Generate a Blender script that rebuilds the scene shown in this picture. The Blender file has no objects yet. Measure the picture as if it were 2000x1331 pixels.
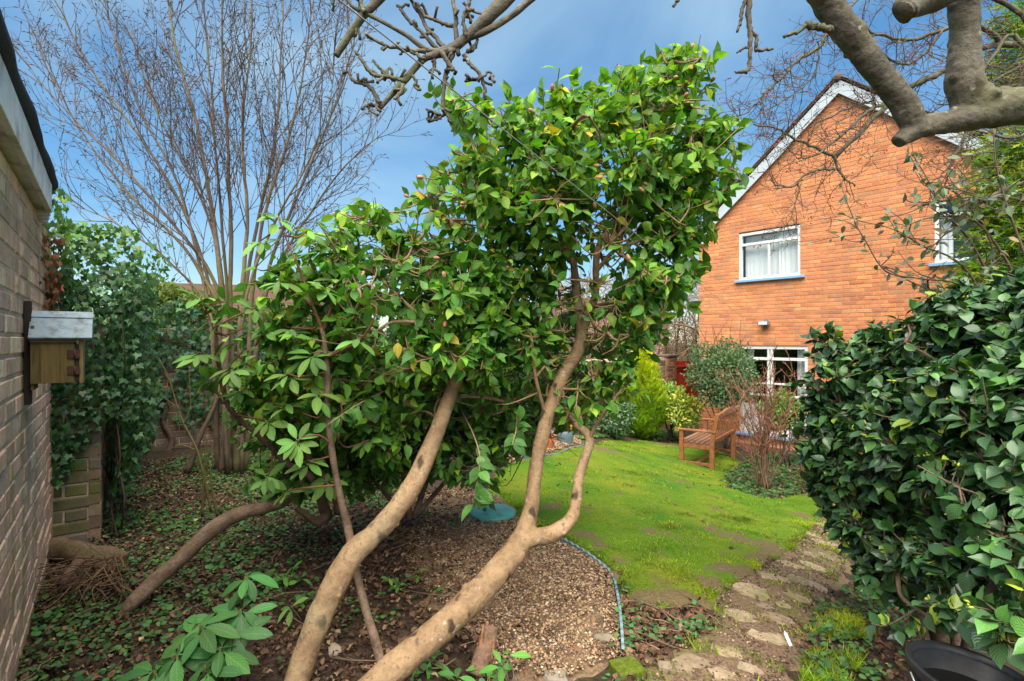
import bpy, math, random
import numpy as np
from mathutils import Matrix, Vector

rng = np.random.default_rng(11)
random.seed(7)
scene = bpy.context.scene
col = scene.collection

# ------------------------------------------------------------------ camera
F, CX, CY, CZ = 1000.0, 1000.0, 665.5, 2.0
cam_d = bpy.data.cameras.new('camera')
cam = bpy.data.objects.new('camera', cam_d)
col.objects.link(cam)
cam.location = (0, 0, CZ)
cam.rotation_euler = (math.radians(90), 0, 0)
cam_d.sensor_fit = 'HORIZONTAL'
cam_d.sensor_width = 36
cam_d.lens = 18
cam_d.clip_start = 0.05
cam_d.clip_end = 2000
scene.camera = cam

# ------------------------------------------------------------------ light
SUN_EL, SUN_AZ = math.radians(60), math.radians(184)   # azimuth clockwise from +Y: behind the camera, to its left
world = bpy.data.worlds.new('World')
scene.world = world
world.use_nodes = True
wn, wl = world.node_tree.nodes, world.node_tree.links
wn.clear()
w_out = wn.new('ShaderNodeOutputWorld')
w_bg = wn.new('ShaderNodeBackground')
sky = wn.new('ShaderNodeTexSky')
sky.sky_type = 'NISHITA'
sky.sun_disc = False
sky.sun_elevation = SUN_EL
sky.sun_rotation = SUN_AZ
sky.air_density = 1.1
sky.dust_density = 0.5
sky.ozone_density = 2.0
tc = wn.new('ShaderNodeTexCoord')
sep = wn.new('ShaderNodeSeparateXYZ')
wl.new(tc.outputs['Generated'], sep.inputs[0])
zz = wn.new('ShaderNodeMath'); zz.operation = 'MAXIMUM'; zz.inputs[1].default_value = 0.0
wl.new(sep.outputs['Z'], zz.inputs[0])
zadd = wn.new('ShaderNodeMath'); zadd.inputs[1].default_value = 0.35
wl.new(zz.outputs[0], zadd.inputs[0])
dv = wn.new('ShaderNodeVectorMath'); dv.operation = 'DIVIDE'
cmb = wn.new('ShaderNodeCombineXYZ')
for i in range(3):
    wl.new(zadd.outputs[0], cmb.inputs[i])
wl.new(tc.outputs['Generated'], dv.inputs[0]); wl.new(cmb.outputs[0], dv.inputs[1])
cn = wn.new('ShaderNodeTexNoise')
cn.inputs['Scale'].default_value = 1.7
cn.inputs['Detail'].default_value = 6
cn.inputs['Roughness'].default_value = 0.52
cn.inputs['Distortion'].default_value = 0.6
wl.new(dv.outputs[0], cn.inputs['Vector'])
cr = wn.new('ShaderNodeValToRGB')
cr.color_ramp.elements[0].position = 0.30; cr.color_ramp.elements[0].color = (0.10, 0.10, 0.10, 1)
cr.color_ramp.elements[1].position = 0.80; cr.color_ramp.elements[1].color = (0.75, 0.75, 0.75, 1)
wl.new(cn.outputs['Fac'], cr.inputs[0])
hs = wn.new('ShaderNodeHueSaturation')
hs.inputs['Saturation'].default_value = 1.52
wl.new(sky.outputs[0], hs.inputs['Color'])
cm = wn.new('ShaderNodeMix'); cm.data_type = 'RGBA'
wl.new(cr.outputs[0], cm.inputs[0])
wl.new(hs.outputs[0], cm.inputs[6])
cm.inputs[7].default_value = (3.3, 4.7, 5.6, 1)
wl.new(cm.outputs[2], w_bg.inputs['Color'])
w_bg.inputs['Strength'].default_value = 0.07
wl.new(w_bg.outputs[0], w_out.inputs[0])

sun_d = bpy.data.lights.new('sun', 'SUN')
sun_d.energy = 4.8
sun_d.angle = math.radians(75)
sun_d.color = (1.0, 0.93, 0.82)
sun = bpy.data.objects.new('sun', sun_d)
col.objects.link(sun)
sdir = Vector((math.sin(SUN_AZ) * math.cos(SUN_EL), math.cos(SUN_AZ) * math.cos(SUN_EL), math.sin(SUN_EL)))
sun.rotation_euler = sdir.to_track_quat('Z', 'Y').to_euler()
sun.location = (-6, -8, 12)

vs = scene.view_settings
vs.view_transform = 'Standard'; vs.look = 'None'; vs.gamma = 1.0; vs.use_curve_mapping = False
vs.exposure = 1.3
scene.cycles.use_denoising = True
scene.cycles.max_bounces = 6
scene.cycles.diffuse_bounces = 4
scene.cycles.glossy_bounces = 2
scene.cycles.transparent_max_bounces = 8
scene.cycles.transmission_bounces = 4
scene.cycles.caustics_reflective = False
scene.cycles.caustics_refractive = False

# ------------------------------------------------------------------ helpers
def P(x, y, Y):
    return np.array([(x - CX) / F * Y, Y, CZ - (y - CY) / F * Y])

def gz(X, Y):
    X = np.asarray(X, float); Y = np.asarray(Y, float)
    q = .75 * X + .12 * (Y - 4)
    t = np.clip(q / 3.2, 0, 1)
    z = .75 - .75 * t * t * (3 - 2 * t)
    return z + .012 * np.sin(3.1 * X + 1.3) * np.sin(2.7 * Y) + .007 * np.sin(7.3 * X + 2 * Y) * np.sin(6.1 * Y + .4)

def G(x, y):
    Ys = np.linspace(.6, 30, 6000)
    Xs = (x - CX) / F * Ys
    d = CZ - (y - CY) / F * Ys - gz(Xs, Ys)
    i = int(np.argmax(d < 0))
    return np.array([Xs[i], Ys[i], gz(Xs[i], Ys[i])])

def lin(r, g, b):
    f = lambda c: (c / 255 / 12.92) if c / 255 <= .04045 else ((c / 255 + .055) / 1.055) ** 2.4
    return np.array([f(r), f(g), f(b)])

def nrm(v):
    v = np.asarray(v, float)
    return v / (np.linalg.norm(v, axis=-1, keepdims=True) + 1e-9)

def wob(X, Y, s=1.0, seed=0):
    r = np.random.default_rng(seed)
    o = 0
    for k in range(6):
        a, b, p = r.normal(0, 1), r.normal(0, 1), r.uniform(0, 6.28)
        o = o + np.sin(s * (1 + .45 * k) * (a * X + b * Y) + p)
    return o / 3.2

class MB:
    def __init__(self):
        self.v, self.f, self.c, self.u, self.n = [], [], [], [], 0
    def add(self, v, f, c=(1, 1, 1), u=None):
        v = np.asarray(v, float)
        m = len(v)
        self.v.append(v)
        fl = f if isinstance(f, list) and len(f) and isinstance(f[0], np.ndarray) else [np.asarray(f, int)]
        for a in fl:
            if len(a):
                self.f.append(np.asarray(a, int) + self.n)
        c = np.asarray(c, float)
        self.c.append(np.broadcast_to(c, (m, 3)) if c.ndim == 1 else c)
        if u is None:
            u = np.zeros((m, 3))
        elif u.shape[1] == 2:
            u = np.concatenate([u, np.zeros((m, 1))], 1)
        self.u.append(u)
        self.n += m
    def mesh(self, name, smooth=True):
        me = bpy.data.meshes.new(name)
        if not self.n:
            return me
        V = np.concatenate(self.v)
        me.vertices.add(len(V))
        me.vertices.foreach_set('co', V.astype(np.float32).ravel())
        loops = np.concatenate([a.ravel() for a in self.f])
        tot = np.concatenate([np.full(len(a), a.shape[1]) for a in self.f])
        start = np.concatenate([[0], np.cumsum(tot)[:-1]])
        me.loops.add(len(loops))
        me.loops.foreach_set('vertex_index', loops.astype(np.int32))
        me.polygons.add(len(tot))
        me.polygons.foreach_set('loop_start', start.astype(np.int32))
        me.polygons.foreach_set('use_smooth', np.full(len(tot), smooth))
        a = me.attributes.new('col', 'FLOAT_COLOR', 'POINT')
        C = np.concatenate([np.concatenate(self.c), np.ones((len(V), 1))], 1)
        a.data.foreach_set('color', C.astype(np.float32).ravel())
        a = me.attributes.new('luv', 'FLOAT_VECTOR', 'POINT')
        a.data.foreach_set('vector', np.concatenate(self.u).astype(np.float32).ravel())
        me.update(calc_edges=True)
        return me
    def build(self, name, mat, parent=None, smooth=True, kind=None, bevel=0, label=None):
        o = bpy.data.objects.new(name, self.mesh(name, smooth))
        o.data.materials.append(mat)
        return link(o, parent, kind, bevel, label)

def link(o, parent=None, kind=None, bevel=0, label=None):
    col.objects.link(o)
    if parent is not None:
        o.parent = parent
        o.matrix_parent_inverse = abs_inv(parent)
    if kind: o['kind'] = kind
    if label: o['label'] = label
    if bevel:
        m = o.modifiers.new('bevel', 'BEVEL')
        m.width = bevel; m.segments = 2; m.limit_method = 'ANGLE'
    return o

def abs_world(o):
    M = o.matrix_basis.copy()
    if o.parent is not None:
        M = abs_world(o.parent) @ o.matrix_parent_inverse @ M
    return M

def abs_inv(o):
    return abs_world(o).inverted()

def thing(name, label, cat, loc=(0, 0, 0), group=None):
    o = bpy.data.objects.new(name, None)
    o.empty_display_size = .1
    col.objects.link(o)
    o.location = tuple(float(a) for a in loc)
    return tag(o, label, cat, group)

def tag(o, label, cat, group=None):
    o['label'] = label; o['category'] = cat
    if group: o['group'] = group
    return o

def struct(o):
    o['kind'] = 'structure'
    return o

def frames(pts):
    n = len(pts)
    T = nrm(np.gradient(pts, axis=0))
    up = np.array([0, 0, 1.]) if abs(T[0][2]) < .9 else np.array([1., 0, 0])
    N = np.zeros((n, 3)); B = np.zeros((n, 3))
    a = up - T[0] * up.dot(T[0]); a /= np.linalg.norm(a) + 1e-9
    for i in range(n):
        a = a - T[i] * a.dot(T[i]); a /= np.linalg.norm(a) + 1e-9
        N[i] = a; B[i] = np.cross(T[i], a)
    return T, N, B

_FC = {}
def tube(mb, pts, rad, sides=6, c=(1, 1, 1), lump=0, capend=True, seed=0):
    pts = np.asarray(pts, float); n = len(pts)
    rad = np.broadcast_to(np.asarray(rad, float), (n,))
    T, N, B = frames(pts)
    ang = np.arange(sides) / sides * 2 * np.pi
    R = rad[:, None] * np.ones(sides)[None]
    if lump:
        i = np.arange(n)[:, None]
        r_ = np.random.default_rng(seed)
        ph = r_.uniform(0, 6.28, 4)
        R = R * (1 + lump * (np.sin(ang[None] * 2 + i * .31 + ph[0]) * .5 + np.sin(ang[None] * 3 - i * .47 + ph[1]) * .35
                             + np.sin(i * 1.1 + ph[2]) * .3 + .25 * np.sin(ang[None] * 1 + i * .77 + ph[3])))
    V = pts[:, None] + R[..., None] * (np.cos(ang)[None, :, None] * N[:, None] + np.sin(ang)[None, :, None] * B[:, None])
    V = V.reshape(-1, 3)
    key = (n, sides, capend)
    if key not in _FC:
        i = np.arange(n - 1)[:, None] * sides; j = np.arange(sides)[None]; k = (j + 1) % sides
        q = np.stack([i + j, i + k, i + sides + k, i + sides + j], -1).reshape(-1, 4)
        fl = [q]
        if capend:
            jj = np.arange(sides)
            fl.append(np.stack([(jj + 1) % sides, jj, np.full(sides, n * sides)], -1))
            fl.append(np.stack([(n - 1) * sides + jj, (n - 1) * sides + (jj + 1) % sides, np.full(sides, n * sides + 1)], -1))
        _FC[key] = fl
    if capend:
        V = np.concatenate([V, pts[:1], pts[-1:]])
    L = np.concatenate([[0], np.cumsum(np.linalg.norm(np.diff(pts, axis=0), axis=1))])
    U = np.stack([np.tile(ang / 6.283, n), np.repeat(L, sides)], -1)
    if capend:
        U = np.concatenate([U, [[0, 0], [0, L[-1]]]])
    mb.add(V, _FC[key], c, U)

def cat(pts, per=6):
    p = np.asarray(pts, float)
    if len(p) < 3:
        t = np.linspace(0, 1, per + 1)[:, None]
        return p[0] * (1 - t) + p[-1] * t
    q = np.concatenate([[2 * p[0] - p[1]], p, [2 * p[-1] - p[-2]]])
    out = []
    t = np.linspace(0, 1, per, endpoint=False)[:, None]
    for i in range(len(p) - 1):
        a, b, c_, d = q[i:i + 4]
        out.append(.5 * (2 * b + (c_ - a) * t + (2 * a - 5 * b + 4 * c_ - d) * t ** 2 + (3 * b - a - 3 * c_ + d) * t ** 3))
    out.append(p[-1:])
    return np.concatenate(out)

def pxline(rows, per=6):
    """rows of (px, py, depth, width in px) -> smooth world points and radii"""
    a = np.array([list(P(x, y, Y)) + [w * Y / F / 2] for x, y, Y, w in rows])
    s = cat(a, per)
    return s[:, :3], np.maximum(s[:, 3], .0008)

BOXF = np.array([[0, 1, 3, 2], [4, 6, 7, 5], [0, 4, 5, 1], [2, 3, 7, 6], [0, 2, 6, 4], [1, 5, 7, 3]])
def box(mb, O, ax, x, y, z, c=(1, 1, 1)):
    """box in a frame: origin O, ax = three unit axes, ranges x y z"""
    O = np.asarray(O, float); A = np.asarray(ax, float)
    V = np.array([[a, b, d] for a in x for b in y for d in z]) @ A + O
    f = BOXF if np.dot(np.cross(A[0], A[1]), A[2]) > 0 else BOXF[:, ::-1]
    mb.add(V, f, c)

def obox(name, mat, parent, O, ax, x, y, z, bevel=.004, c=(1, 1, 1), label=None, kind=None):
    mb = MB(); box(mb, O, ax, x, y, z, c)
    return mb.build(name, mat, parent, False, kind, bevel, label)

def inpoly(X, Y, poly):
    r = np.zeros(X.shape, bool)
    n = len(poly)
    for i in range(n):
        x1, y1 = poly[i][:2]; x2, y2 = poly[(i + 1) % n][:2]
        c = ((y1 > Y) != (y2 > Y)) & (X < (x2 - x1) * (Y - y1) / (y2 - y1 + 1e-12) + x1)
        r ^= c
    return r

def sdpoly(X, Y, poly):
    d = np.full(X.shape, 1e9)
    n = len(poly)
    for i in range(n):
        a = np.array(poly[i][:2]); b = np.array(poly[(i + 1) % n][:2])
        e = b - a
        t = np.clip(((X - a[0]) * e[0] + (Y - a[1]) * e[1]) / (e @ e + 1e-12), 0, 1)
        d = np.minimum(d, np.hypot(X - a[0] - t * e[0], Y - a[1] - t * e[1]))
    return np.where(inpoly(X, Y, poly), d, -d)

def scatter(poly, n, r=rng):
    p = np.array([q[:2] for q in poly])
    lo, hi = p.min(0), p.max(0)
    out = np.zeros((0, 2))
    while len(out) < n:
        q = r.uniform(lo, hi, (n * 2, 2))
        out = np.concatenate([out, q[inpoly(q[:, 0], q[:, 1], poly)]])
    return out[:n]

def GP(rows):
    return [G(x, y) for x, y in rows]

# ------------------------------------------------------------------ materials
def mat_new(name):
    m = bpy.data.materials.new(name); m.use_nodes = True
    nt = m.node_tree; nt.nodes.clear()
    out = nt.nodes.new('ShaderNodeOutputMaterial')
    return m, nt.nodes, nt.links, out

def tint(N, L):
    at = N.new('ShaderNodeAttribute'); at.attribute_name = 'col'
    oi = N.new('ShaderNodeObjectInfo')
    mx = N.new('ShaderNodeMix'); mx.data_type = 'RGBA'; mx.blend_type = 'MULTIPLY'; mx.inputs[0].default_value = 1
    L.new(at.outputs['Color'], mx.inputs[6]); L.new(oi.outputs['Color'], mx.inputs[7])
    return mx.outputs[2]

def noise(N, L, scale, detail=4, rough=.6, coord='Object', vec=None, dist=0):
    n = N.new('ShaderNodeTexNoise')
    n.inputs['Scale'].default_value = scale; n.inputs['Detail'].default_value = detail
    n.inputs['Roughness'].default_value = rough; n.inputs['Distortion'].default_value = dist
    if vec is None:
        t = N.new('ShaderNodeTexCoord'); vec = t.outputs[coord]
    L.new(vec, n.inputs['Vector'])
    return n.outputs['Fac']

def ramp(N, L, fac, stops):
    r = N.new('ShaderNodeValToRGB')
    e = r.color_ramp.elements
    while len(e) < len(stops): e.new(.5)
    for k, (p, c) in zip(e, stops):
        k.position = p; k.color = (*[float(q) for q in c], 1) if not np.isscalar(c) else (c, c, c, 1)
    L.new(fac, r.inputs[0])
    return r.outputs[0]

def mixc(N, L, fac, a, b, mode='MIX'):
    m = N.new('ShaderNodeMix'); m.data_type = 'RGBA'; m.blend_type = mode
    for s, v in ((0, fac), (6, a), (7, b)):
        if hasattr(v, 'is_output') or isinstance(v, bpy.types.NodeSocket): L.new(v, m.inputs[s])
        elif np.isscalar(v): m.inputs[s].default_value = v if s == 0 else (v, v, v, 1)
        else: m.inputs[s].default_value = (*[float(q) for q in v], 1)
    return m.outputs[2]

def bump(N, L, h, strength=.4, dist=.01):
    b = N.new('ShaderNodeBump'); b.inputs['Strength'].default_value = strength; b.inputs['Distance'].default_value = dist
    L.new(h, b.inputs['Height'])
    return b.outputs[0]

def pri(N, L, out, base, rough=.6, normal=None, spec=.5, metal=0):
    b = N.new('ShaderNodeBsdfPrincipled')
    if isinstance(base, bpy.types.NodeSocket): L.new(base, b.inputs['Base Color'])
    else: b.inputs['Base Color'].default_value = (*[float(q) for q in base], 1)
    if isinstance(rough, bpy.types.NodeSocket): L.new(rough, b.inputs['Roughness'])
    else: b.inputs['Roughness'].default_value = rough
    b.inputs['Specular IOR Level'].default_value = spec
    b.inputs['Metallic'].default_value = metal
    if normal is not None: L.new(normal, b.inputs['Normal'])
    if out is not None: L.new(b.outputs[0], out.inputs[0])
    return b

def leaf_mat(name, rough=.35, transl=.3, rib=.5, under=1.5, spec=.5, veins=True, coat=0):
    m, N, L, out = mat_new(name)
    base = tint(N, L)
    at = N.new('ShaderNodeAttribute'); at.attribute_name = 'luv'
    sp = N.new('ShaderNodeSeparateXYZ'); L.new(at.outputs['Vector'], sp.inputs[0])
    ab = N.new('ShaderNodeMath'); ab.operation = 'ABSOLUTE'; L.new(sp.outputs[0], ab.inputs[0])
    ribm = ramp(N, L, ab.outputs[0], [(0, rib), (.10, 0)])
    lite = mixc(N, L, 1, base, (1.9, 1.7, 1.6), 'MULTIPLY')
    c = mixc(N, L, ribm, base, lite)
    n1 = noise(N, L, 38, 2)
    nr = ramp(N, L, n1, [(.3, .8), (.7, 1.18)])
    c = mixc(N, L, 1, c, nr, 'MULTIPLY')
    ge = N.new('ShaderNodeNewGeometry')
    ub = mixc(N, L, 1, c, (1.25 * under, 1.1 * under, .9 * under), 'MULTIPLY')
    c = mixc(N, L, ge.outputs['Backfacing'], c, ub)
    nm = None
    if veins:
        # side veins slanting from the midrib
        ad = N.new('ShaderNodeMath'); ad.operation = 'MULTIPLY_ADD'; ad.inputs[1].default_value = -.35
        L.new(ab.outputs[0], ad.inputs[0]); L.new(sp.outputs[1], ad.inputs[2])
        sn = N.new('ShaderNodeMath'); sn.operation = 'MULTIPLY'; sn.inputs[1].default_value = 48
        L.new(ad.outputs[0], sn.inputs[0])
        si = N.new('ShaderNodeMath'); si.operation = 'SINE'; L.new(sn.outputs[0], si.inputs[0])
        hh = N.new('ShaderNodeMath'); hh.operation = 'MULTIPLY_ADD'; hh.inputs[1].default_value = .35
        L.new(si.outputs[0], hh.inputs[0]); L.new(n1, hh.inputs[2])
        nm = bump(N, L, hh.outputs[0], .35, .004)
    rr = ramp(N, L, n1, [(.3, rough * .8), (.7, min(1, rough * 1.5))])
    b = pri(N, L, None, c, rr, nm, spec)
    b.inputs['Coat Weight'].default_value = coat; b.inputs['Coat Roughness'].default_value = .22; b.inputs['Coat IOR'].default_value = 1.5
    rmix = N.new('ShaderNodeMix'); rmix.data_type = 'FLOAT'
    L.new(ge.outputs['Backfacing'], rmix.inputs[0]); L.new(rr, rmix.inputs[2]); rmix.inputs[3].default_value = .75
    L.new(rmix.outputs[0], b.inputs['Roughness'])
    if transl:
        t = N.new('ShaderNodeBsdfTranslucent')
        tcn = mixc(N, L, 1, c, (1.7, 1.9, .6), 'MULTIPLY')
        L.new(tcn, t.inputs[0])
        mx = N.new('ShaderNodeMixShader'); mx.inputs[0].default_value = transl
        L.new(b.outputs[0], mx.inputs[1]); L.new(t.outputs[0], mx.inputs[2])
        L.new(mx.outputs[0], out.inputs[0])
    else:
        L.new(b.outputs[0], out.inputs[0])
    return m

def bark_mat(name, c1, c2, c3, scale=9, ring=True, rough=.8, moss=None, bstr=.5, rscale=(3.0, 55, 1), scar=0, tinted=True):
    m, N, L, out = mat_new(name)
    t = N.new('ShaderNodeTexCoord')
    n1 = noise(N, L, scale, 5, .65, vec=t.outputs['Object'])
    n2 = noise(N, L, scale * 5, 4, .7, vec=t.outputs['Object'])
    n3 = noise(N, L, scale * .35, 2, .5, vec=t.outputs['Object'])
    c = ramp(N, L, n1, [(.3, c1), (.55, c2), (.75, c3)])
    d = ramp(N, L, n2, [(.28, .62), (.55, 1.08)])
    c = mixc(N, L, 1, c, d, 'MULTIPLY')
    h = n2
    if ring:
        at = N.new('ShaderNodeAttribute'); at.attribute_name = 'luv'
        mp = N.new('ShaderNodeMapping'); mp.inputs['Scale'].default_value = rscale
        L.new(at.outputs['Vector'], mp.inputs[0])
        n4 = noise(N, L, 1.0, 3, .6, vec=mp.outputs[0])
        dk = ramp(N, L, n4, [(.30, .6), (.44, 1.0)])
        c = mixc(N, L, .75, c, dk, 'MULTIPLY')
        ah = N.new('ShaderNodeMath'); ah.operation = 'ADD'; L.new(n2, ah.inputs[0]); L.new(n4, ah.inputs[1])
        h = ah.outputs[0]
    if scar:
        vo = N.new('ShaderNodeTexVoronoi'); vo.inputs['Scale'].default_value = scar
        mp2 = N.new('ShaderNodeMapping'); mp2.inputs['Scale'].default_value = (1, 1, .55)
        wv = N.new('ShaderNodeMix'); wv.data_type = 'VECTOR'; wv.inputs[0].default_value = .06
        nz = N.new('ShaderNodeTexNoise'); nz.inputs['Scale'].default_value = 18; L.new(t.outputs['Object'], nz.inputs['Vector'])
        L.new(t.outputs['Object'], wv.inputs[4]); L.new(nz.outputs['Color'], wv.inputs[5])
        L.new(wv.outputs[1], mp2.inputs[0]); L.new(mp2.outputs[0], vo.inputs['Vector'])
        sm = ramp(N, L, vo.outputs['Distance'], [(.14, .95), (.25, 0)])
        n5 = noise(N, L, scale * .9, 2, .5, vec=t.outputs['Object'])
        gate_ = ramp(N, L, n5, [(.42, 0), (.48, 1)])
        sm = mixc(N, L, 1, sm, gate_, 'MULTIPLY')
        c = mixc(N, L, sm, c, (.045, .028, .017))
        fine = ramp(N, L, n2, [(.58, 0), (.66, .7)])
        c = mixc(N, L, fine, c, (.09, .06, .036))
        v2 = N.new('ShaderNodeTexVoronoi'); v2.inputs['Scale'].default_value = scar * 2.6; L.new(wv.outputs[1], v2.inputs['Vector'])
        n7 = noise(N, L, scale * 1.3, 2, .5, vec=t.outputs['Object'], dist=.5)
        li = mixc(N, L, 1, ramp(N, L, v2.outputs['Distance'], [(.14, .7), (.26, 0)]), ramp(N, L, n7, [(.52, 0), (.6, 1)]), 'MULTIPLY')
        c = mixc(N, L, li, c, (.36, .33, .25))
        n6 = noise(N, L, 3.5, 4, .6, vec=t.outputs['Object'])
        c = mixc(N, L, ramp(N, L, n6, [(.5, 0), (.7, .45)]), c, (.17, .155, .085))
    if moss is not None:
        k = ramp(N, L, n3, [(.5, 0), (.66, .75)])
        c = mixc(N, L, k, c, moss)
    if tinted: c = mixc(N, L, 1, c, tint(N, L), 'MULTIPLY')
    pri(N, L, out, c, rough, bump(N, L, h, bstr, .008), .25)
    return m

def plain_mat(name, c, rough=.6, var=.25, scale=20, bs=.15, spec=.4, metal=0, dirt=None, dscale=3, streak=None):
    m, N, L, out = mat_new(name)
    t = N.new('ShaderNodeTexCoord')
    v = t.outputs['Object']
    if streak is not None:
        mp = N.new('ShaderNodeMapping'); mp.inputs['Scale'].default_value = streak
        L.new(v, mp.inputs[0]); v = mp.outputs[0]
    n1 = noise(N, L, scale, 5, .65, vec=v)
    k = ramp(N, L, n1, [(.25, 1 - var), (.75, 1 + var)])
    base = mixc(N, L, 1, c, k, 'MULTIPLY')
    base = mixc(N, L, 1, base, tint(N, L), 'MULTIPLY')
    if dirt is not None:
        n2 = noise(N, L, dscale, 6, .7, vec=t.outputs['Object'])
        dk = ramp(N, L, n2, [(.48, 0), (.68, .85)])
        base = mixc(N, L, dk, base, dirt)
    pri(N, L, out, base, rough, bump(N, L, n1, bs, .005), spec, metal)
    return m

def brick_mat(name, algae=None, amount=.5, dark=None):
    m, N, L, out = mat_new(name)
    t = N.new('ShaderNodeTexCoord')
    ge = N.new('ShaderNodeNewGeometry')
    pos = ge.outputs['Position']
    n1 = noise(N, L, 45, 5, .7, vec=pos)
    n2 = noise(N, L, 7, 4, .6, vec=pos)
    base = tint(N, L)
    base = mixc(N, L, 1, base, ramp(N, L, n1, [(.25, .72), (.7, 1.22)]), 'MULTIPLY')
    base = mixc(N, L, 1, base, ramp(N, L, n2, [(.3, .84), (.7, 1.12)]), 'MULTIPLY')
    if algae is not None:
        mp = N.new('ShaderNodeMapping'); mp.inputs['Scale'].default_value = (3.2, 3.2, .8)
        L.new(pos, mp.inputs[0])
        n3 = noise(N, L, 2.2, 6, .68, vec=mp.outputs[0])
        base = mixc(N, L, ramp(N, L, n3, [(.45, 0), (.66, amount)]), base, algae)
    if dark is not None:
        n4 = noise(N, L, 26, 3, .6, vec=pos)
        base = mixc(N, L, ramp(N, L, n4, [(.58, 0), (.72, .5)]), base, dark)
    pri(N, L, out, base, .88, bump(N, L, n1, .5, .004), .2)
    return m
# ------------------------------------------------------------------ ground
def ground_material():
    m, N, L, out = mat_new('soil')
    ge = N.new('ShaderNodeNewGeometry'); pos = ge.outputs['Position']
    a = noise(N, L, 30, 6, .75, vec=pos); b = noise(N, L, 2.3, 5, .6, vec=pos); c3 = noise(N, L, 140, 3, .7, vec=pos)
    c = ramp(N, L, a, [(.3, (.022, .014, .010)), (.5, (.062, .040, .027)), (.72, (.15, .10, .066))])
    mo = ramp(N, L, b, [(.52, 0), (.68, .6)])
    c = mixc(N, L, mo, c, (.055, .075, .014))
    pri(N, L, out, c, .95, bump(N, L, a, .9, .03), .15)
    return m

def lawn_material():
    m, N, L, out = mat_new('turf')
    ge = N.new('ShaderNodeNewGeometry'); pos = ge.outputs['Position']
    a = noise(N, L, 60, 5, .7, vec=pos); b = noise(N, L, 1.5, 4, .6, vec=pos); d = noise(N, L, 3.6, 5, .7, vec=pos)
    c = ramp(N, L, b, [(.3, (.05, .14, .006)), (.5, (.10, .175, .008)), (.72, (.18, .20, .014))])
    c = mixc(N, L, 1, c, ramp(N, L, a, [(.3, .55), (.7, 1.3)]), 'MULTIPLY')
    bare = ramp(N, L, d, [(.60, 0), (.72, .85)])
    c = mixc(N, L, bare, c, (.16, .105, .06))
    at = N.new('ShaderNodeAttribute'); at.attribute_name = 'col'
    sp = N.new('ShaderNodeSeparateColor'); L.new(at.outputs['Color'], sp.inputs[0])
    bm = N.new('ShaderNodeMath'); bm.operation = 'MULTIPLY_ADD'; bm.inputs[1].default_value = .9
    L.new(a, bm.inputs[0]); L.new(sp.outputs[0], bm.inputs[2])
    bare2 = ramp(N, L, bm.outputs[0], [(.70, 0), (1.2, .85)])
    sc_ = noise(N, L, 95, 5, .75, vec=pos)
    soilc = ramp(N, L, sc_, [(.3, (.06, .036, .02)), (.52, (.15, .095, .055)), (.75, (.27, .19, .12))])
    c = mixc(N, L, bare2, c, soilc)
    pri(N, L, out, c, .9, bump(N, L, a, .8, .02), .15)
    return m

M = {}
M['soil'] = ground_material()
M['lawn'] = lawn_material()

def axis_vals(a, b, step, far, n=14):
    e = np.geomspace(1, far, n) - 1
    return np.concatenate([a - e[::-1][:-1], np.arange(a, b, step), b + e])

def grid_faces(nx, ny):
    i = np.arange(nx - 1)[:, None] * ny; j = np.arange(ny - 1)[None]
    return np.stack([i + j, i + ny + j, i + ny + j + 1, i + j + 1], -1).reshape(-1, 4)

gx = axis_vals(-5.5, 6.5, .07, 150); gy = axis_vals(.6, 13.0, .07, 250)
XX, YY = np.meshgrid(gx, gy, indexing='ij')
ZZ = gz(np.clip(XX, -6, 8), np.clip(YY, -2, 16)) + .010 * wob(XX, YY, 9, 3) * (np.abs(XX) < 8)
mb = MB(); mb.add(np.stack([XX, YY, ZZ], -1).reshape(-1, 3), grid_faces(len(gx), len(gy)))
struct(mb.build('ground', M['soil']))

def sheet(name, poly, step, lift, mat, soft=.07, seed=0, colfn=None, wobble=.05, parent=None):
    p = np.array([q[:2] for q in poly]); lo, hi = p.min(0) - .2, p.max(0) + .2
    xs = np.arange(lo[0], hi[0], step); ys = np.arange(lo[1], hi[1], step)
    X, Y = np.meshgrid(xs, ys, indexing='ij')
    sd = sdpoly(X, Y, poly) + wobble * wob(X, Y, 7, seed)
    z = gz(X, Y) + .006 + lift * np.clip(sd / soft, -1.5, 1) + .004 * wob(X, Y, 15, seed + 5)
    f = grid_faces(len(xs), len(ys))
    keep = (sd.ravel()[f] > -.1).any(1)
    f = f[keep]
    used = np.unique(f); remap = np.full(X.size, -1); remap[used] = np.arange(len(used))
    V = np.stack([X, Y, z], -1).reshape(-1, 3)[used]
    c = np.ones((len(V), 3)) if colfn is None else colfn(V)
    m = MB(); m.add(V, remap[f], c)
    return struct(m.build(name, mat, parent))

LAWN_PX = [(1222, 1190), (1190, 1110), (1150, 1078), (1092, 1056), (1040, 1035), (992, 988), (958, 945), (990, 912), (1060, 893), (1140, 874),
           (1200, 862), (1260, 862), (1330, 868), (1400, 880), (1445, 905), (1412, 925), (1420, 955), (1500, 978), (1588, 962), (1612, 985),
           (1596, 1012), (1566, 1055), (1525, 1095), (1480, 1112), (1430, 1155), (1365, 1185), (1290, 1195)]
LAWN = GP(LAWN_PX)
BARE = [(G(1450, 1062), .30), (G(1395, 1150), .14), (G(1075, 995), .12), (G(1335, 946), .10), (G(1270, 1046), .08), (G(1190, 885), .35), (G(1530, 1085), .3),
        (G(1480, 1130), .2), (G(1150, 1000), .05), (G(1300, 870), .4), (G(1560, 1010), .15), (G(1440, 1125), .16), (G(1340, 1178), .2), (G(1250, 1178), .12), (G(1500, 1100), .2), (G(1160, 1062), .12), (G(1400, 1000), .1), (G(1210, 970), .06), (G(1320, 1060), .1)]
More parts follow.
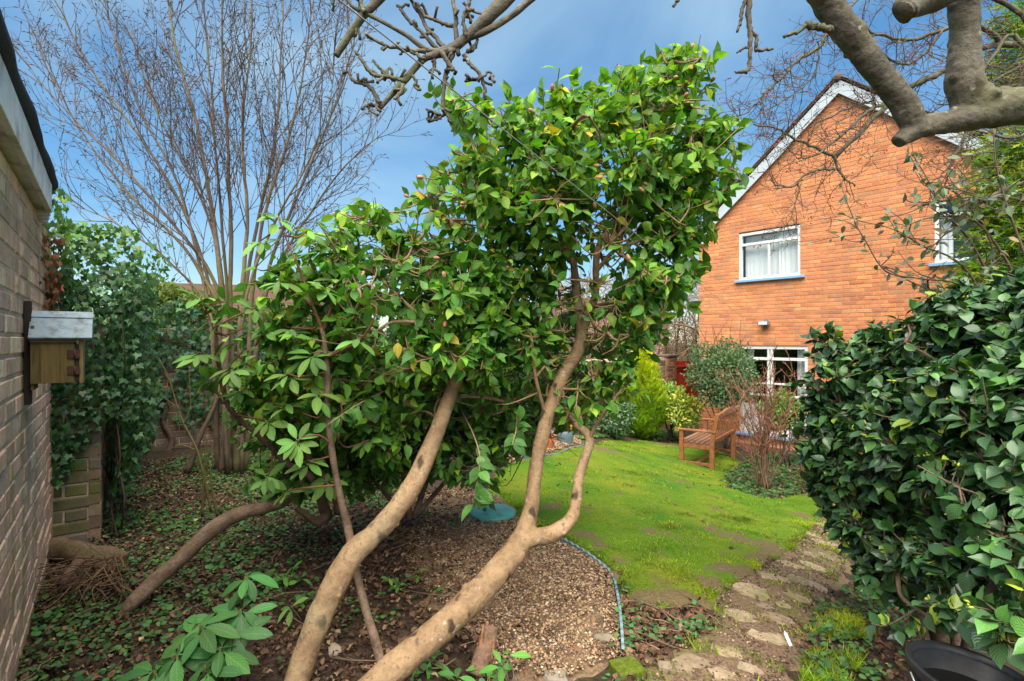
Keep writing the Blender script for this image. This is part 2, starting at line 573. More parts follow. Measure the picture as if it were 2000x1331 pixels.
def bare_w(X, Y):
    w = np.zeros(np.shape(X))
    for g, r in BARE:
        d = np.hypot(X - g[0], (Y - g[1])) / r + .45 * wob(X, Y, 11, 41) + .3 * wob(X, Y, 27, 42)
        w = np.maximum(w, np.clip(1.25 - d, 0, 1))
    return w
sheet('lawn', LAWN, .05, .022, M['lawn'], .09, 2, lambda V: np.repeat(bare_w(V[:, 0], V[:, 1])[:, None], 3, 1) * .75, .045)

M['gravel_dirt'] = plain_mat('gravel_dirt', (.16, .105, .062), .95, .7, 60, .9, .1, dirt=(.03, .019, .013), dscale=5)
GRAVEL = GP([(1090, 1064), (1150, 1090), (1192, 1128), (1208, 1200), (1214, 1290), (1100, 1335), (960, 1320), (900, 1220), (820, 1150), (770, 1050), (800, 975), (905, 940), (985, 990), (1040, 1040)])
sheet('gravel_bed', GRAVEL, .05, .016, M['gravel_dirt'], .09, 4)
GRAVEL2 = GP([(1000, 905), (1065, 890), (1140, 870), (1130, 855), (1070, 850), (1010, 862), (985, 880)])
sheet('gravel_border', GRAVEL2, .06, .016, M['gravel_dirt'], .09, 5)

M['path_dirt'] = plain_mat('path_dirt', (.15, .098, .062), .95, .75, 75, 1.0, .1, dirt=(.10, .12, .018), dscale=2.4)
PATH_PX = [(1230, 1340), (1290, 1285), (1380, 1230), (1410, 1160), (1480, 1118), (1535, 1095), (1572, 1055), (1600, 1010), (1612, 985), (1640, 975), (1665, 985), (1660, 1060), (1650, 1120), (1620, 1160), (1570, 1210), (1570, 1270), (1520, 1345)]
PATH = GP(PATH_PX)
path = sheet('path', PATH, .05, .012, M['path_dirt'], .08, 6)

# ------------------------------------------------------------------ paving stones (children of the path)
M['flag'] = plain_mat('flagstone', (.27, .205, .138), .85, .4, 28, .4, .2, dirt=(.12, .13, .025), dscale=4.5)
stones = [(1466, 1160, 36, 17), (1446, 1210, 33, 14), (1520, 1214, 30, 13), (1497, 1250, 44, 17), (1425, 1284, 34, 17), (1348, 1303, 46, 24), (1296, 1308, 18, 13),
          (1405, 1325, 36, 14), (1462, 1316, 30, 14), (1555, 1170, 30, 11), (1508, 1132, 30, 10), (1562, 1138, 26, 10), (1596, 1150, 18, 9),
          (1590, 1112, 22, 8), (1545, 1108, 20, 7), (1580, 1086, 19, 6), (1618, 1092, 18, 7), (1606, 1064, 16, 5), (1632, 1070, 14, 6), (1590, 1048, 14, 4.5),
          (1622, 1046, 14, 5), (1606, 1028, 13, 4), (1632, 1026, 13, 4.5), (1614, 1010, 12, 3.5), (1638, 1006, 13, 4), (1630, 990, 13, 3), (1530, 1190, 16, 8), (1490, 1190, 22, 8)]
r = np.random.default_rng(5)
for (x, y, rx, ry) in stones:
    c0 = G(x, y)
    rx, ry = rx * .86, ry * .86
    ex = abs(G(x + rx, y)[0] - c0[0]); ey = abs(G(x, y - ry)[1] - G(x, y + ry)[1]) / 2
    k = r.integers(5, 8)
    an = (np.arange(k) + r.uniform(-.32, .32, k)) / k * 6.283 + r.uniform(0, 6)
    rr = r.uniform(.82, 1.15, k)
    px_ = c0[0] + np.cos(an) * rr * ex; py_ = c0[1] + np.sin(an) * rr * ey
    # chipped outline: subdivide each edge
    ox, oy = [], []
    for i in range(k):
        j = (i + 1) % k
        for t in (0, .33, .66):
            w = .03 * min(ex, ey) if t else 0
            ox.append(px_[i] * (1 - t) + px_[j] * t + r.normal(0, 1) * w * 1.6); oy.append(py_[i] * (1 - t) + py_[j] * t + r.normal(0, 1) * w * 1.6)
    ox, oy = np.array(ox), np.array(oy); n = len(ox)
    tilt = r.uniform(-.012, .012, 2)
    gsl = [float(gz(c0[0] + .1, c0[1]) - gz(c0[0] - .1, c0[1])) / .2, float(gz(c0[0], c0[1] + .1) - gz(c0[0], c0[1] - .1)) / .2]
    def zt(X, Y): return gz(X, Y) * .8 + (c0[2] + gsl[0] * (X - c0[0]) + gsl[1] * (Y - c0[1])) * .2 + tilt[0] * (X - c0[0]) + tilt[1] * (Y - c0[1]) + .0195
    top = np.stack([c0[0] + (ox - c0[0]) * .95, c0[1] + (oy - c0[1]) * .95, 0 * ox], -1); top[:, 2] = zt(top[:, 0], top[:, 1])
    mid = np.stack([ox, oy, zt(ox, oy) - .008], -1)
    bot = np.stack([ox, oy, zt(ox, oy) - .06], -1)
    V = np.concatenate([top, mid, bot, [[c0[0], c0[1], zt(c0[0], c0[1]) + .002]]])
    i = np.arange(n); j = (i + 1) % n
    q = np.concatenate([np.stack([n + i, n + j, j, i], -1), np.stack([2 * n + i, 2 * n + j, n + j, n + i], -1)])
    m = MB(); m.add(V, [q, np.stack([i, j, np.full(n, 3 * n)], -1)], r.uniform(.75, 1.15) * np.array([1, r.uniform(.95, 1.03), r.uniform(.85, 1.02)]))
    m.build('paving_stone', M['flag'], path, False)

# ------------------------------------------------------------------ brick work
Z3 = np.array([0, 0, 1.])
def brick_shape(l, h, d, b=.006):
    """front at +y, x along the wall, z up, bevelled front edges; origin at brick centre on the front plane"""
    x, z = l / 2, h / 2
    r_ = []
    for (sx, sz) in ((-1, -1), (1, -1), (1, 1), (-1, 1)):
        r_.append([sx * (x - b), 0, sz * (z - b)])
    for (sx, sz) in ((-1, -1), (1, -1), (1, 1), (-1, 1)):
        r_.append([sx * x, -b, sz * z])
    for (sx, sz) in ((-1, -1), (1, -1), (1, 1), (-1, 1)):
        r_.append([sx * x, -d, sz * z])
    f = [[3, 2, 1, 0]]
    for i in range(4):
        j = (i + 1) % 4
        f += [[i, j, 4 + j, 4 + i], [4 + i, 4 + j, 8 + j, 8 + i]]
    return np.array(r_, float), np.array(f)

_BM = {}
def brick_wall(root, O, e, nv, rows, mat, mortar, palette, bl=.215, bh=.065, gap=.010, d=.05, score=None, nmax=300, seed=0, header=False, mort_in=.009, jit=.002):
    """rows: list of (z0, [(sa, sb), ...]); O 2-D origin, e 2-D along, nv 2-D outward"""
    r = np.random.default_rng(seed)
    O = np.array([O[0], O[1], 0.]); e = np.array([e[0], e[1], 0.]); nv = np.array([nv[0], nv[1], 0.])
    A = np.stack([e, nv, Z3])          # rows = axes
    if np.dot(np.cross(e, nv), Z3) < 0: flip = True
    else: flip = False
    lst = []
    mm = MB()
    for k, (z0, ivs) in enumerate(rows):
        for (sa, sb) in ivs:
            if sb - sa < .02: continue
            V = np.array([O + e * s - nv * mort_in + Z3 * z for (s, z) in ((sa, z0 - gap), (sb, z0 - gap), (sb, z0 + bh + .001), (sa, z0 + bh + .001))])
            mm.add(V, [[0, 1, 2, 3]] if not flip else [[3, 2, 1, 0]])
            L_ = bl if not (header and k % 2) else (bl - gap) / 2
            off = (k % 2) * (bl + gap) / 2 if not header else (k % 2) * .055
            s = math.floor((sa - off) / (L_ + gap)) * (L_ + gap) + off
            while s < sb:
                a, b = max(s, sa), min(s + L_, sb)
                if b - a > .02: lst.append(((a + b) / 2, z0 + bh / 2, b - a))
                s += L_ + gap
    mm.build('mortar', mortar, root, False)
    cen = np.array([O + e * s + Z3 * z for s, z, l in lst])
    if score is None: sc = -np.hypot(cen[:, 0], cen[:, 1])
    else: sc = score(cen)
    order = np.argsort(-sc)
    ind = set(order[:nmax].tolist())
    rest = MB()
    for i, (s, z, l) in enumerate(lst):
        c = palette(r)
        pos = cen[i] + nv * r.normal(0, jit)
        ang = r.normal(0, .006)
        AA = np.stack([e * math.cos(ang) + Z3 * math.sin(ang), nv, Z3 * math.cos(ang) - e * math.sin(ang)])
        if i in ind:
            key = (round(l, 3), round(bh, 3), d)
            if key not in _BM:
                m = MB(); v, f = brick_shape(l, bh, d); m.add(v, f); _BM[key] = m.mesh('brick', False)
            me = _BM[key]
            o = bpy.data.objects.new('brick', me)
            if not me.materials: me.materials.append(mat)
            M4 = Matrix.Identity(4)
            for a in range(3):
                for b in range(3): M4[a][b] = AA[b][a]
                M4[a][3] = pos[a]
            o.color = (*[float(q) for q in c], 1)
            if me.materials[0] != mat:
                o.material_slots[0].link = 'OBJECT'; o.material_slots[0].material = mat
            link(o, root)
            o.matrix_basis = M4
        else:
            v, f = brick_shape(l, bh, d)
            rest.add(v @ AA + pos, f if not flip else f[:, ::-1], c)
    if rest.n: rest.build('brickwork', mat, root, False, 'stuff')

M['mortar_grey'] = plain_mat('mortar_grey', (.56, .41, .30), .95, .3, 60, .5, .1)
M['mortar_house'] = plain_mat('mortar_house', (.48, .25, .14), .95, .25, 60, .5, .1)
M['brick_garage'] = brick_mat('brick_garage', (.27, .23, .08), .75, (.09, .06, .05))
M['brick_house'] = brick_mat('brick_house', (.36, .19, .11), .45)
M['brick_garden'] = brick_mat('brick_garden', (.11, .12, .03), .8)
M['white_paint'] = plain_mat('white_paint', (.74, .73, .68), .5, .08, 30, .1, .4)
M['white_old'] = plain_mat('white_old', (.72, .72, .70), .6, .18, 14, .2, .3, dirt=(.30, .27, .22), dscale=6)
M['blue_paint'] = plain_mat('blue_paint', (.22, .40, .62), .45, .12, 30, .1, .5)
M['felt'] = plain_mat('felt', (.045, .045, .05), .9, .5, 120, .8, .2)

def course_rows(z0, z1, fn, pitch=.075):
    out = []; z = z0
    while z < z1 - .02:
        iv = fn(z, z + pitch)
        if iv: out.append((z, iv))
        z += pitch
    return out

def cut(iv, a, b):
    o = []
    for (s, t) in iv:
        if b <= s or a >= t: o.append((s, t)); continue
        if a > s: o.append((s, a))
        if b < t: o.append((b, t))
    return o

# ---- garage at the left
GD = np.array([-.615, .789]); GN = np.array([.789, .615]); GA = np.array([-1.63, 1.63])
def gpt(s, o, z): 
    q = GA + GD * s + GN * o
    return np.array([q[0], q[1], z])
garage = thing('garage', 'long garage wall of pinkish grey algae-streaked bricks under a white board and black felt', 'garage', gpt(.7, 0, .75))
def pal_garage(r):
    a = r.uniform(); k = r.uniform(.75, 1.2)
    return k * (np.array([.74, .46, .33]) if a < .55 else np.array([.76, .54, .37]) if a < .85 else np.array([.64, .42, .33]))
brick_wall(garage, GA, GD, GN, course_rows(.60, 2.64, lambda a, b: [(-1.3, 1.75)]), M['brick_garage'], M['mortar_grey'], pal_garage, nmax=300, seed=3, d=.06, mort_in=.0035, jit=.002,
           score=lambda c: -np.abs(np.hypot(c[:, 0], c[:, 1]) - 2.6))
GAX = np.array([[GD[0], GD[1], 0], [GN[0], GN[1], 0], [0, 0, 1.]])
GO = np.array([GA[0], GA[1], 0.])
obox('wall_core', M['mortar_grey'], garage, GO, GAX, (-1.3, 1.745), (-2.6, -.03), (.4, 2.64), 0)
obox('soffit_board', M['white_old'], garage, GO, GAX, (-1.4, 1.0), (-.02, .030), (2.628, 2.650), .002)
obox('fascia_board', M['white_old'], garage, GO, GAX, (-1.4, 1.02), (.0302, .052), (2.618, 2.752), .003)
for k in range(3):
    obox('drip_batten', M['white_old'], garage, GO, GAX, (1.022 + k * .030, 1.040 + k * .03), (-.03, .046 - k * .006), (2.60 - k * .012, 2.745), .002)
mb = MB()
ss = np.linspace(-1.4, 1.16, 60)
tube(mb, np.array([gpt(s, .035 + .004 * math.sin(s * 9), 2.782 + .006 * math.sin(s * 5 + 1)) for s in ss]), .036, 10, lump=.08)
mb.build('felt_roll', M['felt'], garage)
obox('roof_felt', M['felt'], garage, GO, GAX, (-1.4, 1.14), (-2.6, .03), (2.756, 2.79), 0)

# ---- garden walls
SIDE_L = GA + GD * 1.79
SIDE_R = SIDE_L + GN * .225
def pal_garden(r):
    a = r.uniform(); k = r.uniform(.9, 1.5)
    return k * (np.array([.20, .125, .09]) if a < .6 else np.array([.25, .18, .12]) if a < .85 else np.array([.15, .11, .09]))
side = thing('garden_wall', 'low brick garden wall with mossy green pier end beside the garage', 'wall', (SIDE_R[0], SIDE_R[1], .74))
brick_wall(side, SIDE_L, GN, -GD, course_rows(.68, 2.1, lambda a, b: [(0, .225)]), M['brick_garden'], M['mortar_grey'],
           lambda r: r.uniform(.8, 1.15) * (np.array([.23, .18, .14]) if r.uniform() < .5 else np.array([.19, .17, .075])), d=.06, header=True, seed=8, jit=.004, mort_in=.012)
brick_wall(side, SIDE_R, GD, GN, course_rows(.62, 2.1, lambda a, b: [(.0, 3.1)]), M['brick_garden'], M['mortar_grey'], pal_garden, d=.06, seed=9, nmax=200)
obox('wall_core', M['mortar_grey'], side, [SIDE_L[0], SIDE_L[1], 0], np.array([[GN[0], GN[1], 0], [GD[0], GD[1], 0], [0, 0, 1.]]), (.013, .21), (.013, 3.1), (.4, 2.12), 0)
P2 = SIDE_R + GD * 3.0
GATE = np.array([3.894, 12.287])
BD = nrm(GATE - P2); BNv = np.array([BD[1], -BD[0]])
BL = float(np.linalg.norm(GATE - P2))
back = thing('garden_wall', 'brown brick boundary wall behind the coppiced hazel, stepping down toward the red gate', 'wall', ((P2[0] + GATE[0]) / 2, (P2[1] + GATE[1]) / 2, .3))
def back_rows(a, b):
    iv = []
    if b < 2.15: iv.append((0, 3.6))
    if b < 1.62: iv.append((3.6, BL - .35))
    return iv
def proj(c):
    return np.stack([CX + c[:, 0] / c[:, 1] * F, CY - (c[:, 2] - CZ) / c[:, 1] * F], -1)
def sc_back(c):
    p = proj(c)
    return -np.hypot(c[:, 0], c[:, 1]) + 10 * ((p[:, 0] < 450) & (p[:, 1] > 800))
brick_wall(back, P2, BD, BNv, course_rows(-.1, 2.15, back_rows), M['brick_garden'], M['mortar_grey'], pal_garden, seed=10, nmax=300, score=sc_back)
BAX = np.array([[BD[0], BD[1], 0], [-BNv[0], -BNv[1], 0], [0, 0, 1.]])
BO = np.array([P2[0], P2[1], 0.])
obox('wall_core', M['mortar_grey'], back, BO, BAX, (0, 3.6), (.02, .2), (-.2, 2.14), 0)
obox('wall_core', M['mortar_grey'], back, BO, BAX, (3.602, BL - .36), (.02, .2), (-.2, 1.6), 0)
# gate pier
pier = thing('gate_pier', 'square red brick pier at the wall end holding the red gate', 'pier', (*(P2 + BD * (BL - .12)), .0))
def pal_pier(r):
    a = r.uniform(); k = r.uniform(.7, 1.25)
    return k * (np.array([.30, .10, .06]) if a < .5 else np.array([.36, .16, .085]) if a < .8 else np.array([.20, .085, .06]))
PO = P2 + BD * (BL - .34) + BNv * .06
brick_wall(pier, PO, BD, BNv, course_rows(-.08, 1.62, lambda a, b: [(0, .34)]), M['brick_garden'], M['mortar_grey'], pal_pier, seed=12, d=.05)
brick_wall(pier, PO + BD * .34, -BNv, BD, course_rows(-.08, 1.62, lambda a, b: [(0.03, .3)]), M['brick_garden'], M['mortar_grey'], pal_pier, seed=13, d=.05)
obox('core', M['mortar_grey'], pier, [PO[0], PO[1], 0], BAX, (.02, .33), (.02, .3), (-.2, 1.618), 0)
M['coping'] = plain_mat('coping', (.16, .12, .09), .9, .3, 20, .4, .2)
obox('coping', M['coping'], pier, [PO[0], PO[1], 0], BAX, (-.03, .37), (-.03, .33), (1.62, 1.67), .008)

# ---- red gate
M['red_wood'] = plain_mat('red_wood', (.42, .035, .015), .55, .25, 12, .3, .4, streak=(9, 9, .7))
M['iron'] = plain_mat('iron', (.02, .02, .022), .5, .3, 40, .3, .5)
gate = thing('garden_gate', 'red painted board gate with black strap hinges beside the brick pier', 'gate', (*(P2 + BD * (BL + .5)), 0))
gO = P2 + BD * (BL + .03) - BNv * .02; gO = [gO[0], gO[1], 0.]
GAXG = np.array([[BD[0], BD[1], 0], [BNv[0], BNv[1], 0], [0, 0, 1.]])
for k in range(9):
    c = .85 + .3 * ((k * 37) % 10) / 10
    obox('board', M['red_wood'], gate, gO, GAXG, (.05 + k * .105, .148 + k * .105), (0, .02), (.05, 1.50 + (.0 if k % 2 else .004)), .004, (c, c, c))
for z in (.35, 1.28):
    obox('rail', M['red_wood'], gate, gO, GAXG, (.05, .99), (.0202, .05), (z, z + .11), .005)
mb = MB()
d_ = nrm(np.array([.88, 0, .82])); u_ = np.array([-d_[2], 0, d_[0]])
ax = np.array([BD[0] * d_[0], BD[1] * d_[0], d_[2]]); ay = np.array([BD[0] * u_[0], BD[1] * u_[0], u_[2]])
box(mb, np.array(gO) + np.array([BD[0] * .07, BD[1] * .07, .47]), np.array([ax, [BNv[0], BNv[1], 0], ay]), (0, 1.12), (.0204, .046), (-.05, .05))
mb.build('brace', M['red_wood'], gate, False, bevel=.004)
obox('gate_post', M['red_wood'], gate, gO, GAXG, (-.03, .045), (-.03, .04), (-.05, 1.58), .005)
for z in (.39, 1.32):
    obox('strap_hinge', M['iron'], gate, gO, GAXG, (.0, .42), (.051, .058), (z, z + .035), .002)

# ------------------------------------------------------------------ house
HO = np.array([4.48, 9.8]); HE = nrm(np.array([.669, -.743])); HN = np.array([-HE[1], HE[0]]) * -1
if HN @ (-HO) < 0: HN = -HN
HAX = np.array([[HE[0], HE[1], 0], [HN[0], HN[1], 0], [0, 0, 1.]])
HO3 = np.array([HO[0], HO[1], 0.])
house = thing('house', 'two storey orange brick house with gable end and white framed windows', 'house', (HO[0] + HE[0] * 1.5, HO[1] + HE[1] * 1.5, 0))
W0, W1, WA, ZA = -.96, 4.09, 1.566, 6.34
SL = .86
def gab(s): return ZA - abs(s - WA) * SL
WIN = [(-.14, .955, 3.16, 4.06), (2.81, 3.86, 3.16, 4.09), (-.12, 1.08, .24, 1.90)]
def house_rows(a, b):
    hw = (ZA - b) / SL
    iv = [(max(W0, WA - hw), min(W1, WA + hw))]
    if iv[0][0] >= iv[0][1]: return []
    for (s0, s1, z0, z1) in WIN:
        if b - .012 > z0 and a < z1 - .01: iv = cut(iv, s0, s1)
    return iv
def pal_house(r):
    a = r.uniform(); k = r.uniform(.82, 1.18)
    return k * (np.array([.66, .235, .095]) if a < .6 else np.array([.71, .27, .10]) if a < .84 else np.array([.54, .20, .10]) if a < .96 else np.array([.55, .27, .12]))
def sc_house(c):
    p = proj(c)
    v = (p[:, 0] < 1990) & (p[:, 1] < 640) & (p[:, 0] > 1370)
    return v * 10 - c[:, 1] * .4
brick_wall(house, HO, HE, HN, course_rows(-.06, ZA - .1, house_rows, .068), M['brick_house'], M['mortar_house'], pal_house, seed=21, bl=.205, bh=.0595, gap=.0085, d=.10, nmax=300, score=sc_house, mort_in=.0035, jit=.001)
M['inside'] = plain_mat('inside', (.06, .055, .05), .9, .2, 5, .1, .1)
# shell: side walls, rear wall and roof
obox('side_wall', M['brick_house'], house, HO3, HAX, (W0 + .002, W0 + .1), (-7.0, -.102), (-.1, 4.1), 0, (.5, .17, .05))
obox('side_wall', M['brick_house'], house, HO3, HAX, (W1 - .1, W1 - .002), (-7.0, -.102), (-.1, 4.1), 0, (.5, .17, .05))
obox('rear_wall', M['brick_house'], house, HO3, HAX, (W0 + .1, W1 - .1), (-7.0, -6.9), (-.1, 4.1), 0, (.5, .17, .05))
obox('room_floor', M['inside'], house, HO3, HAX, (W0 + .1, W1 - .1), (-6.9, -.102), (2.45, 2.6), 0)
obox('inner_partition', M['inside'], house, HO3, HAX, (W0 + .1, W1 - .1), (-2.2, -2.1), (-.1, 4.3), 0)
obox('ceiling', M['inside'], house, HO3, HAX, (W0 + .1, W1 - .1), (-6.9, -.102), (4.2, 4.25), 0)
M['tile'] = plain_mat('roof_tile', (.135, .085, .06), .9, .4, 25, .5, .2, dirt=(.10, .095, .05), dscale=4)
M['barge'] = plain_mat('barge_board', (.46, .53, .56), .5, .06, 10, .1, .4)
for sg in (-1, 1):
    sl = np.array([sg * 1.0, -SL]); ln = math.hypot(1, SL)
    dirv = np.array([HE[0] * sg / ln, HE[1] * sg / ln, -SL / ln])
    upv = np.array([HE[0] * sg * SL / ln, HE[1] * sg * SL / ln, 1 / ln])
    outv = np.array([HN[0], HN[1], 0])
    apex = HO3 + np.array([HE[0] * WA, HE[1] * WA, ZA])
    A3 = np.array([dirv, outv, upv])
    Lr = (2.526 + .38) * ln
    roofp = obox('roof_slope', M['tile'], house, apex, A3, (.0 if sg > 0 else .035, Lr), (-7.3, .105), (.055, .085), 0)
    obox('barge_board', M['barge'], house, apex, A3, (.0 if sg > 0 else .02, Lr - .05), (.06, .085), (-.145, .03), .003)
    obox('soffit', M['mortar_house'], house, apex, A3, (0.02, Lr - .05), (-.1, .0598), (-.03, -.005), 0)
    n = int(Lr / .17)
    for k in range(n):                       # verge tiles, each lapping the one below
        a = k * Lr / n
        t = MB()
        c = .8 + .4 * random.random()
        lift = np.array([math.cos(.055), 0, math.sin(.055)])
        box(t, apex + dirv * a + upv * .088, np.array([dirv * math.cos(.07) + upv * math.sin(.07), outv, upv * math.cos(.07) - dirv * math.sin(.07)]), (-.03, Lr / n + .01), (-.16, .125), (-.014, .0), (c, c, c))
        t.build('verge_tile', M['tile'], house, False, bevel=.002)
mb = MB()
for k in range(9):
    a = HO3 + np.array([HE[0] * WA, HE[1] * WA, ZA + .07]) + np.array([HN[0], HN[1], 0]) * (.13 - k * .42)
    b = a - np.array([HN[0], HN[1], 0]) * .41
    tube(mb, np.array([a, (a + b) / 2, b]), .06, 10)
mb.build('ridge_tiles', M['tile'], house, True, 'stuff')

def glass_mat():
    m, N, L, out = mat_new('glass')
    t = N.new('ShaderNodeBsdfTransparent'); t.inputs[0].default_value = (.9, .93, .93, 1)
    g = N.new('ShaderNodeBsdfGlossy'); g.inputs['Roughness'].default_value = .015
    lw = N.new('ShaderNodeLayerWeight'); lw.inputs[0].default_value = .5
    pw = N.new('ShaderNodeMath'); pw.operation = 'POWER'; pw.inputs[1].default_value = 4.0; L.new(lw.outputs['Facing'], pw.inputs[0])
    f = N.new('ShaderNodeMath'); f.operation = 'MULTIPLY_ADD'; f.inputs[1].default_value = .85; f.inputs[2].default_value = .10; L.new(pw.outputs[0], f.inputs[0])
    n = noise(N, L, 2.0, 2, .5); L.new(bump(N, L, n, .05, .05), g.inputs['Normal'])
    mx = N.new('ShaderNodeMixShader'); L.new(f.outputs[0], mx.inputs[0]); L.new(t.outputs[0], mx.inputs[1]); L.new(g.outputs[0], mx.inputs[2])
    L.new(mx.outputs[0], out.inputs[0])
    return m
M['glass'] = glass_mat()
M['net'] = plain_mat('net_curtain', (.86, .86, .83), .9, .08, 40, .1, .1)
M['sill'] = M['blue_paint']

def window(s0, s1, z0, z1, bars_v, bars_h, curtains, sill=True, fw=.05, label=None):
    w = obox('window', M['white_paint'], house, HO3, HAX, (s0, s0 + fw), (-.085, -.02), (z0, z1), .003, label=label)
    for (x, z) in (((s1 - fw, s1), (z0, z1)), ((s0 + fw, s1 - fw), (z1 - fw, z1)), ((s0 + fw, s1 - fw), (z0, z0 + fw))):
        obox('frame', M['white_paint'], w, HO3, HAX, x, (-.085, -.0203), z, .003)
    for (a, zz0, zz1) in bars_v:
        obox('mullion', M['white_paint'], w, HO3, HAX, (a - .018, a + .018), (-.08, -.024), (zz0, zz1), .002)
    for (z, a, b, t) in bars_h:
        obox('transom', M['white_paint'], w, HO3, HAX, (a, b), (-.078, -.012), (z - t / 2, z + t / 2), .002)
    m = MB(); V = np.array([[s0 + fw / 2, -.06, z0 + fw / 2], [s1 - fw / 2, -.06, z0 + fw / 2], [s1 - fw / 2, -.06, z1 - fw / 2], [s0 + fw / 2, -.06, z1 - fw / 2]]) @ HAX + HO3
    m.add(V, [[0, 1, 2, 3]]); m.build('pane', M['glass'], w, False)
    for (a, b, za, zb, amp, back) in curtains:
        n = 60
        x = np.linspace(a, b, n); y = -back + amp * np.sin(x * 75 + np.sin(x * 21) * 1.5)
        V = np.concatenate([np.stack([x, y, np.full(n, za)], -1), np.stack([x, y, np.full(n, zb)], -1)]) @ HAX + HO3
        i = np.arange(n - 1)
        m = MB(); m.add(V, np.stack([i, i + 1, n + i + 1, n + i], -1)); m.build('curtain', M['net'], w)
    if sill:
        obox('sill', M['sill'], w, HO3, HAX, (s0 - .06, s1 + .08), (-.02, .065), (z0 - .047, z0 - .002), .005)
    return w
a, b, c, d = WIN[0]
window(a, b, c, d, [((a + b) / 2 + .0, c + .05, d - .22)], [(d - .225, a + .05, b - .05, .045)], [((a + b) / 2 + .14, b - .05, c + .05, d - .05, .012, .14), (a + .05, (a + b) / 2 + .15, c + .05, d - .05, .003, .19)])  # curtains run on behind the top pane to imitate its pale grey reflection
a, b, c, d = WIN[1]
window(a, b, c, d, [((a + b) / 2, c + .05, d - .22)], [(d - .225, a + .05, b - .05, .045)], [(a + .05, a + .2, c + .05, d - .25, .012, .16)])
a, b, c, d = WIN[2]
wg = window(a, b, c, d, [(.40, c + .05, d - .05), (.455, c + .05, d - .05)], [(d - .24, a + .05, b - .05, .05), (.98, a + .05, b - .05, .035), (1.2, a + .05, b - .05, .03)],
            [(b - .24, b - .06, .3, d - .06, .014, .18), (a + .06, a + .2, .3, d - .06, .014, .18), (.30, .40, .3, d - .06, .014, .2)], fw=.06)
obox('lower_panel', M['white_paint'], wg, HO3, HAX, (a + .06, b - .06), (-.076, -.04), (c + .06, .80), .004)
obox('step', M['brick_house'], house, HO3, HAX, (a - .1, b + .4), (.0655, .32), (-.1, .10), .01, (.3, .13, .08))
# floodlight
fl = thing('floodlight', 'small grey floodlight fixed to the brick wall above the ground floor window', 'light', HO3 + np.array([HE[0] * .37, HE[1] * .37, 2.27]))
M['grey_metal'] = plain_mat('grey_metal', (.16, .18, .20), .45, .2, 30, .1, .5)
obox('housing', M['grey_metal'], fl, HO3, HAX, (.28, .46), (.03, .16), (2.28, 2.36), .012)
obox('lens', M['white_paint'], fl, HO3, HAX, (.295, .445), (.1605, .166), (2.29, 2.345), .003)
obox('bracket', M['grey_metal'], fl, HO3, HAX, (.34, .40), (.0, .03), (2.25, 2.40), .003)
vb = thing('alarm_box', 'small white box fixed high on the brick gable corner', 'box', HO3 + np.array([HE[0] * -.78, HE[1] * -.78, 3.95]))
obox('body', M['white_old'], vb, HO3, HAX, (-.86, -.76), (.002, .09), (3.95, 4.04), .01)
obox('lid', M['grey_metal'], vb, HO3, HAX, (-.87, -.75), (.0, .1), (4.041, 4.055), .003)

# ------------------------------------------------------------------ neighbours beyond the wall
M['nb_brick'] = brick_mat('nb_brick')
def neighbour(name, label, px0, px1, Y, zr, ze, dep, pal, tilec):
    A = P(px0, 600, Y); B = P(px1, 600, Y + 1.2)
    e = nrm((B - A)[:2]); n = np.array([e[1], -e[0]]); Ln = float(np.linalg.norm((B - A)[:2]))
    t = thing(name, label, 'house', (A[0] + e[0] * Ln / 2, A[1] + e[1] * Ln / 2, 0))
    O = np.array([A[0], A[1], 0.]); AX = np.array([[e[0], e[1], 0], [-n[0], -n[1], 0], [0, 0, 1.]])
    obox('wall', M['nb_brick'], t, O, AX, (0, Ln), (0, dep), (-.2, ze), 0, pal)
    h = zr - ze
    for sg in (0, 1):
        rows = 26
        m = MB()
        for k in range(rows):
            f0, f1 = k / rows, (k + 1) / rows
            y0 = -.3 + (dep / 2 + .3) * f0; y1 = -.3 + (dep / 2 + .3) * f1 + .03
            z0 = ze - .15 + (h + .15) * f0 + .03; z1 = ze - .15 + (h + .15) * f1
            if sg: y0, y1 = dep - y0, dep - y1
            V = np.array([[-.2, y0, z0], [Ln + .2, y0, z0], [Ln + .2, y1, z1], [-.2, y1, z1], [-.2, y0, z0 - .035], [Ln + .2, y0, z0 - .035]]) @ AX + O
            m.add(V, [[0, 1, 2, 3], [4, 5, 1, 0]], tilec * (.85 + .3 * random.random()))
        m.build('roof', M['tile'], t, False)
    m = MB()
    for s in (0, Ln):
        V = np.array([[s, 0, ze], [s, dep, ze], [s, dep / 2, zr]]) @ AX + O
        m.add(V, [[0, 1, 2]], pal)
    m.build('gable', M['nb_brick'], t, False)
    return t
neighbour('bungalow', 'brown tiled roof of a low house beyond the ivy wall', 230, 640, 12.0, 3.62, 2.6, 5, np.array([.30, .16, .10]), np.array([1.2, 1.1, 1.1]))
neighbour('bungalow', 'pinkish brick house glimpsed between the shrubs beyond the boundary wall', 1130, 1300, 21, 4.0, 3.5, 6, np.array([.36, .22, .17]), np.array([1, 1, 1.]))
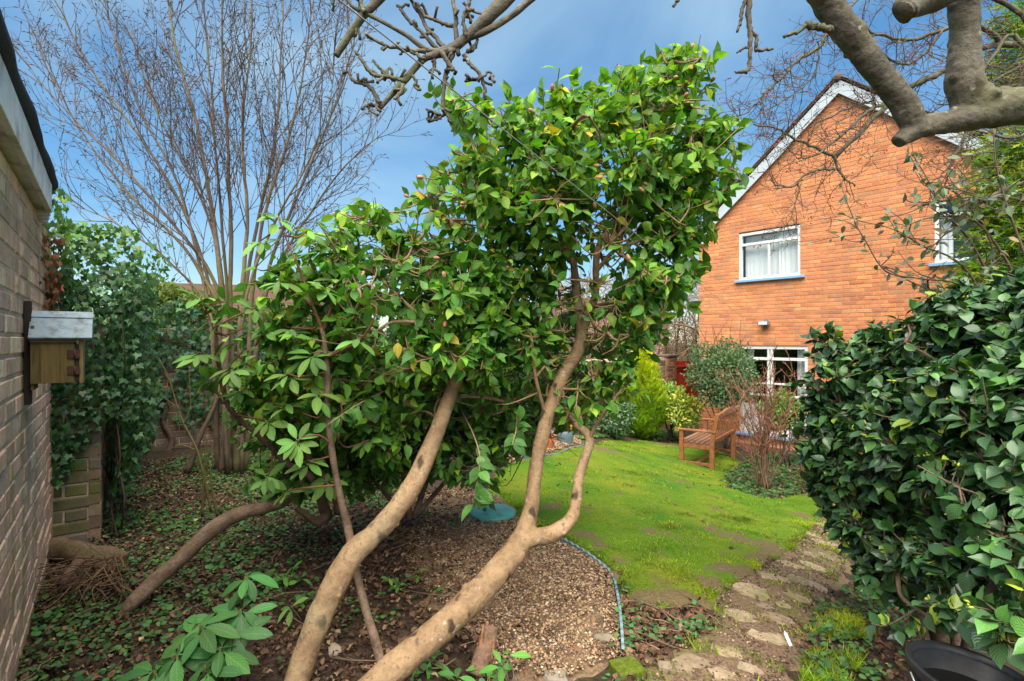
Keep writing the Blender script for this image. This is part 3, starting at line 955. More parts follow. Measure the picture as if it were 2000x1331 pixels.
# ------------------------------------------------------------------ leaves
def leaf_tpl(prof, W, bend=.18, fold=.18, wave=0.0, seed=0):
    """unit length leaf along +y, width W, normal +z"""
    t = np.array([p[0] for p in prof]); w = np.array([p[1] for p in prof]) * W / 2
    z = -bend * t ** 2 + .02 * np.sin(t * 3)
    r = np.random.default_rng(seed)
    wv = wave * r.normal(0, 1, (len(t), 2))
    V, U = [], []
    for i in range(len(t)):
        V += [[-w[i], t[i], z[i] + w[i] * fold + wv[i, 0] * w[i]], [0, t[i], z[i]], [w[i], t[i], z[i] + w[i] * fold + wv[i, 1] * w[i]]]
        U += [[-1, t[i]], [0, t[i]], [1, t[i]]]
    f = []
    for i in range(len(t) - 1):
        a = i * 3
        f += [[a + 1, a + 4, a + 3, a], [a + 2, a + 5, a + 4, a + 1]]
    return np.array(V, float), np.array(f)[:, ::-1], np.array(U, float)
CAM_PROF = [(0, .04), (.06, .10), (.16, .62), (.34, .97), (.54, .98), (.74, .66), (.88, .27), (1.0, .02)]
RHO_PROF = [(0, .07), (.10, .10), (.22, .55), (.42, .92), (.62, 1.0), (.82, .72), (.94, .32), (1.0, .03)]
SML_PROF = [(0, .1), (.3, .9), (.65, .85), (1, .05)]
CAMT = [leaf_tpl(CAM_PROF, .56, b, fo, .10, i) for i, (b, fo) in enumerate([(.15, .25), (.38, .12), (.05, .40), (.25, .6), (.5, .3), (-.1, .3)])]
BUST = [leaf_tpl(CAM_PROF, .60, b, fo, .09, i + 9) for i, (b, fo) in enumerate([(.12, .16), (.25, .10), (.03, .25), (.35, .35), (.2, .45)])]
RHOT = [leaf_tpl(RHO_PROF, .36, b, fo, .05, i + 5) for i, (b, fo) in enumerate([(.12, .2), (.28, .15), (.05, .3)])]
SMLT = [leaf_tpl(SML_PROF, .5, .15, .2, .1, 3)]
def ivy_tpl(seed):
    r = np.random.default_rng(seed)
    an = np.radians([-90, -38, -14, 18, 42, 66, 90, 114, 138, 162, 194, 218])
    ra = np.array([.10, .50, .36, .52, .36, .42, .72, .42, .36, .52, .36, .50]) * r.uniform(.9, 1.1, 12)
    V = [[0, .28, .0]]; U = [[0, .3]]
    for a, q in zip(an, ra):
        x, y = q * math.cos(a), .30 + q * math.sin(a)
        V.append([x, y, -.25 * (x * x + (y - .3) ** 2) + r.normal(0, .012)]); U.append([x * 1.6, y])
    n = len(an); i = np.arange(n)
    f = np.stack([np.zeros(n, int), 1 + i, 1 + (i + 1) % n], -1)
    return np.array(V, float), f, np.array(U, float)
IVYT = [ivy_tpl(s) for s in range(3)]
def round_tpl():
    n = 7; a = np.arange(n) / n * 6.283
    V = np.concatenate([[[0, .5, .03]], np.stack([.45 * np.cos(a), .5 + .5 * np.sin(a), -.03 + .05 * np.sin(2 * a)], -1)])
    i = np.arange(n)
    return V, np.stack([np.zeros(n, int), 1 + i, 1 + (i + 1) % n], -1), np.concatenate([[[0, .5]], np.stack([np.cos(a), .5 + .5 * np.sin(a)], -1)])
ROUNDT = [round_tpl()]
LITT = [leaf_tpl(SML_PROF, .6, .3, .5, .4, s) for s in (1, 2, 3)]

def leaf_frames(axis, normal):
    a = nrm(axis); n = normal - a * (normal * a).sum(1, keepdims=True); n = nrm(n)
    x = np.cross(a, n)
    return np.stack([x, a, n], 1)        # rows: x, y, z axes

_TM = {}
def put_leaves(root, mat, tpls, pos, R, size, colr, name='leaf', rest='foliage', nobj=300, seed=0, allstuff=False, vis=None, zone=None):
    r = np.random.default_rng(seed)
    m = len(pos)
    ti = r.integers(0, len(tpls), m)
    chosen = np.zeros(m, bool)
    if nobj and not allstuff:
        mid = pos + R[:, 1] * (size * .5)[:, None]
        ok = mid[:, 1] > .3
        y = np.where(ok, mid[:, 1], 1)
        px = CX + mid[:, 0] / y * F; py = CY - (mid[:, 2] - CZ) / y * F
        inside = ok & (px > -10) & (px < 2010) & (py > -10) & (py < 1340)
        cell = (np.floor(px / 26).astype(int) * 1000 + np.floor(py / 26).astype(int))
        mn = {}
        for c_, d_ in zip(cell, mid[:, 1]):
            if d_ < mn.get(c_, 1e9): mn[c_] = d_
        front = np.array([mid[i, 1] - mn[cell[i]] for i in range(m)])
        view = nrm(mid - np.array([0, 0, CZ]))
        face = np.abs((R[:, 2] * view).sum(1))
        sc = face * (size / mid[:, 1]) ** 2 * np.exp(-front / .05) * inside
        order = np.argsort(-sc)[:nobj]
        chosen[order[sc[order] > 0]] = True
    for i in np.nonzero(chosen)[0]:
        key = (id(tpls), int(ti[i]), mat.name)
        if key not in _TM:
            b = MB(); v, f, u = tpls[ti[i]]; b.add(v, f, (1, 1, 1), u); _TM[key] = b.mesh(name); _TM[key].materials.append(mat)
        o = bpy.data.objects.new(name, _TM[key])
        o.color = (*[float(q) for q in colr[i]], 1)
        M4 = Matrix.Identity(4)
        for a in range(3):
            for b in range(3): M4[a][b] = float(R[i, b, a] * size[i])
            M4[a][3] = float(pos[i, a])
        link(o, root); o.matrix_basis = M4
    mb = MB()
    for k, (v, f, u) in enumerate(tpls):
        s = np.nonzero((ti == k) & ~chosen)[0]
        if not len(s): continue
        V = np.einsum('nk,mkj->mnj', v, R[s]) * size[s][:, None, None] + pos[s][:, None]
        fo = (np.arange(len(s)) * len(v))[:, None, None] + f[None]
        mb.add(V.reshape(-1, 3), fo.reshape(-1, f.shape[1]), np.repeat(colr[s], len(v), 0), np.tile(u, (len(s), 1)))
    if mb.n: return mb.build(rest, mat, root, True, 'stuff')

def blob_points(blobs, n, r, shell=.55, stray=.05):
    vol = np.array([b[1][0] * b[1][1] * b[1][2] for b in blobs]) ** .75
    k = r.choice(len(blobs), n, p=vol / vol.sum())
    d = nrm(r.normal(0, 1, (n, 3)))
    rad = r.uniform(shell ** 3, 1, n) ** (1 / 3)
    o_ = r.uniform(0, 1, n) < stray
    rad = np.where(o_, r.uniform(1.0, 1.32, n), rad); d[:, 2] = np.where(o_, np.abs(d[:, 2]), d[:, 2])
    C = np.array([b[0] for b in blobs]); S = np.array([b[1] for b in blobs])
    return C[k] + d * rad[:, None] * S[k], d, k

def pxblobs(rows):
    """(px, py, depth, rx px, ry px, rdepth m)"""
    return [(P(x, y, Y), np.array([rx * Y / F, rd, ry * Y / F])) for x, y, Y, rx, ry, rd in rows]

def connect(mb, tips, nodes, r, r0=.004, r1=.0015, sides=4, sag=.08, c=(1, 1, 1)):
    nodes = np.asarray(nodes)
    dirs = []
    for t in tips:
        d = np.linalg.norm(nodes - t, axis=1)
        j = np.argmin(d + (nodes[:, 2] > t[2] + .1) * .25)
        a = nodes[j]; L = d[j]
        mid = (a + t) / 2 + r.normal(0, .12 * L, 3) - np.array([0, 0, sag * L])
        q = cat(np.array([a, mid, t]), 3)
        tube(mb, q, np.linspace(r0, r1, len(q)) * (1 + min(L, .8)), sides, c, capend=False)
        dirs.append(t - q[-2])
    return nrm(np.array(dirs) + 1e-6)

def crown(root, blobs, skel, n_nodes, n_tips, per, size, mat_leaf, mat_wood, tpls, colfn, seed, shell=.45, droop=.35, upb=.7, outb=.5, jitter=.55, nobj=300, spread=.12, branchname='branches', nodes_r=(.0075, .0035), thin=None, clump=0):
    r = np.random.default_rng(seed)
    mb = MB()
    nd, _, _ = blob_points(blobs, n_nodes, r, .2)
    dsk = np.array([np.linalg.norm(skel - q, axis=1).min() for q in nd])
    nd = nd[np.argsort(dsk)]
    cur = list(skel)
    for q in nd:                                    # each new node grows from the nearest wood already there
        arr = np.array(cur)
        connect(mb, [q], arr, r, nodes_r[0], nodes_r[1], 5)
        cur.append(q)
    allnodes = np.array(cur)
    tips, od, bk = blob_points(blobs, n_tips, r, shell)
    td = connect(mb, tips, allnodes, r)
    mb.build(branchname, mat_wood, root, True, 'stuff')
    k = r.integers(per[0], per[1] + 1, n_tips)
    idx = np.repeat(np.arange(n_tips), k); m = len(idx)
    back = r.uniform(0, 1, m) ** 1.3 * spread
    pos = tips[idx] - td[idx] * back[:, None]
    a = nrm(td[idx] * .5 + r.normal(0, .75, (m, 3)) + od[idx] * .35)
    a[:, 2] -= droop * r.uniform(.3, 1.5, m)
    n = np.array([0, 0, upb]) + od[idx] * outb + r.normal(0, jitter, (m, 3))
    R = leaf_frames(nrm(a), n)
    sz = r.uniform(size[0], size[1], m) * np.where(r.uniform(0, 1, m) < .12, .6, 1)
    C = colfn(r, pos, od[idx])
    if clump:
        # leaves gather into sprays with open air between them
        w3 = 0
        rr_ = np.random.default_rng(seed + 900)
        for _ in range(7):
            kv = rr_.normal(0, 1, 3) * rr_.uniform(7, 15); w3 = w3 + np.sin(pos @ kv + rr_.uniform(0, 6.28))
        kk = (w3 / 1.9 > -.55 + r.normal(0, .15, len(pos))) | (r.uniform(0, 1, len(pos)) > clump)
        pos, R, sz, C = pos[kk], R[kk], sz[kk], C[kk]
    if thin is not None:
        kk = thin(r, pos)
        pos, R, sz, C = pos[kk], R[kk], sz[kk], C[kk]
    put_leaves(root, mat_leaf, tpls, pos, R, sz, C, nobj=nobj, seed=seed)
    return tips, td

M['leaf_cam'] = leaf_mat('camellia_leaf', .30, .32, .55, 1.35, .6, coat=.15)
M['leaf_bush'] = leaf_mat('glossy_leaf', .24, .12, .35, 1.5, .8, coat=.65)
M['leaf_rho'] = leaf_mat('rhododendron_leaf', .40, .25, .7, 1.5, .7, coat=.1)
M['leaf_ivy'] = leaf_mat('ivy_leaf', .48, .15, .5, 1.4, .5, veins=False)
M['leaf_soft'] = leaf_mat('soft_leaf', .6, .3, .3, 1.2, .3, veins=False)
M['leaf_dead'] = plain_mat('dead_leaf', (1, 1, 1), .85, .35, 30, .3, .2)
M['bark_cam'] = bark_mat('camellia_bark', (.17, .10, .052), (.29, .185, .095), (.36, .245, .14), 7, True, .75, None, .35, scar=16)
M['bark_rho'] = bark_mat('rhododendron_bark', (.10, .062, .04), (.19, .125, .082), (.27, .19, .125), 14, False, .85, None, .8)
M['bark_apple'] = bark_mat('apple_bark', (.06, .052, .038), (.125, .108, .08), (.20, .18, .135), 9, True, .85, (.11, .12, .05), .6, (5, 30, 1), 9)
M['bark_hazel'] = bark_mat('hazel_bark', (.07, .047, .03), (.12, .084, .054), (.175, .128, .082), 5, False, .8, (.15, .14, .05), .4)
M['twig'] = plain_mat('twig', (.098, .072, .052), .8, .3, 20, .2, .2)
M['twig_red'] = plain_mat('twig_red', (.19, .085, .055), .7, .3, 20, .2, .2)
M['bud'] = plain_mat('bud', (.36, .22, .13), .6, .3, 60, .2, .3)

def ellipsoid(mb, c, ax, a, b, n=6, m=5, col_=(1, 1, 1)):
    """spindle along ax, half length a, radius b"""
    t = np.linspace(-1, 1, m)
    tube(mb, np.array([c + ax * a * q for q in t]), b * np.sqrt(np.maximum(0, 1 - (t * .97) ** 2)) + b * .04, n, col_)

# ------------------------------------------------------------------ the camellia tree in the middle
tree = thing('camellia_tree', 'leaning camellia tree with three smooth tan trunks and glossy green crown', 'tree', (*G(640, 1320)[:2], .72))
def trunk(rows, name='trunk', mat=None, root=None, per=7, sides=18, lump=.07, seed=0, knots=0):
    p, rd = pxline(rows, per)
    m = MB(); tube(m, p, rd, sides, lump=lump, seed=seed)
    r = np.random.default_rng(seed + 100)
    o = m.build(name, mat, root)
    T, N_, B_ = frames(p)
    for k in range(knots):
        i = r.integers(2, len(p) - 2); a = r.uniform(0, 6.28)
        d = N_[i] * math.cos(a) + B_[i] * math.sin(a)
        q = p[i] + d * rd[i] * .92
        km = MB()
        h = rd[i] * r.uniform(.16, .3)
        w = rd[i] * r.uniform(.14, .3)
        tube(km, np.array([q - d * .01, q + d * h * .5, q + d * h]), [w * 1.3, w, w * .55], 7, c=(.5, .42, .36), lump=.2, seed=k)
        km.build('knot', mat, o)
    return p, rd
def remeshed(groups, name, mat, root, voxel=.007, disp=.008, dsc=.05, seed=0, knots=6, kscale=1.0):
    m = MB(); out = []
    r = np.random.default_rng(seed)
    for gi, rows in enumerate(groups):
        p, rd = pxline(rows, 7)
        tube(m, p, rd, 16, lump=.06, seed=seed + gi); out.append(p)
        T, N_, B_ = frames(p)
        for k in range(knots):
            i = r.integers(3, len(p) - 3); a = r.uniform(0, 6.28)
            d = N_[i] * math.cos(a) + B_[i] * math.sin(a); q = p[i] + d * rd[i] * .8
            w = rd[i] * r.uniform(.14, .32) * kscale
            tube(m, np.array([q - d * w, q + d * (rd[i] * .2), q + d * (rd[i] * .2 + w * r.uniform(.3, 1.0))]), [w * 1.5, w * 1.15, w * .75], 8)
    o = m.build(name, mat, root)
    md = o.modifiers.new('remesh', 'REMESH'); md.mode = 'VOXEL'; md.voxel_size = voxel; md.use_smooth_shade = True
    sm = o.modifiers.new('smooth', 'SMOOTH'); sm.iterations = 4; sm.factor = .6
    tx = bpy.data.textures.new(name, 'CLOUDS'); tx.noise_scale = dsc; tx.noise_depth = 4
    dm = o.modifiers.new('displace', 'DISPLACE'); dm.texture = tx; dm.strength = disp; dm.mid_level = .5; dm.texture_coords = 'LOCAL'
    return out
M['bark_cam_r'] = bark_mat('camellia_bark_old', (.17, .10, .052), (.29, .185, .095), (.36, .245, .14), 7, False, .75, None, .7, scar=12, tinted=False)
M['bark_apple_r'] = bark_mat('apple_bark_old', (.07, .06, .044), (.15, .13, .095), (.24, .215, .165), 11, False, .88, (.10, .11, .045), .8, scar=10, tinted=False)
tp = []
(p, pa, pb) = remeshed([[(548, 1440, 1.66, 56), (570, 1360, 1.72, 52), (600, 1270, 1.78, 50), (640, 1170, 1.85, 49), (688, 1085, 1.93, 48), (752, 1022, 2.02, 43), (808, 945, 2.12, 38), (850, 850, 2.22, 33), (884, 760, 2.32, 28), (905, 690, 2.38, 26), (908, 655, 2.4, 24)], [(905, 690, 2.38, 20), (892, 610, 2.42, 16), (880, 540, 2.45, 13), (850, 480, 2.5, 10)], [(903, 700, 2.38, 20), (935, 625, 2.45, 16), (950, 560, 2.5, 13), (960, 470, 2.55, 10), (975, 370, 2.55, 8)]], 'trunk', M['bark_cam_r'], tree, .0055, .006, .04, 1, 7)
tp += [p[-8:], pa[5:], pb[5:]]
for rows in ([(900, 700, 2.38, 12), (860, 650, 2.3, 9), (800, 600, 2.25, 7), (740, 540, 2.3, 6)],):
    p, _ = trunk(rows, 'limb', M['bark_cam'], tree, 5, 8, .06, 3); tp.append(p[3:])
_, p, p3, p4 = remeshed([[(690, 1385, 1.70, 64), (752, 1322, 1.76, 60), (848, 1238, 1.88, 57), (935, 1158, 2.02, 53), (998, 1085, 2.15, 47), (1026, 1040, 2.22, 42)], [(1012, 1072, 2.18, 40), (1028, 1030, 2.23, 36), (1038, 985, 2.27, 30), (1047, 913, 2.33, 28), (1062, 840, 2.38, 28), (1079, 785, 2.42, 27), (1102, 728, 2.45, 27), (1128, 690, 2.48, 26), (1136, 645, 2.5, 23), (1128, 590, 2.52, 20), (1125, 555, 2.54, 18), (1118, 500, 2.56, 13), (1105, 420, 2.58, 10), (1110, 330, 2.6, 8)], [(1136, 655, 2.5, 18), (1150, 612, 2.46, 17), (1163, 575, 2.44, 15), (1164, 530, 2.42, 14), (1170, 480, 2.42, 13), (1195, 440, 2.42, 11), (1245, 380, 2.42, 9), (1280, 280, 2.42, 8), (1300, 190, 2.42, 7)], [(1010, 1062, 2.18, 36), (1045, 1050, 2.2, 33), (1085, 1040, 2.2, 32), (1116, 1012, 2.22, 26), (1126, 975, 2.25, 22), (1131, 930, 2.3, 20), (1144, 890, 2.34, 20), (1152, 862, 2.38, 18), (1142, 842, 2.4, 16), (1120, 828, 2.42, 12)]], 'trunk', M['bark_cam_r'], tree, .0055, .006, .04, 2, 7)
tp += [p[-30:], p3[8:]]
for rows in ([(1165, 530, 2.42, 9), (1200, 490, 2.4, 8), (1250, 470, 2.4, 7), (1320, 440, 2.42, 5)], [(1120, 520, 2.55, 9), (1085, 470, 2.5, 7), (1040, 430, 2.45, 6), (1000, 390, 2.4, 5)],
             [(1240, 385, 2.42, 8), (1310, 360, 2.4, 6), (1370, 320, 2.4, 4)], [(1160, 600, 2.45, 8), (1200, 590, 2.35, 7), (1250, 600, 2.3, 5)],
             [(1135, 650, 2.5, 6), (1180, 655, 2.4, 5), (1230, 650, 2.35, 4)], [(1068, 815, 2.4, 9), (1055, 775, 2.36, 8), (1045, 730, 2.32, 7), (1038, 660, 2.3, 6)], [(1046, 738, 2.33, 5), (1065, 715, 2.35, 5), (1090, 700, 2.4, 4)]):
    p, _ = trunk(rows, 'limb', M['bark_cam'], tree, 5, 7, .05, 5); tp.append(p[3:])
for rows in ([(1125, 830, 2.42, 13), (1140, 812, 2.45, 11), (1165, 790, 2.48, 8), (1195, 770, 2.5, 5)], [(1152, 856, 2.38, 9), (1165, 830, 2.36, 7), (1185, 800, 2.34, 6), (1200, 780, 2.34, 4)], [(1128, 830, 2.42, 8), (1105, 800, 2.42, 6), (1100, 760, 2.42, 4)]):
    p, _ = trunk(rows, 'limb', M['bark_cam'], tree, 5, 7, .05, 7); tp.append(p[4:])
skel = np.concatenate(tp)
B1 = pxblobs([(1310, 175, 2.42, 70, 70, .22), (1240, 215, 2.42, 90, 70, .28), (1150, 240, 2.42, 95, 60, .3), (1075, 250, 2.42, 80, 60, .3), (975, 245, 2.35, 60, 45, .25), (890, 205, 2.3, 30, 22, .12),
              (1000, 320, 2.4, 130, 85, .42), (1150, 340, 2.4, 150, 100, .45), (1300, 300, 2.42, 105, 95, .38), (1385, 290, 2.42, 50, 55, .2), (1340, 400, 2.42, 80, 70, .25), (1420, 265, 2.4, 34, 30, .14), (1400, 350, 2.42, 40, 40, .16), (1340, 130, 2.42, 44, 44, .16),
              (1240, 450, 2.42, 120, 80, .35), (1090, 440, 2.42, 140, 80, .4), (950, 420, 2.42, 120, 90, .4), (870, 380, 2.4, 55, 40, .3), (1310, 510, 2.38, 60, 60, .2), (1250, 590, 2.32, 60, 55, .2), (1262, 665, 2.3, 28, 36, .08),
              (800, 465, 2.4, 105, 65, .35), (700, 470, 2.4, 90, 55, .35), (740, 570, 2.4, 150, 90, .45), (870, 580, 2.4, 130, 90, .4), (970, 560, 2.45, 90, 80, .35), (620, 590, 2.45, 90, 90, .35),
              (760, 680, 2.4, 170, 70, .4), (900, 660, 2.35, 90, 80, .3), (600, 700, 2.5, 90, 80, .3), (1040, 640, 2.35, 50, 50, .15), (1170, 720, 2.45, 70, 50, .25), (1110, 790, 2.5, 60, 40, .25), (930, 700, 2.2, 60, 60, .15),
              (1180, 705, 2.4, 50, 40, .2), (1060, 540, 2.5, 60, 60, .25), (690, 770, 2.5, 120, 80, .35), (600, 800, 2.55, 90, 70, .3), (820, 770, 2.5, 80, 70, .25), (540, 740, 2.6, 60, 70, .25), (740, 850, 2.5, 80, 60, .25), (960, 760, 2.55, 60, 60, .25), (1180, 640, 2.45, 90, 55, .3), (1240, 560, 2.35, 100, 60, .3), (1095, 610, 2.55, 60, 50, .25), (1195, 745, 2.5, 36, 40, .2), (1060, 720, 2.6, 70, 60, .3), (1130, 760, 2.6, 80, 45, .3), (1000, 650, 2.5, 80, 60, .3)])
def col_cam(r, pos, od):
    m = len(pos)
    a = r.uniform(0, 1, (m, 1))
    c = np.where(a < .46, np.array([.038, .13, .016]), np.where(a < .82, np.array([.072, .185, .018]), np.where(a < .985, np.array([.125, .23, .02]), np.array([.30, .27, .03]))))
    hi = np.clip((pos[:, 2:3] - 2.3) / .9, 0, 1)          # yellow light on the crown top, put into the leaf colour
    c = c * (1 + hi * np.array([.55, .25, 0]))
    return c * r.uniform(.75, 1.5, (m, 1))
def open_trunk(r, pos):
    # the fork of the right trunk stays open: little foliage grows in front of it
    ax_ = cat(np.array([P(1070, 800, 2.42), P(1102, 728, 2.45), P(1132, 670, 2.5), P(1140, 600, 2.5), P(1150, 530, 2.48), P(1168, 470, 2.45)]), 4)
    d = np.min([np.hypot(pos[:, 0] - q[0], (pos[:, 2] - q[2]) * .8) for q in ax_], axis=0)
    low = (pos[:, 2] < 1.98) & (pos[:, 0] > .25) & (r.uniform(0, 1, len(pos)) < .35)
    return ~((d < .13) & (pos[:, 1] < 2.66) & (r.uniform(0, 1, len(pos)) < .9)) & ~low
tips, td = crown(tree, B1, skel, 320, 4000, (5, 8), (.040, .078), M['leaf_cam'], M['bark_cam'], CAMT, col_cam, 31, .3, .5, .75, .25, .8, thin=open_trunk, clump=.78)
# loose shoots standing clear of the crown
r = np.random.default_rng(46)
SHOOT = [(1055, 178), (1130, 150), (1165, 172), (1205, 140), (1250, 118), (1290, 100), (1330, 88), (1352, 96), (1395, 118), (1375, 205), (1440, 258), (1455, 280), (1425, 330), (1410, 390), (1395, 450), (845, 182), (880, 172), (935, 192), (985, 185), (1020, 195), (832, 362), (858, 338), (800, 385), (742, 402), (700, 392), (660, 420), (1385, 520), (1345, 600), (1300, 660), (1262, 700), (1225, 690), (905, 345), (1100, 195), (1385, 160), (1310, 120)]
pos, ax_, nn, wm = [], [], [], MB()
for (x, y) in SHOOT:
    Y = 2.40 + r.normal(0, .07)
    tip = P(x + r.normal(0, 6), y, Y); b = P(x * .86 + 1120 * .14, y * .84 + 420 * .16 + 18, 2.44)
    q = cat(np.array([b, (tip + b) / 2 + r.normal(0, .012, 3), tip]), 5)
    tube(wm, q, np.linspace(.0034, .0015, len(q)), 5)
    for k in range(r.integers(5, 9)):
        j = int(len(q) * (.35 + .65 * r.uniform())) ; j = min(j, len(q) - 1)
        d = nrm(tip - b)
        pos.append(q[j]); ax_.append(d * .5 + r.normal(0, .7, 3) + [0, 0, -.12]); nn.append(np.array([0, -.25, .7]) + r.normal(0, .6, 3))
    if r.uniform() < .35:
        m = MB(); ellipsoid(m, tip + nrm(tip - b) * .012, nrm(tip - b), .015, .008, 7, 6, (1.0, .85, .75)); m.build('bud', M['bud'], tree)
wm.build('shoots', M['bark_cam'], tree, True, 'stuff')
pos = np.array(pos); m = len(pos)
put_leaves(tree, M['leaf_cam'], CAMT, pos, leaf_frames(np.array(ax_), np.array(nn)), r.uniform(.05, .085, m), np.array([.085, .19, .02]) * r.uniform(.55, 1.5, (m, 1)), nobj=0, seed=6)
# hanging sprays low down
r = np.random.default_rng(44)
sp_rows = [([(900, 800, 2.6, 3), (925, 850, 2.2, 3), (938, 900, 2.0, 3), (930, 950, 1.97, 2.5), (926, 985, 1.97, 2)], 22), ([(1010, 800, 2.6, 3), (1008, 840, 2.3, 3), (1000, 870, 2.2, 2)], 14), ([(760, 760, 2.4, 3), (700, 790, 2.1, 3), (640, 830, 2.0, 2)], 14)]
pos, ax_, nn = [], [], []
wm = MB()
for rows, n in sp_rows:
    q, rd = pxline(rows, 5); tube(wm, q, rd, 5)
    for k in range(n):
        i = int(len(q) * (.35 + .65 * k / n)); i = min(i, len(q) - 1)
        pos.append(q[i]); ax_.append([r.normal(0, .9), r.normal(0, .6) - .2, -.5 + r.normal(0, .4)]); nn.append([r.normal(0, .5), -.8, .5 + r.normal(0, .4)])
wm.build('branches', M['bark_cam'], tree, True, 'stuff')
pos = np.array(pos)
put_leaves(tree, M['leaf_cam'], CAMT, pos, leaf_frames(np.array(ax_), np.array(nn)), r.uniform(.06, .085, len(pos)), np.array([.035, .115, .018]) * r.uniform(.7, 1.4, (len(pos), 1)), nobj=0, seed=3)
# flower buds
sel = np.argsort(tips[:, 1])[:500]
r = np.random.default_rng(2)
for i in r.choice(sel, 42, replace=False):
    m = MB(); ellipsoid(m, tips[i] + td[i] * .012, td[i], .016, .0085, 7, 6, (1.1, .95, .85) if r.uniform() < .7 else (1.3, .75, .7)); m.build('bud', M['bud'], tree)

# ------------------------------------------------------------------ darker shrub behind the trunks
shr = thing('evergreen_shrub', 'dense dark evergreen shrub with tangled bare twigs behind the tan trunks', 'shrub', (*G(800, 985)[:2], .72))
sk = []
for rows in ([(800, 1010, 3.2, 16), (790, 930, 3.2, 13), (760, 830, 3.2, 9), (720, 720, 3.2, 6)], [(810, 1010, 3.2, 14), (840, 920, 3.25, 10), (880, 820, 3.3, 8), (930, 740, 3.3, 5)], [(790, 1010, 3.2, 12), (740, 950, 3.1, 8), (670, 880, 3.0, 6), (600, 820, 3.0, 4)], [(815, 1005, 3.2, 12), (880, 930, 3.3, 8), (960, 850, 3.4, 6), (1040, 790, 3.5, 4)]):
    p, _ = trunk(rows, 'stem', M['bark_rho'], shr, 5, 7, .08, 5); sk.append(p)
B2 = pxblobs([(740, 800, 3.1, 130, 90, .4), (640, 840, 3.0, 100, 80, .35), (880, 760, 3.3, 120, 80, .4), (960, 800, 3.4, 110, 70, .35), (1060, 770, 3.5, 90, 55, .3), (830, 860, 3.2, 140, 60, .35), (720, 910, 3.0, 90, 50, .3), (960, 870, 3.3, 60, 40, .2), (560, 880, 3.0, 70, 50, .25), (1150, 770, 3.6, 60, 40, .25), (640, 720, 3.2, 100, 70, .3), (800, 700, 3.3, 140, 60, .35), (1000, 700, 3.5, 90, 60, .3), (930, 760, 3.2, 120, 90, .4), (1020, 800, 3.4, 90, 70, .3), (700, 760, 3.1, 160, 100, .4), (520, 800, 3.1, 80, 80, .3), (1090, 720, 3.5, 80, 50, .3), (760, 870, 2.85, 130, 60, .28), (880, 850, 2.9, 110, 70, .28), (990, 840, 2.95, 80, 50, .22), (640, 900, 2.85, 110, 55, .25), (700, 930, 2.8, 80, 36, .2), (930, 910, 2.85, 60, 36, .18), (560, 940, 2.85, 70, 30, .2), (1080, 800, 3.0, 60, 40, .2)])
crown(shr, B2, np.concatenate(sk), 220, 3000, (5, 8), (.045, .08), M['leaf_cam'], M['bark_rho'], CAMT,
      lambda r, p, o: np.array([.055, .15, .022]) * r.uniform(.6, 1.5, (len(p), 1)) * np.where(r.uniform(0, 1, (len(p), 1)) < .06, np.array([3.5, 2.4, 1]), 1), 32, .15, .45, .7, .25, .8, nobj=150, clump=.7)
wm = MB()
r = np.random.default_rng(9)
for k in range(140):
    x, y = r.uniform(640, 1080), r.uniform(700, 900); Y = r.uniform(2.75, 3.1)
    a = P(x, y, Y); b = P(x + r.normal(0, 90), y + r.normal(10, 60), Y + r.normal(0, .1)); mid = (a + b) / 2 + r.normal(0, .06, 3)
    tube(wm, cat(np.array([a, mid, b]), 4), np.linspace(.004, .0015, 9), 4, r.uniform(.8, 1.5) * np.array([1, 1, 1]), capend=False)
wm.build('bare_twigs', M['twig'], shr, True, 'stuff')

# ------------------------------------------------------------------ rhododendron with long leaves
rho = thing('rhododendron', 'leggy rhododendron with whorls of long leaves and a crooked grey-brown stem near the ground', 'shrub', (*G(650, 1010)[:2], .74))
def whorls(root, cents, mat, size, n, seed, colb, tpls=RHOT, nobj=300, up=.25, stems=None, droop=.25):
    r = np.random.default_rng(seed)
    pos, ax_, nn, cc = [], [], [], []
    for (c, d) in cents:
        d = nrm(d)
        k = r.integers(n[0], n[1] + 1)
        t1 = nrm(np.cross(d, [0.3, .2, 1.0]) + 1e-4); t2 = np.cross(d, t1)
        ph = r.uniform(0, 6)
        for i in range(k):
            a = ph + i * 2.4
            o = t1 * math.cos(a) + t2 * math.sin(a)
            lf = o + d * r.uniform(-.1, .55); lf[2] -= droop * r.uniform(.2, 1.4)
            pos.append(c + d * r.uniform(-.03, .0) + o * .004); ax_.append(lf); nn.append(d * .9 + np.array([0, -.1, up]) - o * .2 + r.normal(0, .15, 3))
            cc.append(colb * r.uniform(.65, 1.45) * np.array([r.uniform(.85, 1.3), 1, r.uniform(.8, 1.2)]))
    pos = np.array(pos)
    put_leaves(root, mat, tpls, pos, leaf_frames(np.array(ax_), np.array(nn)), r.uniform(size[0], size[1], len(pos)), np.array(cc), nobj=nobj, seed=seed)
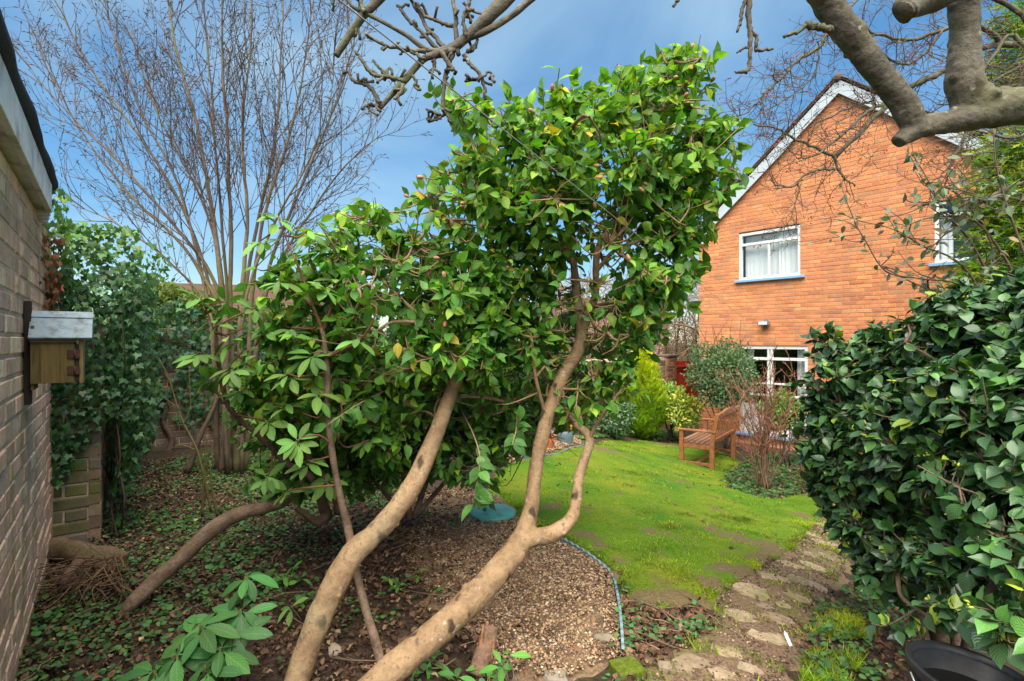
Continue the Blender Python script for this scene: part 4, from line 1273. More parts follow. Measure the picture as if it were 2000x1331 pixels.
stems = [
    [(748, 1318, 1.93, 20), (738, 1270, 1.97, 18), (714, 1190, 2.04, 17), (696, 1120, 2.12, 16), (681, 1040, 2.14, 15), (662, 960, 2.14, 14), (650, 890, 2.14, 13), (641, 820, 2.14, 12), (640, 740, 2.14, 11), (634, 670, 2.14, 10), (628, 640, 2.14, 9)],
    [(231, 1208, 2.34, 20), (262, 1175, 2.36, 26), (306, 1132, 2.42, 30), (368, 1078, 2.50, 30), (420, 1030, 2.56, 29), (470, 1003, 2.62, 26), (520, 992, 2.68, 24), (560, 975, 2.7, 21), (600, 935, 2.72, 17)],
    [(640, 1010, 2.75, 22), (610, 935, 2.6, 14), (560, 905, 2.5, 13), (520, 862, 2.42, 12), (480, 830, 2.36, 11), (450, 800, 2.3, 10), (436, 760, 2.27, 9), (426, 700, 2.25, 7), (420, 640, 2.22, 5)],
    [(640, 1005, 2.75, 18), (620, 1020, 2.6, 16), (590, 1000, 2.5, 12), (575, 990, 2.45, 9)],
    [(660, 1000, 2.7, 16), (650, 960, 2.6, 14), (600, 890, 2.55, 11), (560, 830, 2.5, 8)]]
ends, BRP = [], []
for i, rows in enumerate(stems):
    p, _ = trunk(rows, 'stem', M['bark_rho'], rho, 6, 12, .12, 40 + i)
    ends.append(p)
for rows in ([(630, 645, 2.14, 8), (612, 600, 2.12, 6), (590, 540, 2.1, 5), (575, 500, 2.08, 4)], [(632, 645, 2.14, 8), (648, 595, 2.14, 6), (655, 560, 2.14, 5), (690, 520, 2.14, 4)], [(641, 698, 2.14, 7), (668, 684, 2.1, 6), (700, 668, 2.05, 5), (722, 640, 2.0, 4), (735, 612, 1.98, 3)],
             [(612, 600, 2.12, 5), (570, 565, 2.1, 4), (545, 545, 2.08, 3)], [(590, 540, 2.1, 4), (560, 470, 2.1, 3), (545, 430, 2.1, 3)], [(436, 770, 2.27, 5), (448, 720, 2.25, 4), (470, 690, 2.25, 3)], [(436, 790, 2.27, 5), (410, 740, 2.25, 3), (395, 690, 2.25, 3)], [(420, 650, 2.22, 4), (405, 610, 2.22, 3), (392, 585, 2.2, 3)],
             [(650, 870, 2.14, 5), (620, 850, 2.1, 4), (580, 860, 2.05, 3)], [(660, 860, 2.14, 5), (668, 810, 2.12, 4), (665, 780, 2.1, 3)]):
    p, rd = pxline(rows, 5); m = MB(); tube(m, p, rd, 6); m.build('branch', M['twig_red'], rho); BRP.append(p)
WH = [(545, 425, 2.1), (600, 450, 2.12), (575, 505, 2.08), (590, 490, 2.14), (545, 543, 2.06), (690, 515, 2.12), (720, 590, 1.98), (700, 655, 2.02), (640, 560, 2.1), (655, 545, 2.15), (395, 580, 2.2), (420, 625, 2.2), (390, 690, 2.2), (410, 740, 2.2), (470, 690, 2.25), (445, 660, 2.2),
      (500, 600, 2.2), (520, 640, 2.25), (470, 760, 2.25), (500, 720, 2.3), (580, 860, 2.05), (570, 640, 2.15), (610, 690, 2.1), (560, 730, 2.15), (620, 770, 2.1), (560, 790, 2.2), (520, 820, 2.2), (600, 900, 2.15), (640, 940, 2.3), (560, 960, 2.2), (520, 930, 2.25), (480, 640, 2.3), (660, 440, 2.2), (510, 470, 2.15), (670, 640, 2.05), (600, 560, 2.05), (440, 590, 2.25), (690, 780, 2.15), (720, 860, 2.3), (450, 720, 2.15)]
r = np.random.default_rng(17)
whorls(rho, [(P(x, y, Y), np.array([r.normal(0, .45), r.normal(-.25, .35), 1.0])) for x, y, Y in WH], M['leaf_rho'], (.068, .108), (7, 11), 18, np.array([.058, .15, .024]), droop=.5)
wm = MB()
connect(wm, [P(x, y, Y) for x, y, Y in WH], np.concatenate([e[8:] for e in ends] + BRP), r, .0038, .0028, 5, .05)
wm.build('twigs', M['twig_red'], rho, True, 'stuff')

# young plants in the foreground
yr = thing('young_rhododendron', 'low young rhododendron with long drooping glossy leaves beside the crooked stem', 'shrub', (*G(400, 1310)[:2], .74))
WY = [(392, 1222, 1.70), (470, 1190, 1.78), (430, 1265, 1.66), (345, 1280, 1.64), (300, 1310, 1.62), (480, 1125, 1.85), (400, 1300, 1.6), (455, 1240, 1.72), (370, 1240, 1.74), (420, 1200, 1.8)]
whorls(yr, [(P(x, y, Y), np.array([r.normal(0, .3), r.normal(-.3, .2), 1.0])) for x, y, Y in WY], M['leaf_rho'], (.085, .13), (7, 10), 19, np.array([.024, .095, .022]), droop=.7)
wm = MB()
for x, y, Y in WY:
    a = P(x, y, Y); b = G(410 + (x - 410) * .4, 1330)
    b[1] = Y + .03; b[0] = (410 + (x - 410) * .4 - CX) / F * b[1]; b[2] = gz(b[0], b[1])
    tube(wm, cat(np.array([b, (a + b) / 2 + r.normal(0, .02, 3), a]), 4), np.linspace(.006, .004, 9), 6, (.9, 1.2, .5))
wm.build('stems', M['twig'], yr, True, 'stuff')
def seedling(px, py, h, n, seed, label, size=(.05, .08), colb=(.045, .14, .02), tpls=RHOT, name='seedling'):
    g = G(px, py); r = np.random.default_rng(seed)
    t = thing(name, label, 'plant', g)
    cs, wm = [], MB()
    for k in range(n):
        tip = g + np.array([r.normal(0, .07), r.normal(0, .05), h * r.uniform(.5, 1)])
        tube(wm, cat(np.array([g, (g + tip) / 2 + r.normal(0, .01, 3), tip]), 3), np.linspace(.004, .002, 7), 5)
        cs.append((tip, np.array([r.normal(0, .3), -.2, 1.])))
    wm.build('stem', M['twig'], t)
    whorls(t, cs, M['leaf_rho'], size, (4, 6), seed, np.array(colb), tpls, 40, droop=.5)
    return t
seedling(590, 1215, .14, 1, 51, 'pale green whorled seedling close beside the left tan trunk', (.07, .095), (.08, .19, .04))
seedling(560, 1150, .10, 5, 52, 'cluster of broad leaved seedlings on the dark soil between the stems', (.045, .07))
seedling(780, 1150, .07, 3, 53, 'small green seedling in the leaf litter between the two tan trunks', (.04, .06))
seedling(990, 1345, .09, 4, 54, 'glossy low seedling beside the short wooden stake', (.06, .09), (.04, .15, .02))
seedling(880, 1330, .08, 3, 55, 'low glossy seedling under the right tan trunk', (.06, .08), (.03, .12, .02))
# green whippy stems of a bare shrub
wh = thing('bare_shrub', 'small leafless shrub with thin greenish stems in front of the ivy', 'shrub', G(400, 975))
for k, rows in enumerate([[(412, 1000, 3.5, 5), (400, 940, 3.5, 5), (385, 880, 3.5, 4), (360, 830, 3.5, 4), (345, 790, 3.5, 3), (330, 740, 3.5, 2), (310, 700, 3.5, 2)], [(360, 830, 3.5, 3), (372, 790, 3.5, 2), (370, 730, 3.5, 2), (382, 700, 3.5, 1.5)], [(352, 800, 3.5, 3), (325, 780, 3.5, 2), (308, 760, 3.5, 1.5)],
                          [(395, 1010, 3.4, 5), (397, 950, 3.4, 4), (400, 900, 3.4, 3), (405, 850, 3.4, 3)], [(425, 1010, 3.4, 5), (415, 960, 3.4, 4), (410, 900, 3.4, 3)], [(385, 880, 3.5, 3), (350, 870, 3.5, 2), (320, 890, 3.5, 1.5), (305, 930, 3.5, 1.2)]]):
    p, rd = pxline(rows, 5); m = MB(); tube(m, p, rd, 5, (1.1, 1.3, .6)); m.build('stem', M['twig'], wh)

# ------------------------------------------------------------------ glossy bush at the right
bush = thing('camellia_bush', 'large rounded bush of very dark glossy leaves beside the path', 'bush', (2.05, 2.35, float(gz(2.05, 2.35))))
sk = []
base = np.array([2.0, 2.35, float(gz(2.0, 2.35))])
for k, (x, y, Y) in enumerate([(1700, 800, 2.9), (1780, 720, 2.7), (1900, 700, 2.3), (2000, 800, 1.9), (1720, 1000, 2.7), (2050, 950, 1.7), (1850, 950, 2.3)]):
    e_ = P(x, y, Y); m = MB()
    q = cat(np.array([base + rng.normal(0, .05, 3) * [1, 1, 0], base * .6 + e_ * .4 + rng.normal(0, .06, 3), e_]), 7)
    tube(m, q, np.linspace(.022, .006, len(q)), 7, lump=.06); m.build('stem', M['bark_rho'], bush); sk.append(q)
p, _ = trunk([(1752, 1095, 2.35, 9), (1754, 1130, 2.3, 9), (1760, 1165, 2.22, 8), (1790, 1190, 2.1, 8), (1830, 1215, 1.95, 7)], 'stem', M['bark_rho'], bush, 5, 7, .08, 77); sk.append(p)
B3 = pxblobs([(1680, 760, 2.9, 90, 80, .35), (1700, 900, 2.8, 110, 110, .4), (1625, 800, 2.95, 38, 45, .15), (1640, 940, 2.85, 45, 60, .18), (1690, 1030, 2.75, 60, 60, .25), (1790, 720, 2.7, 120, 90, .4), (1850, 860, 2.35, 160, 150, .45), (1780, 1050, 2.5, 110, 90, .35),
              (1900, 680, 2.35, 110, 90, .35), (1990, 640, 2.1, 110, 80, .35), (1990, 800, 1.85, 130, 120, .4), (1980, 980, 1.75, 130, 110, .36), (1920, 1100, 1.85, 100, 70, .3), (2120, 900, 1.6, 150, 160, .4), (2100, 680, 1.9, 120, 120, .35), (1720, 1130, 2.55, 45, 30, .15),
              (1975, 1215, 1.38, 60, 45, .10), (1860, 1190, 1.75, 60, 28, .12), (2080, 1130, 1.4, 110, 80, .2), (1730, 1210, 2.15, 40, 18, .08), (1610, 655, 2.95, 26, 20, .08), (1700, 690, 2.9, 60, 40, .2), (1860, 600, 2.4, 60, 40, .2), (1960, 580, 2.2, 60, 50, .2), (1600, 870, 2.9, 25, 40, .1)])
def col_bush(r, p, o):
    m = len(p); a = r.uniform(0, 1, (m, 1))
    return np.where(a < .72, np.array([.018, .066, .015]), np.where(a < .965, np.array([.034, .115, .015]), np.array([.14, .22, .016]))) * r.uniform(.65, 1.4, (m, 1))
tips, td = crown(bush, B3, np.concatenate(sk), 220, 4700, (5, 7), (.045, .082), M['leaf_bush'], M['bark_rho'], BUST, col_bush, 61, .68, .28, .8, .6, .45, clump=.6)
m = MB()
for i in np.random.default_rng(3).choice(len(tips), 260, replace=False):
    for k in range(3):
        ellipsoid(m, tips[i] + td[i] * .008 + rng.normal(0, .006, 3), nrm(td[i] + rng.normal(0, .4, 3)), .010, .004, 5, 4, (.9, 1.7, .35))
m.build('buds', M['bud'], bush, True, 'stuff')
# ------------------------------------------------------------------ ivy over the walls
ivy = thing('ivy', 'thick dark green ivy smothering the brick wall beyond the garage', 'ivy', (SIDE_R[0] - .3, SIDE_R[1] + .6, .75))
r = np.random.default_rng(71)
pos, nn = [], []
S3 = lambda s, o, z: np.array([*(SIDE_R + GD * s + GN * o), z])
n1 = 13000
s = r.uniform(-.06, 3.0, n1); z = r.uniform(.75, 2.85, n1)
bulge = .10 + .16 * np.clip((z - .9) / 1.2, 0, 1) + .07 * np.sin(s * 4 + 1) + .06 * np.sin(z * 5 + s * 3)
low = .98 + .18 * np.sin(s * 3 + .5) - .2 * np.clip(s - .5, 0, 1)
o = bulge * r.uniform(.25, 1.0, n1) ** .6
k = (z > low + r.normal(0, .06, n1)) | (r.uniform(0, 1, n1) < .10)
top = 2.28 + .18 * np.sin(s * 5) + .10 * np.sin(s * 13) + .22 * np.clip(.7 - s, 0, 1)
k &= z < top + r.normal(0, .05, n1)
A = (SIDE_R[None] + GD[None] * s[:, None] + GN[None] * o[:, None])
pos.append(np.concatenate([A, z[:, None]], 1)[k]); nn.append(np.repeat([[GN[0] * .8, GN[1] * .8 - .3, .35]], k.sum(), 0))
# over the pier end and the garage corner
n2 = 2300
a = r.uniform(-.30, .30, n2); z = r.uniform(1.18, 2.72, n2); dd = r.uniform(0, .12, n2)
A = SIDE_L[None] + GN[None] * (.11 + a)[:, None] - GD[None] * dd[:, None]
k = (z > 1.30 + .25 * np.sin(a * 9) + r.normal(0, .05, n2)) & (a > -.22 + .16 * np.sin(z * 3))
pos.append(np.concatenate([A, z[:, None]], 1)[k]); nn.append(np.repeat([[.5, -.7, .35]], k.sum(), 0))
n3 = 420   # creeping onto the garage wall edge and up to the felt
s = 1.78 - np.abs(r.normal(0, .20, n3)); z = r.uniform(1.9, 2.8, n3); s -= np.clip(z - 2.2, 0, 1) * .45
A = GA[None] + GD[None] * s[:, None] + GN[None] * r.uniform(.01, .10, n3)[:, None]
pos.append(np.concatenate([A, z[:, None]], 1)); nn.append(np.repeat([[GN[0], GN[1] - .4, .3]], n3, 0))
n4 = 1100  # cresting the wall top
s = r.uniform(-.1, 3.0, n4); z = r.uniform(2.05, 2.55, n4) + .25 * np.clip(.6 - s, 0, 1) + .10 * np.sin(s * 9)
A = SIDE_R[None] + GD[None] * s[:, None] + GN[None] * r.uniform(-.35, .2, n4)[:, None]
pos.append(np.concatenate([A, z[:, None]], 1)); nn.append(np.repeat([[.25, -.35, .8]], n4, 0))
pos = np.concatenate(pos); nn = np.concatenate(nn); m = len(pos)
ax_ = np.array([0, 0, -1.]) + r.normal(0, .5, (m, 3))
sz = r.uniform(.025, .058, m)
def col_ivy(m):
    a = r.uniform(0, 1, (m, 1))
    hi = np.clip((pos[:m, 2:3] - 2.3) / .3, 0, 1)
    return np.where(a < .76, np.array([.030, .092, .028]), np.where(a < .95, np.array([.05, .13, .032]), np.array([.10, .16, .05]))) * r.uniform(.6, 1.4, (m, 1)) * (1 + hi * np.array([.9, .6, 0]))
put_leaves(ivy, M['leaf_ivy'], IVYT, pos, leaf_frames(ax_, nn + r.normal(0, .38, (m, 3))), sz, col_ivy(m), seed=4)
wm = MB()
for k in range(26):
    s0 = r.uniform(0, 2.9); q = [S3(s0 + r.normal(0, .1), .04 + r.uniform(0, .06), .75 + j * .28) for j in range(6)]
    tube(wm, cat(np.array(q) + r.normal(0, .02, (6, 3)), 3), np.linspace(.007, .003, 16), 5, (.6, .6, .6), capend=False)
wm.build('stems', M['twig'], ivy, True, 'stuff')

ivyb = thing('ivy', 'ivy spreading over the boundary wall behind the hazel stems', 'ivy', (*(P2 + BD * 1.2), .75))
n = 7000
s = r.uniform(-.1, 4.2, n); z = r.uniform(.7, 2.55, n)
k = (z > 1.02 + .30 * np.sin(s * 2.1 + 1.2) + .12 * np.sin(s * 7) + r.normal(0, .06, n)) & (z < 2.32 + .14 * np.sin(s * 3) + .06 * np.sin(s * 11)) & (wob(s, z, 3, 5) > -.75)
s, z = s[k], z[k]
A = P2[None] + BD[None] * s[:, None] + BNv[None] * (r.uniform(.02, .16, len(s)) + .1 * np.clip(z - 1.9, 0, 1))[:, None]
pos = np.concatenate([A, z[:, None]], 1); m = len(pos)
put_leaves(ivyb, M['leaf_ivy'], IVYT, pos, leaf_frames(np.array([0, 0, -1.]) + r.normal(0, .45, (m, 3)), np.array([BNv[0], BNv[1], .35]) + r.normal(0, .35, (m, 3))), r.uniform(.045, .08, m),
           np.where(r.uniform(0, 1, (m, 1)) < .8, np.array([.028, .095, .034]), np.array([.05, .14, .03])) * r.uniform(.6, 1.4, (m, 1)), seed=5, nobj=200)
wm = MB()
for q0 in (.55, 1.0, 1.9):
    q = [np.array([*(P2 + BD * (q0 + .05 * math.sin(j * 2.1)) + BNv * .05), .68 + j * .2]) for j in range(7)]
    tube(wm, cat(np.array(q), 4), np.linspace(.035, .012, 25), 7, lump=.1)
wm.build('stems', M['bark_rho'], ivyb, True, 'stuff')

# ------------------------------------------------------------------ coppiced hazel, leafless
hz = thing('hazel_tree', 'tall leafless coppiced hazel with many upright stems and fine twigs', 'tree', G(455, 925))
r = np.random.default_rng(81)
HS = [  # pixel paths and depth
    [(432, 930, 4.75, 24), (436, 760, 4.8, 20), (430, 620, 4.85, 17), (370, 500, 4.9, 12), (250, 380, 5.0, 9), (140, 240, 5.1, 6), (60, 80, 5.2, 3)],
    [(440, 925, 4.9, 22), (446, 700, 4.9, 18), (420, 560, 4.9, 14), (330, 430, 4.8, 11), (200, 290, 4.7, 8), (80, 170, 4.7, 4), (15, 80, 4.7, 2)],
    [(448, 925, 4.7, 28), (446, 760, 4.75, 25), (440, 600, 4.8, 20), (418, 430, 4.85, 16), (390, 250, 4.9, 12), (350, 100, 5.0, 9), (320, -80, 5.1, 5)],
    [(452, 930, 4.9, 26), (456, 760, 4.9, 22), (450, 600, 4.95, 17), (452, 430, 5.0, 14), (448, 250, 5.0, 11), (440, 80, 5.0, 8), (445, -120, 5.0, 5)],
    [(462, 925, 4.7, 26), (470, 760, 4.7, 22), (474, 600, 4.7, 18), (490, 430, 4.7, 13), (484, 250, 4.7, 10), (500, 80, 4.7, 7), (505, -120, 4.7, 4)],
    [(470, 925, 4.85, 22), (482, 740, 4.85, 18), (490, 580, 4.9, 15), (520, 400, 4.95, 11), (570, 230, 5.0, 9), (600, 60, 5.1, 6), (625, -100, 5.2, 3)],
    [(475, 920, 5.0, 22), (495, 700, 5.0, 17), (520, 520, 5.1, 13), (590, 350, 5.2, 10), (650, 200, 5.3, 7), (690, 60, 5.4, 4), (700, -40, 5.4, 2)],
    [(478, 925, 4.8, 20), (500, 720, 4.8, 16), (530, 560, 4.8, 12), (600, 430, 4.8, 9), (680, 320, 4.8, 6), (760, 250, 4.8, 3)],
    [(425, 925, 4.9, 20), (420, 720, 4.9, 16), (410, 580, 4.9, 13), (350, 360, 5.0, 10), (270, 200, 5.1, 7), (215, 50, 5.2, 5), (190, -80, 5.2, 3)],
    [(455, 920, 5.1, 20), (440, 700, 5.1, 16), (400, 520, 5.2, 12), (310, 320, 5.3, 10), (190, 150, 5.4, 7), (110, 0, 5.5, 4)],
    [(466, 920, 5.05, 20), (465, 680, 5.1, 16), (500, 450, 5.2, 12), (540, 280, 5.3, 9), (550, 120, 5.4, 7), (560, -60, 5.5, 4)],
    [(445, 925, 4.6, 16), (420, 640, 4.6, 12), (330, 520, 4.6, 8), (220, 440, 4.6, 5), (130, 400, 4.6, 2.5)],
    [(470, 925, 4.6, 15), (470, 640, 4.65, 12), (520, 460, 4.7, 9), (590, 330, 4.7, 7), (640, 200, 4.7, 5), (650, 80, 4.7, 3)],
    [(365, 925, 4.7, 20), (395, 850, 4.75, 17), (430, 760, 4.8, 14), (440, 640, 4.85, 12), (400, 420, 4.9, 9), (300, 220, 5.0, 7), (250, 60, 5.0, 5)],
    [(452, 925, 5.0, 16), (450, 640, 5.0, 13), (430, 400, 5.0, 10), (415, 220, 5.0, 8), (400, 60, 5.0, 6), (385, -100, 5.0, 3)]]
tw, ck = MB(), MB()
def sidetwigs(q, t0, step, lenf, rr, level):
    seg = np.linalg.norm(np.diff(q, axis=0), axis=1); L = np.concatenate([[0], np.cumsum(seg)]); tot = L[-1]
    d = t0 * tot
    while d < tot:
        i = min(np.searchsorted(L, d), len(q) - 1); i = max(i, 1)
        f = d / tot
        tan = nrm(q[i] - q[i - 1])
        side = r.normal(0, 1, 3); side -= tan * side.dot(tan); side = nrm(side)
        ln = lenf(f) * r.uniform(.5, 1.3)
        d1 = nrm(tan * .85 + side * r.uniform(.35, .75) + np.array([0, 0, .25]))
        d2 = nrm(d1 + np.array([0, 0, .35]) + r.normal(0, .18, 3))
        a = q[i]; pts = cat(np.array([a, a + d1 * ln * .5, a + d1 * ln * .5 + d2 * ln * .5 + r.normal(0, .03 * ln, 3)]), 4 if level == 0 else 2)
        rad = np.linspace(rr * r.uniform(.7, 1.2), max(.0012, rr * .3), len(pts))
        tube(tw, pts, rad, 4 if level == 0 else 3, r.uniform(.8, 1.25) * np.array([1, 1, 1]), capend=False)
        if level == 0: sidetwigs(pts, .15, .10, lambda f: .36 * (1.1 - f) + .10, .0034, 1)
        else:
            for k in range(r.integers(1, 4)):
                j = r.integers(1, len(pts)); c = pts[j]
                l2 = r.uniform(.04, .12); e = nrm(pts[-1] - pts[0] + r.normal(0, .5, 3)) * l2
                tube(tw, np.array([c, c + e]), [.0022, .0015], 3, capend=False)
                ellipsoid(ck, c + e, nrm(e + [0, 0, -.03]), r.uniform(.008, .024), .0045, 4, 3, r.uniform(.6, 1.2) * np.array([.8, .7, .6]))
        d += step * r.uniform(.6, 1.5)
for i, rows in enumerate(HS):
    p, rd = pxline(rows, 7)
    p += np.cumsum(r.normal(0, .004, p.shape), 0)
    rd = rd * np.linspace(.56, .46, len(rd))
    m = MB(); tube(m, p, rd, 8, lump=.06, seed=i); m.build('stem', M['bark_hazel'], hz)
    sidetwigs(p, .43, .15, lambda f: 1.5 * (1 - f) + .4, .0055, 0)
tw.build('twigs', M['twig'], hz, True, 'stuff')
ck.build('catkins', M['twig'], hz, True, 'stuff')
print('hazel tris', sum(len(a) for a in tw.f) * 2, sum(len(a) for a in ck.f) * 2)

# ------------------------------------------------------------------ fruit tree overhead
ap = thing('apple_tree', 'old pruned fruit tree with thick grey limbs and knobbly spurs hanging overhead', 'tree', (2.35, 1.75, float(gz(2.35, 1.75))))
AY = 1.65
remeshed([[(2420, 1230, 1.66, 150), (2400, 1000, 1.66, 125), (2350, 700, 1.66, 110), (2280, 420, 1.66, 98), (2160, 240, 1.66, 84), (2040, 208, AY, 72), (1950, 212, AY, 68), (1900, 226, AY, 60), (1850, 238, AY, 44), (1806, 248, AY, 40), (1772, 264, AY, 34), (1752, 279, AY, 28)],
          [(1868, -160, 1.55, 56), (1880, -40, 1.6, 52), (1884, 60, 1.62, 51), (1882, 120, 1.63, 55), (1886, 165, 1.64, 62), (1900, 205, AY, 66), (1925, 222, AY, 50)],
          [(1525, -130, 1.5, 52), (1570, -60, 1.55, 50), (1612, 0, 1.58, 50), (1655, 62, 1.6, 51), (1705, 128, 1.62, 48), (1748, 180, 1.63, 46), (1772, 215, 1.64, 47), (1788, 245, AY, 46), (1808, 250, AY, 34)]], 'limbs', M['bark_apple_r'], ap, .0055, .011, .035, 91, 9, 1.1)
trunk([(1872, -170, 1.56, 52), (1905, -112, 1.5, 52), (1900, -58, 1.46, 48), (1870, -25, 1.45, 46), (1820, 0, 1.45, 44), (1775, 15, 1.45, 46), (1762, 24, 1.45, 42)], 'cut_limb', M['bark_apple'], ap, 7, 16, .16, 94, 6)
for rows in ([(1535, -115, 1.51, 50), (1440, -190, 1.5, 46), (1320, -225, 1.5, 42), (1180, -190, 1.5, 36), (1100, -120, 1.5, 32), (1036, -56, 1.5, 30)], [(1240, -215, 1.5, 26), (1100, -230, 1.5, 24), (960, -200, 1.5, 22), (840, -110, 1.5, 21), (768, -38, 1.5, 20)], [(1180, -190, 1.5, 18), (1130, -110, 1.5, 16), (1088, -48, 1.5, 15)],
             [(1440, -190, 1.5, 14), (1465, -110, 1.54, 11), (1462, -28, 1.56, 9)], [(1330, -222, 1.5, 9), (1335, -110, 1.54, 7), (1330, -18, 1.56, 6)], [(860, -128, 1.5, 12), (720, -90, 1.54, 9), (652, -9, 1.56, 7)], [(1866, -150, 1.55, 54), (1850, -330, 1.5, 46), (1800, -560, 1.45, 34), (1720, -760, 1.4, 14)]):
    q, rd = pxline(rows, 6); m = MB(); tube(m, q, rd, 12, lump=.08, seed=len(rows)); m.build('branch', M['bark_apple'], ap)
wm = MB()
def spur(rows, mat=None, bumps=True, seed=0):
    q, rd = pxline(rows, 6)
    rr = np.random.default_rng(seed)
    if bumps: rd = rd * (1 + .28 * np.abs(np.sin(np.arange(len(rd)) * 1.7 + seed)) * rr.uniform(.3, 1.4, len(rd)))
    q = q + rr.normal(0, .0016, q.shape)
    tube(wm, q, rd, 7)
    return q, rd
Y1 = 1.5
main = [[(770, -40, Y1, 20), (735, 5, Y1, 18), (712, 28, Y1, 15), (690, 58, Y1, 14), (672, 85, Y1, 14), (656, 110, Y1, 12)],
        [(1040, -60, Y1, 30), (985, 2, Y1, 27), (945, 42, Y1, 24), (915, 70, Y1, 20), (880, 98, Y1, 17), (850, 108, Y1, 15), (825, 118, Y1, 13), (788, 160, Y1, 13), (765, 185, Y1, 11), (742, 212, Y1, 9)],
        [(1090, -50, Y1, 15), (1040, -4, Y1, 14), (1000, 30, Y1, 13), (955, 58, Y1, 13), (905, 78, Y1, 13), (870, 96, Y1, 12), (835, 98, Y1, 10), (795, 70, Y1, 9), (760, 50, Y1, 8), (722, 30, Y1, 8), (690, 14, Y1, 7), (676, -6, Y1, 6)]]
for rows in main:
    q, rd = pxline(rows, 7); m = MB(); tube(m, q, rd, 12, lump=.09, seed=len(rows)); m.build('branch', M['bark_apple'], ap)
SP = [[(895, 110, 9), (890, 60, 8), (888, 20, 7), (880, -30, 6)], [(868, 92, 9), (838, 60, 7), (815, 20, 6), (790, -20, 6)], [(855, 96, 8), (820, 60, 6), (790, 30, 6), (782, 12, 5)], [(885, 52, 8), (860, 42, 7), (830, 30, 6), (812, 5, 5)], [(912, 72, 8), (905, 35, 6), (918, 5, 6)],
      [(832, 102, 8), (790, 96, 6), (750, 88, 6), (718, 70, 5)], [(790, 160, 8), (760, 150, 7), (728, 145, 7), (712, 125, 6), (695, 100, 5)], [(742, 208, 8), (730, 180, 8), (712, 165, 7), (690, 158, 6), (678, 136, 5)], [(770, 158, 6), (748, 140, 5), (728, 118, 5)], [(885, 105, 9), (872, 145, 8), (866, 185, 7), (866, 215, 6), (874, 228, 4)],
      [(905, 105, 8), (922, 130, 7), (940, 150, 6), (948, 180, 5)], [(942, 150, 5), (955, 142, 4), (966, 150, 4)], [(940, 152, 5), (920, 155, 4), (908, 160, 4)], [(912, 104, 7), (928, 92, 6), (932, 78, 5)], [(868, 222, 6), (845, 236, 5), (832, 232, 4)], [(860, 225, 5), (842, 218, 4), (832, 212, 4)], [(742, 210, 7), (722, 205, 6), (720, 215, 4)], [(788, 165, 7), (780, 185, 6), (770, 195, 5)],
      [(860, 100, 9), (880, 130, 8), (885, 138, 6)], [(845, 105, 7), (850, 130, 6), (838, 140, 5)], [(920, 45, 6), (915, 20, 5), (920, -5, 4)], [(935, 40, 5), (945, 30, 5), (952, 48, 4)], [(700, 45, 6), (694, 70, 4)], [(712, 25, 9), (700, -5, 7), (690, -20, 6)], [(830, 118, 6), (800, 100, 5), (780, 105, 4)], [(800, 140, 6), (812, 158, 5), (808, 170, 4)]]
r = np.random.default_rng(95)
for k, rows in enumerate(SP):
    q, rd = spur([(x, y, Y1 + .02 * math.sin(k), w) for x, y, w in rows], seed=k)
    for j in range(max(2, len(q) // 4)):
        i = r.integers(2, len(q)); d = nrm(r.normal(0, 1, 3)) * r.uniform(.012, .04)
        tube(wm, np.array([q[i], q[i] + d * .6 + r.normal(0, .003, 3), q[i] + d]), [.0042, .0038, .0052], 6)
for k, rows in enumerate([[(1462, -30, 9), (1463, 30, 9), (1464, 70, 8), (1465, 110, 7), (1460, 138, 7), (1440, 142, 5), (1436, 140, 3)], [(1458, -5, 7), (1448, 25, 6), (1446, 45, 5), (1440, 62, 4)], [(1466, 62, 7), (1478, 75, 6), (1476, 98, 6), (1490, 98, 5), (1512, 96, 4)], [(1462, 92, 5), (1450, 96, 4), (1440, 104, 3)], [(1330, -20, 6), (1322, 4, 5), (1314, 14, 4)], [(652, -10, 7), (650, 12, 5), (650, 22, 4)], [(1575, 48, 14), (1592, 52, 12), (1612, 56, 12), (1625, 58, 14)], [(1575, 48, 8), (1560, 62, 7), (1530, 72, 6)]]):
    spur([(x, y, 1.56, w) for x, y, w in rows], seed=k + 60)
wm.build('fruit_spurs', M['bark_apple'], ap, True, 'stuff')

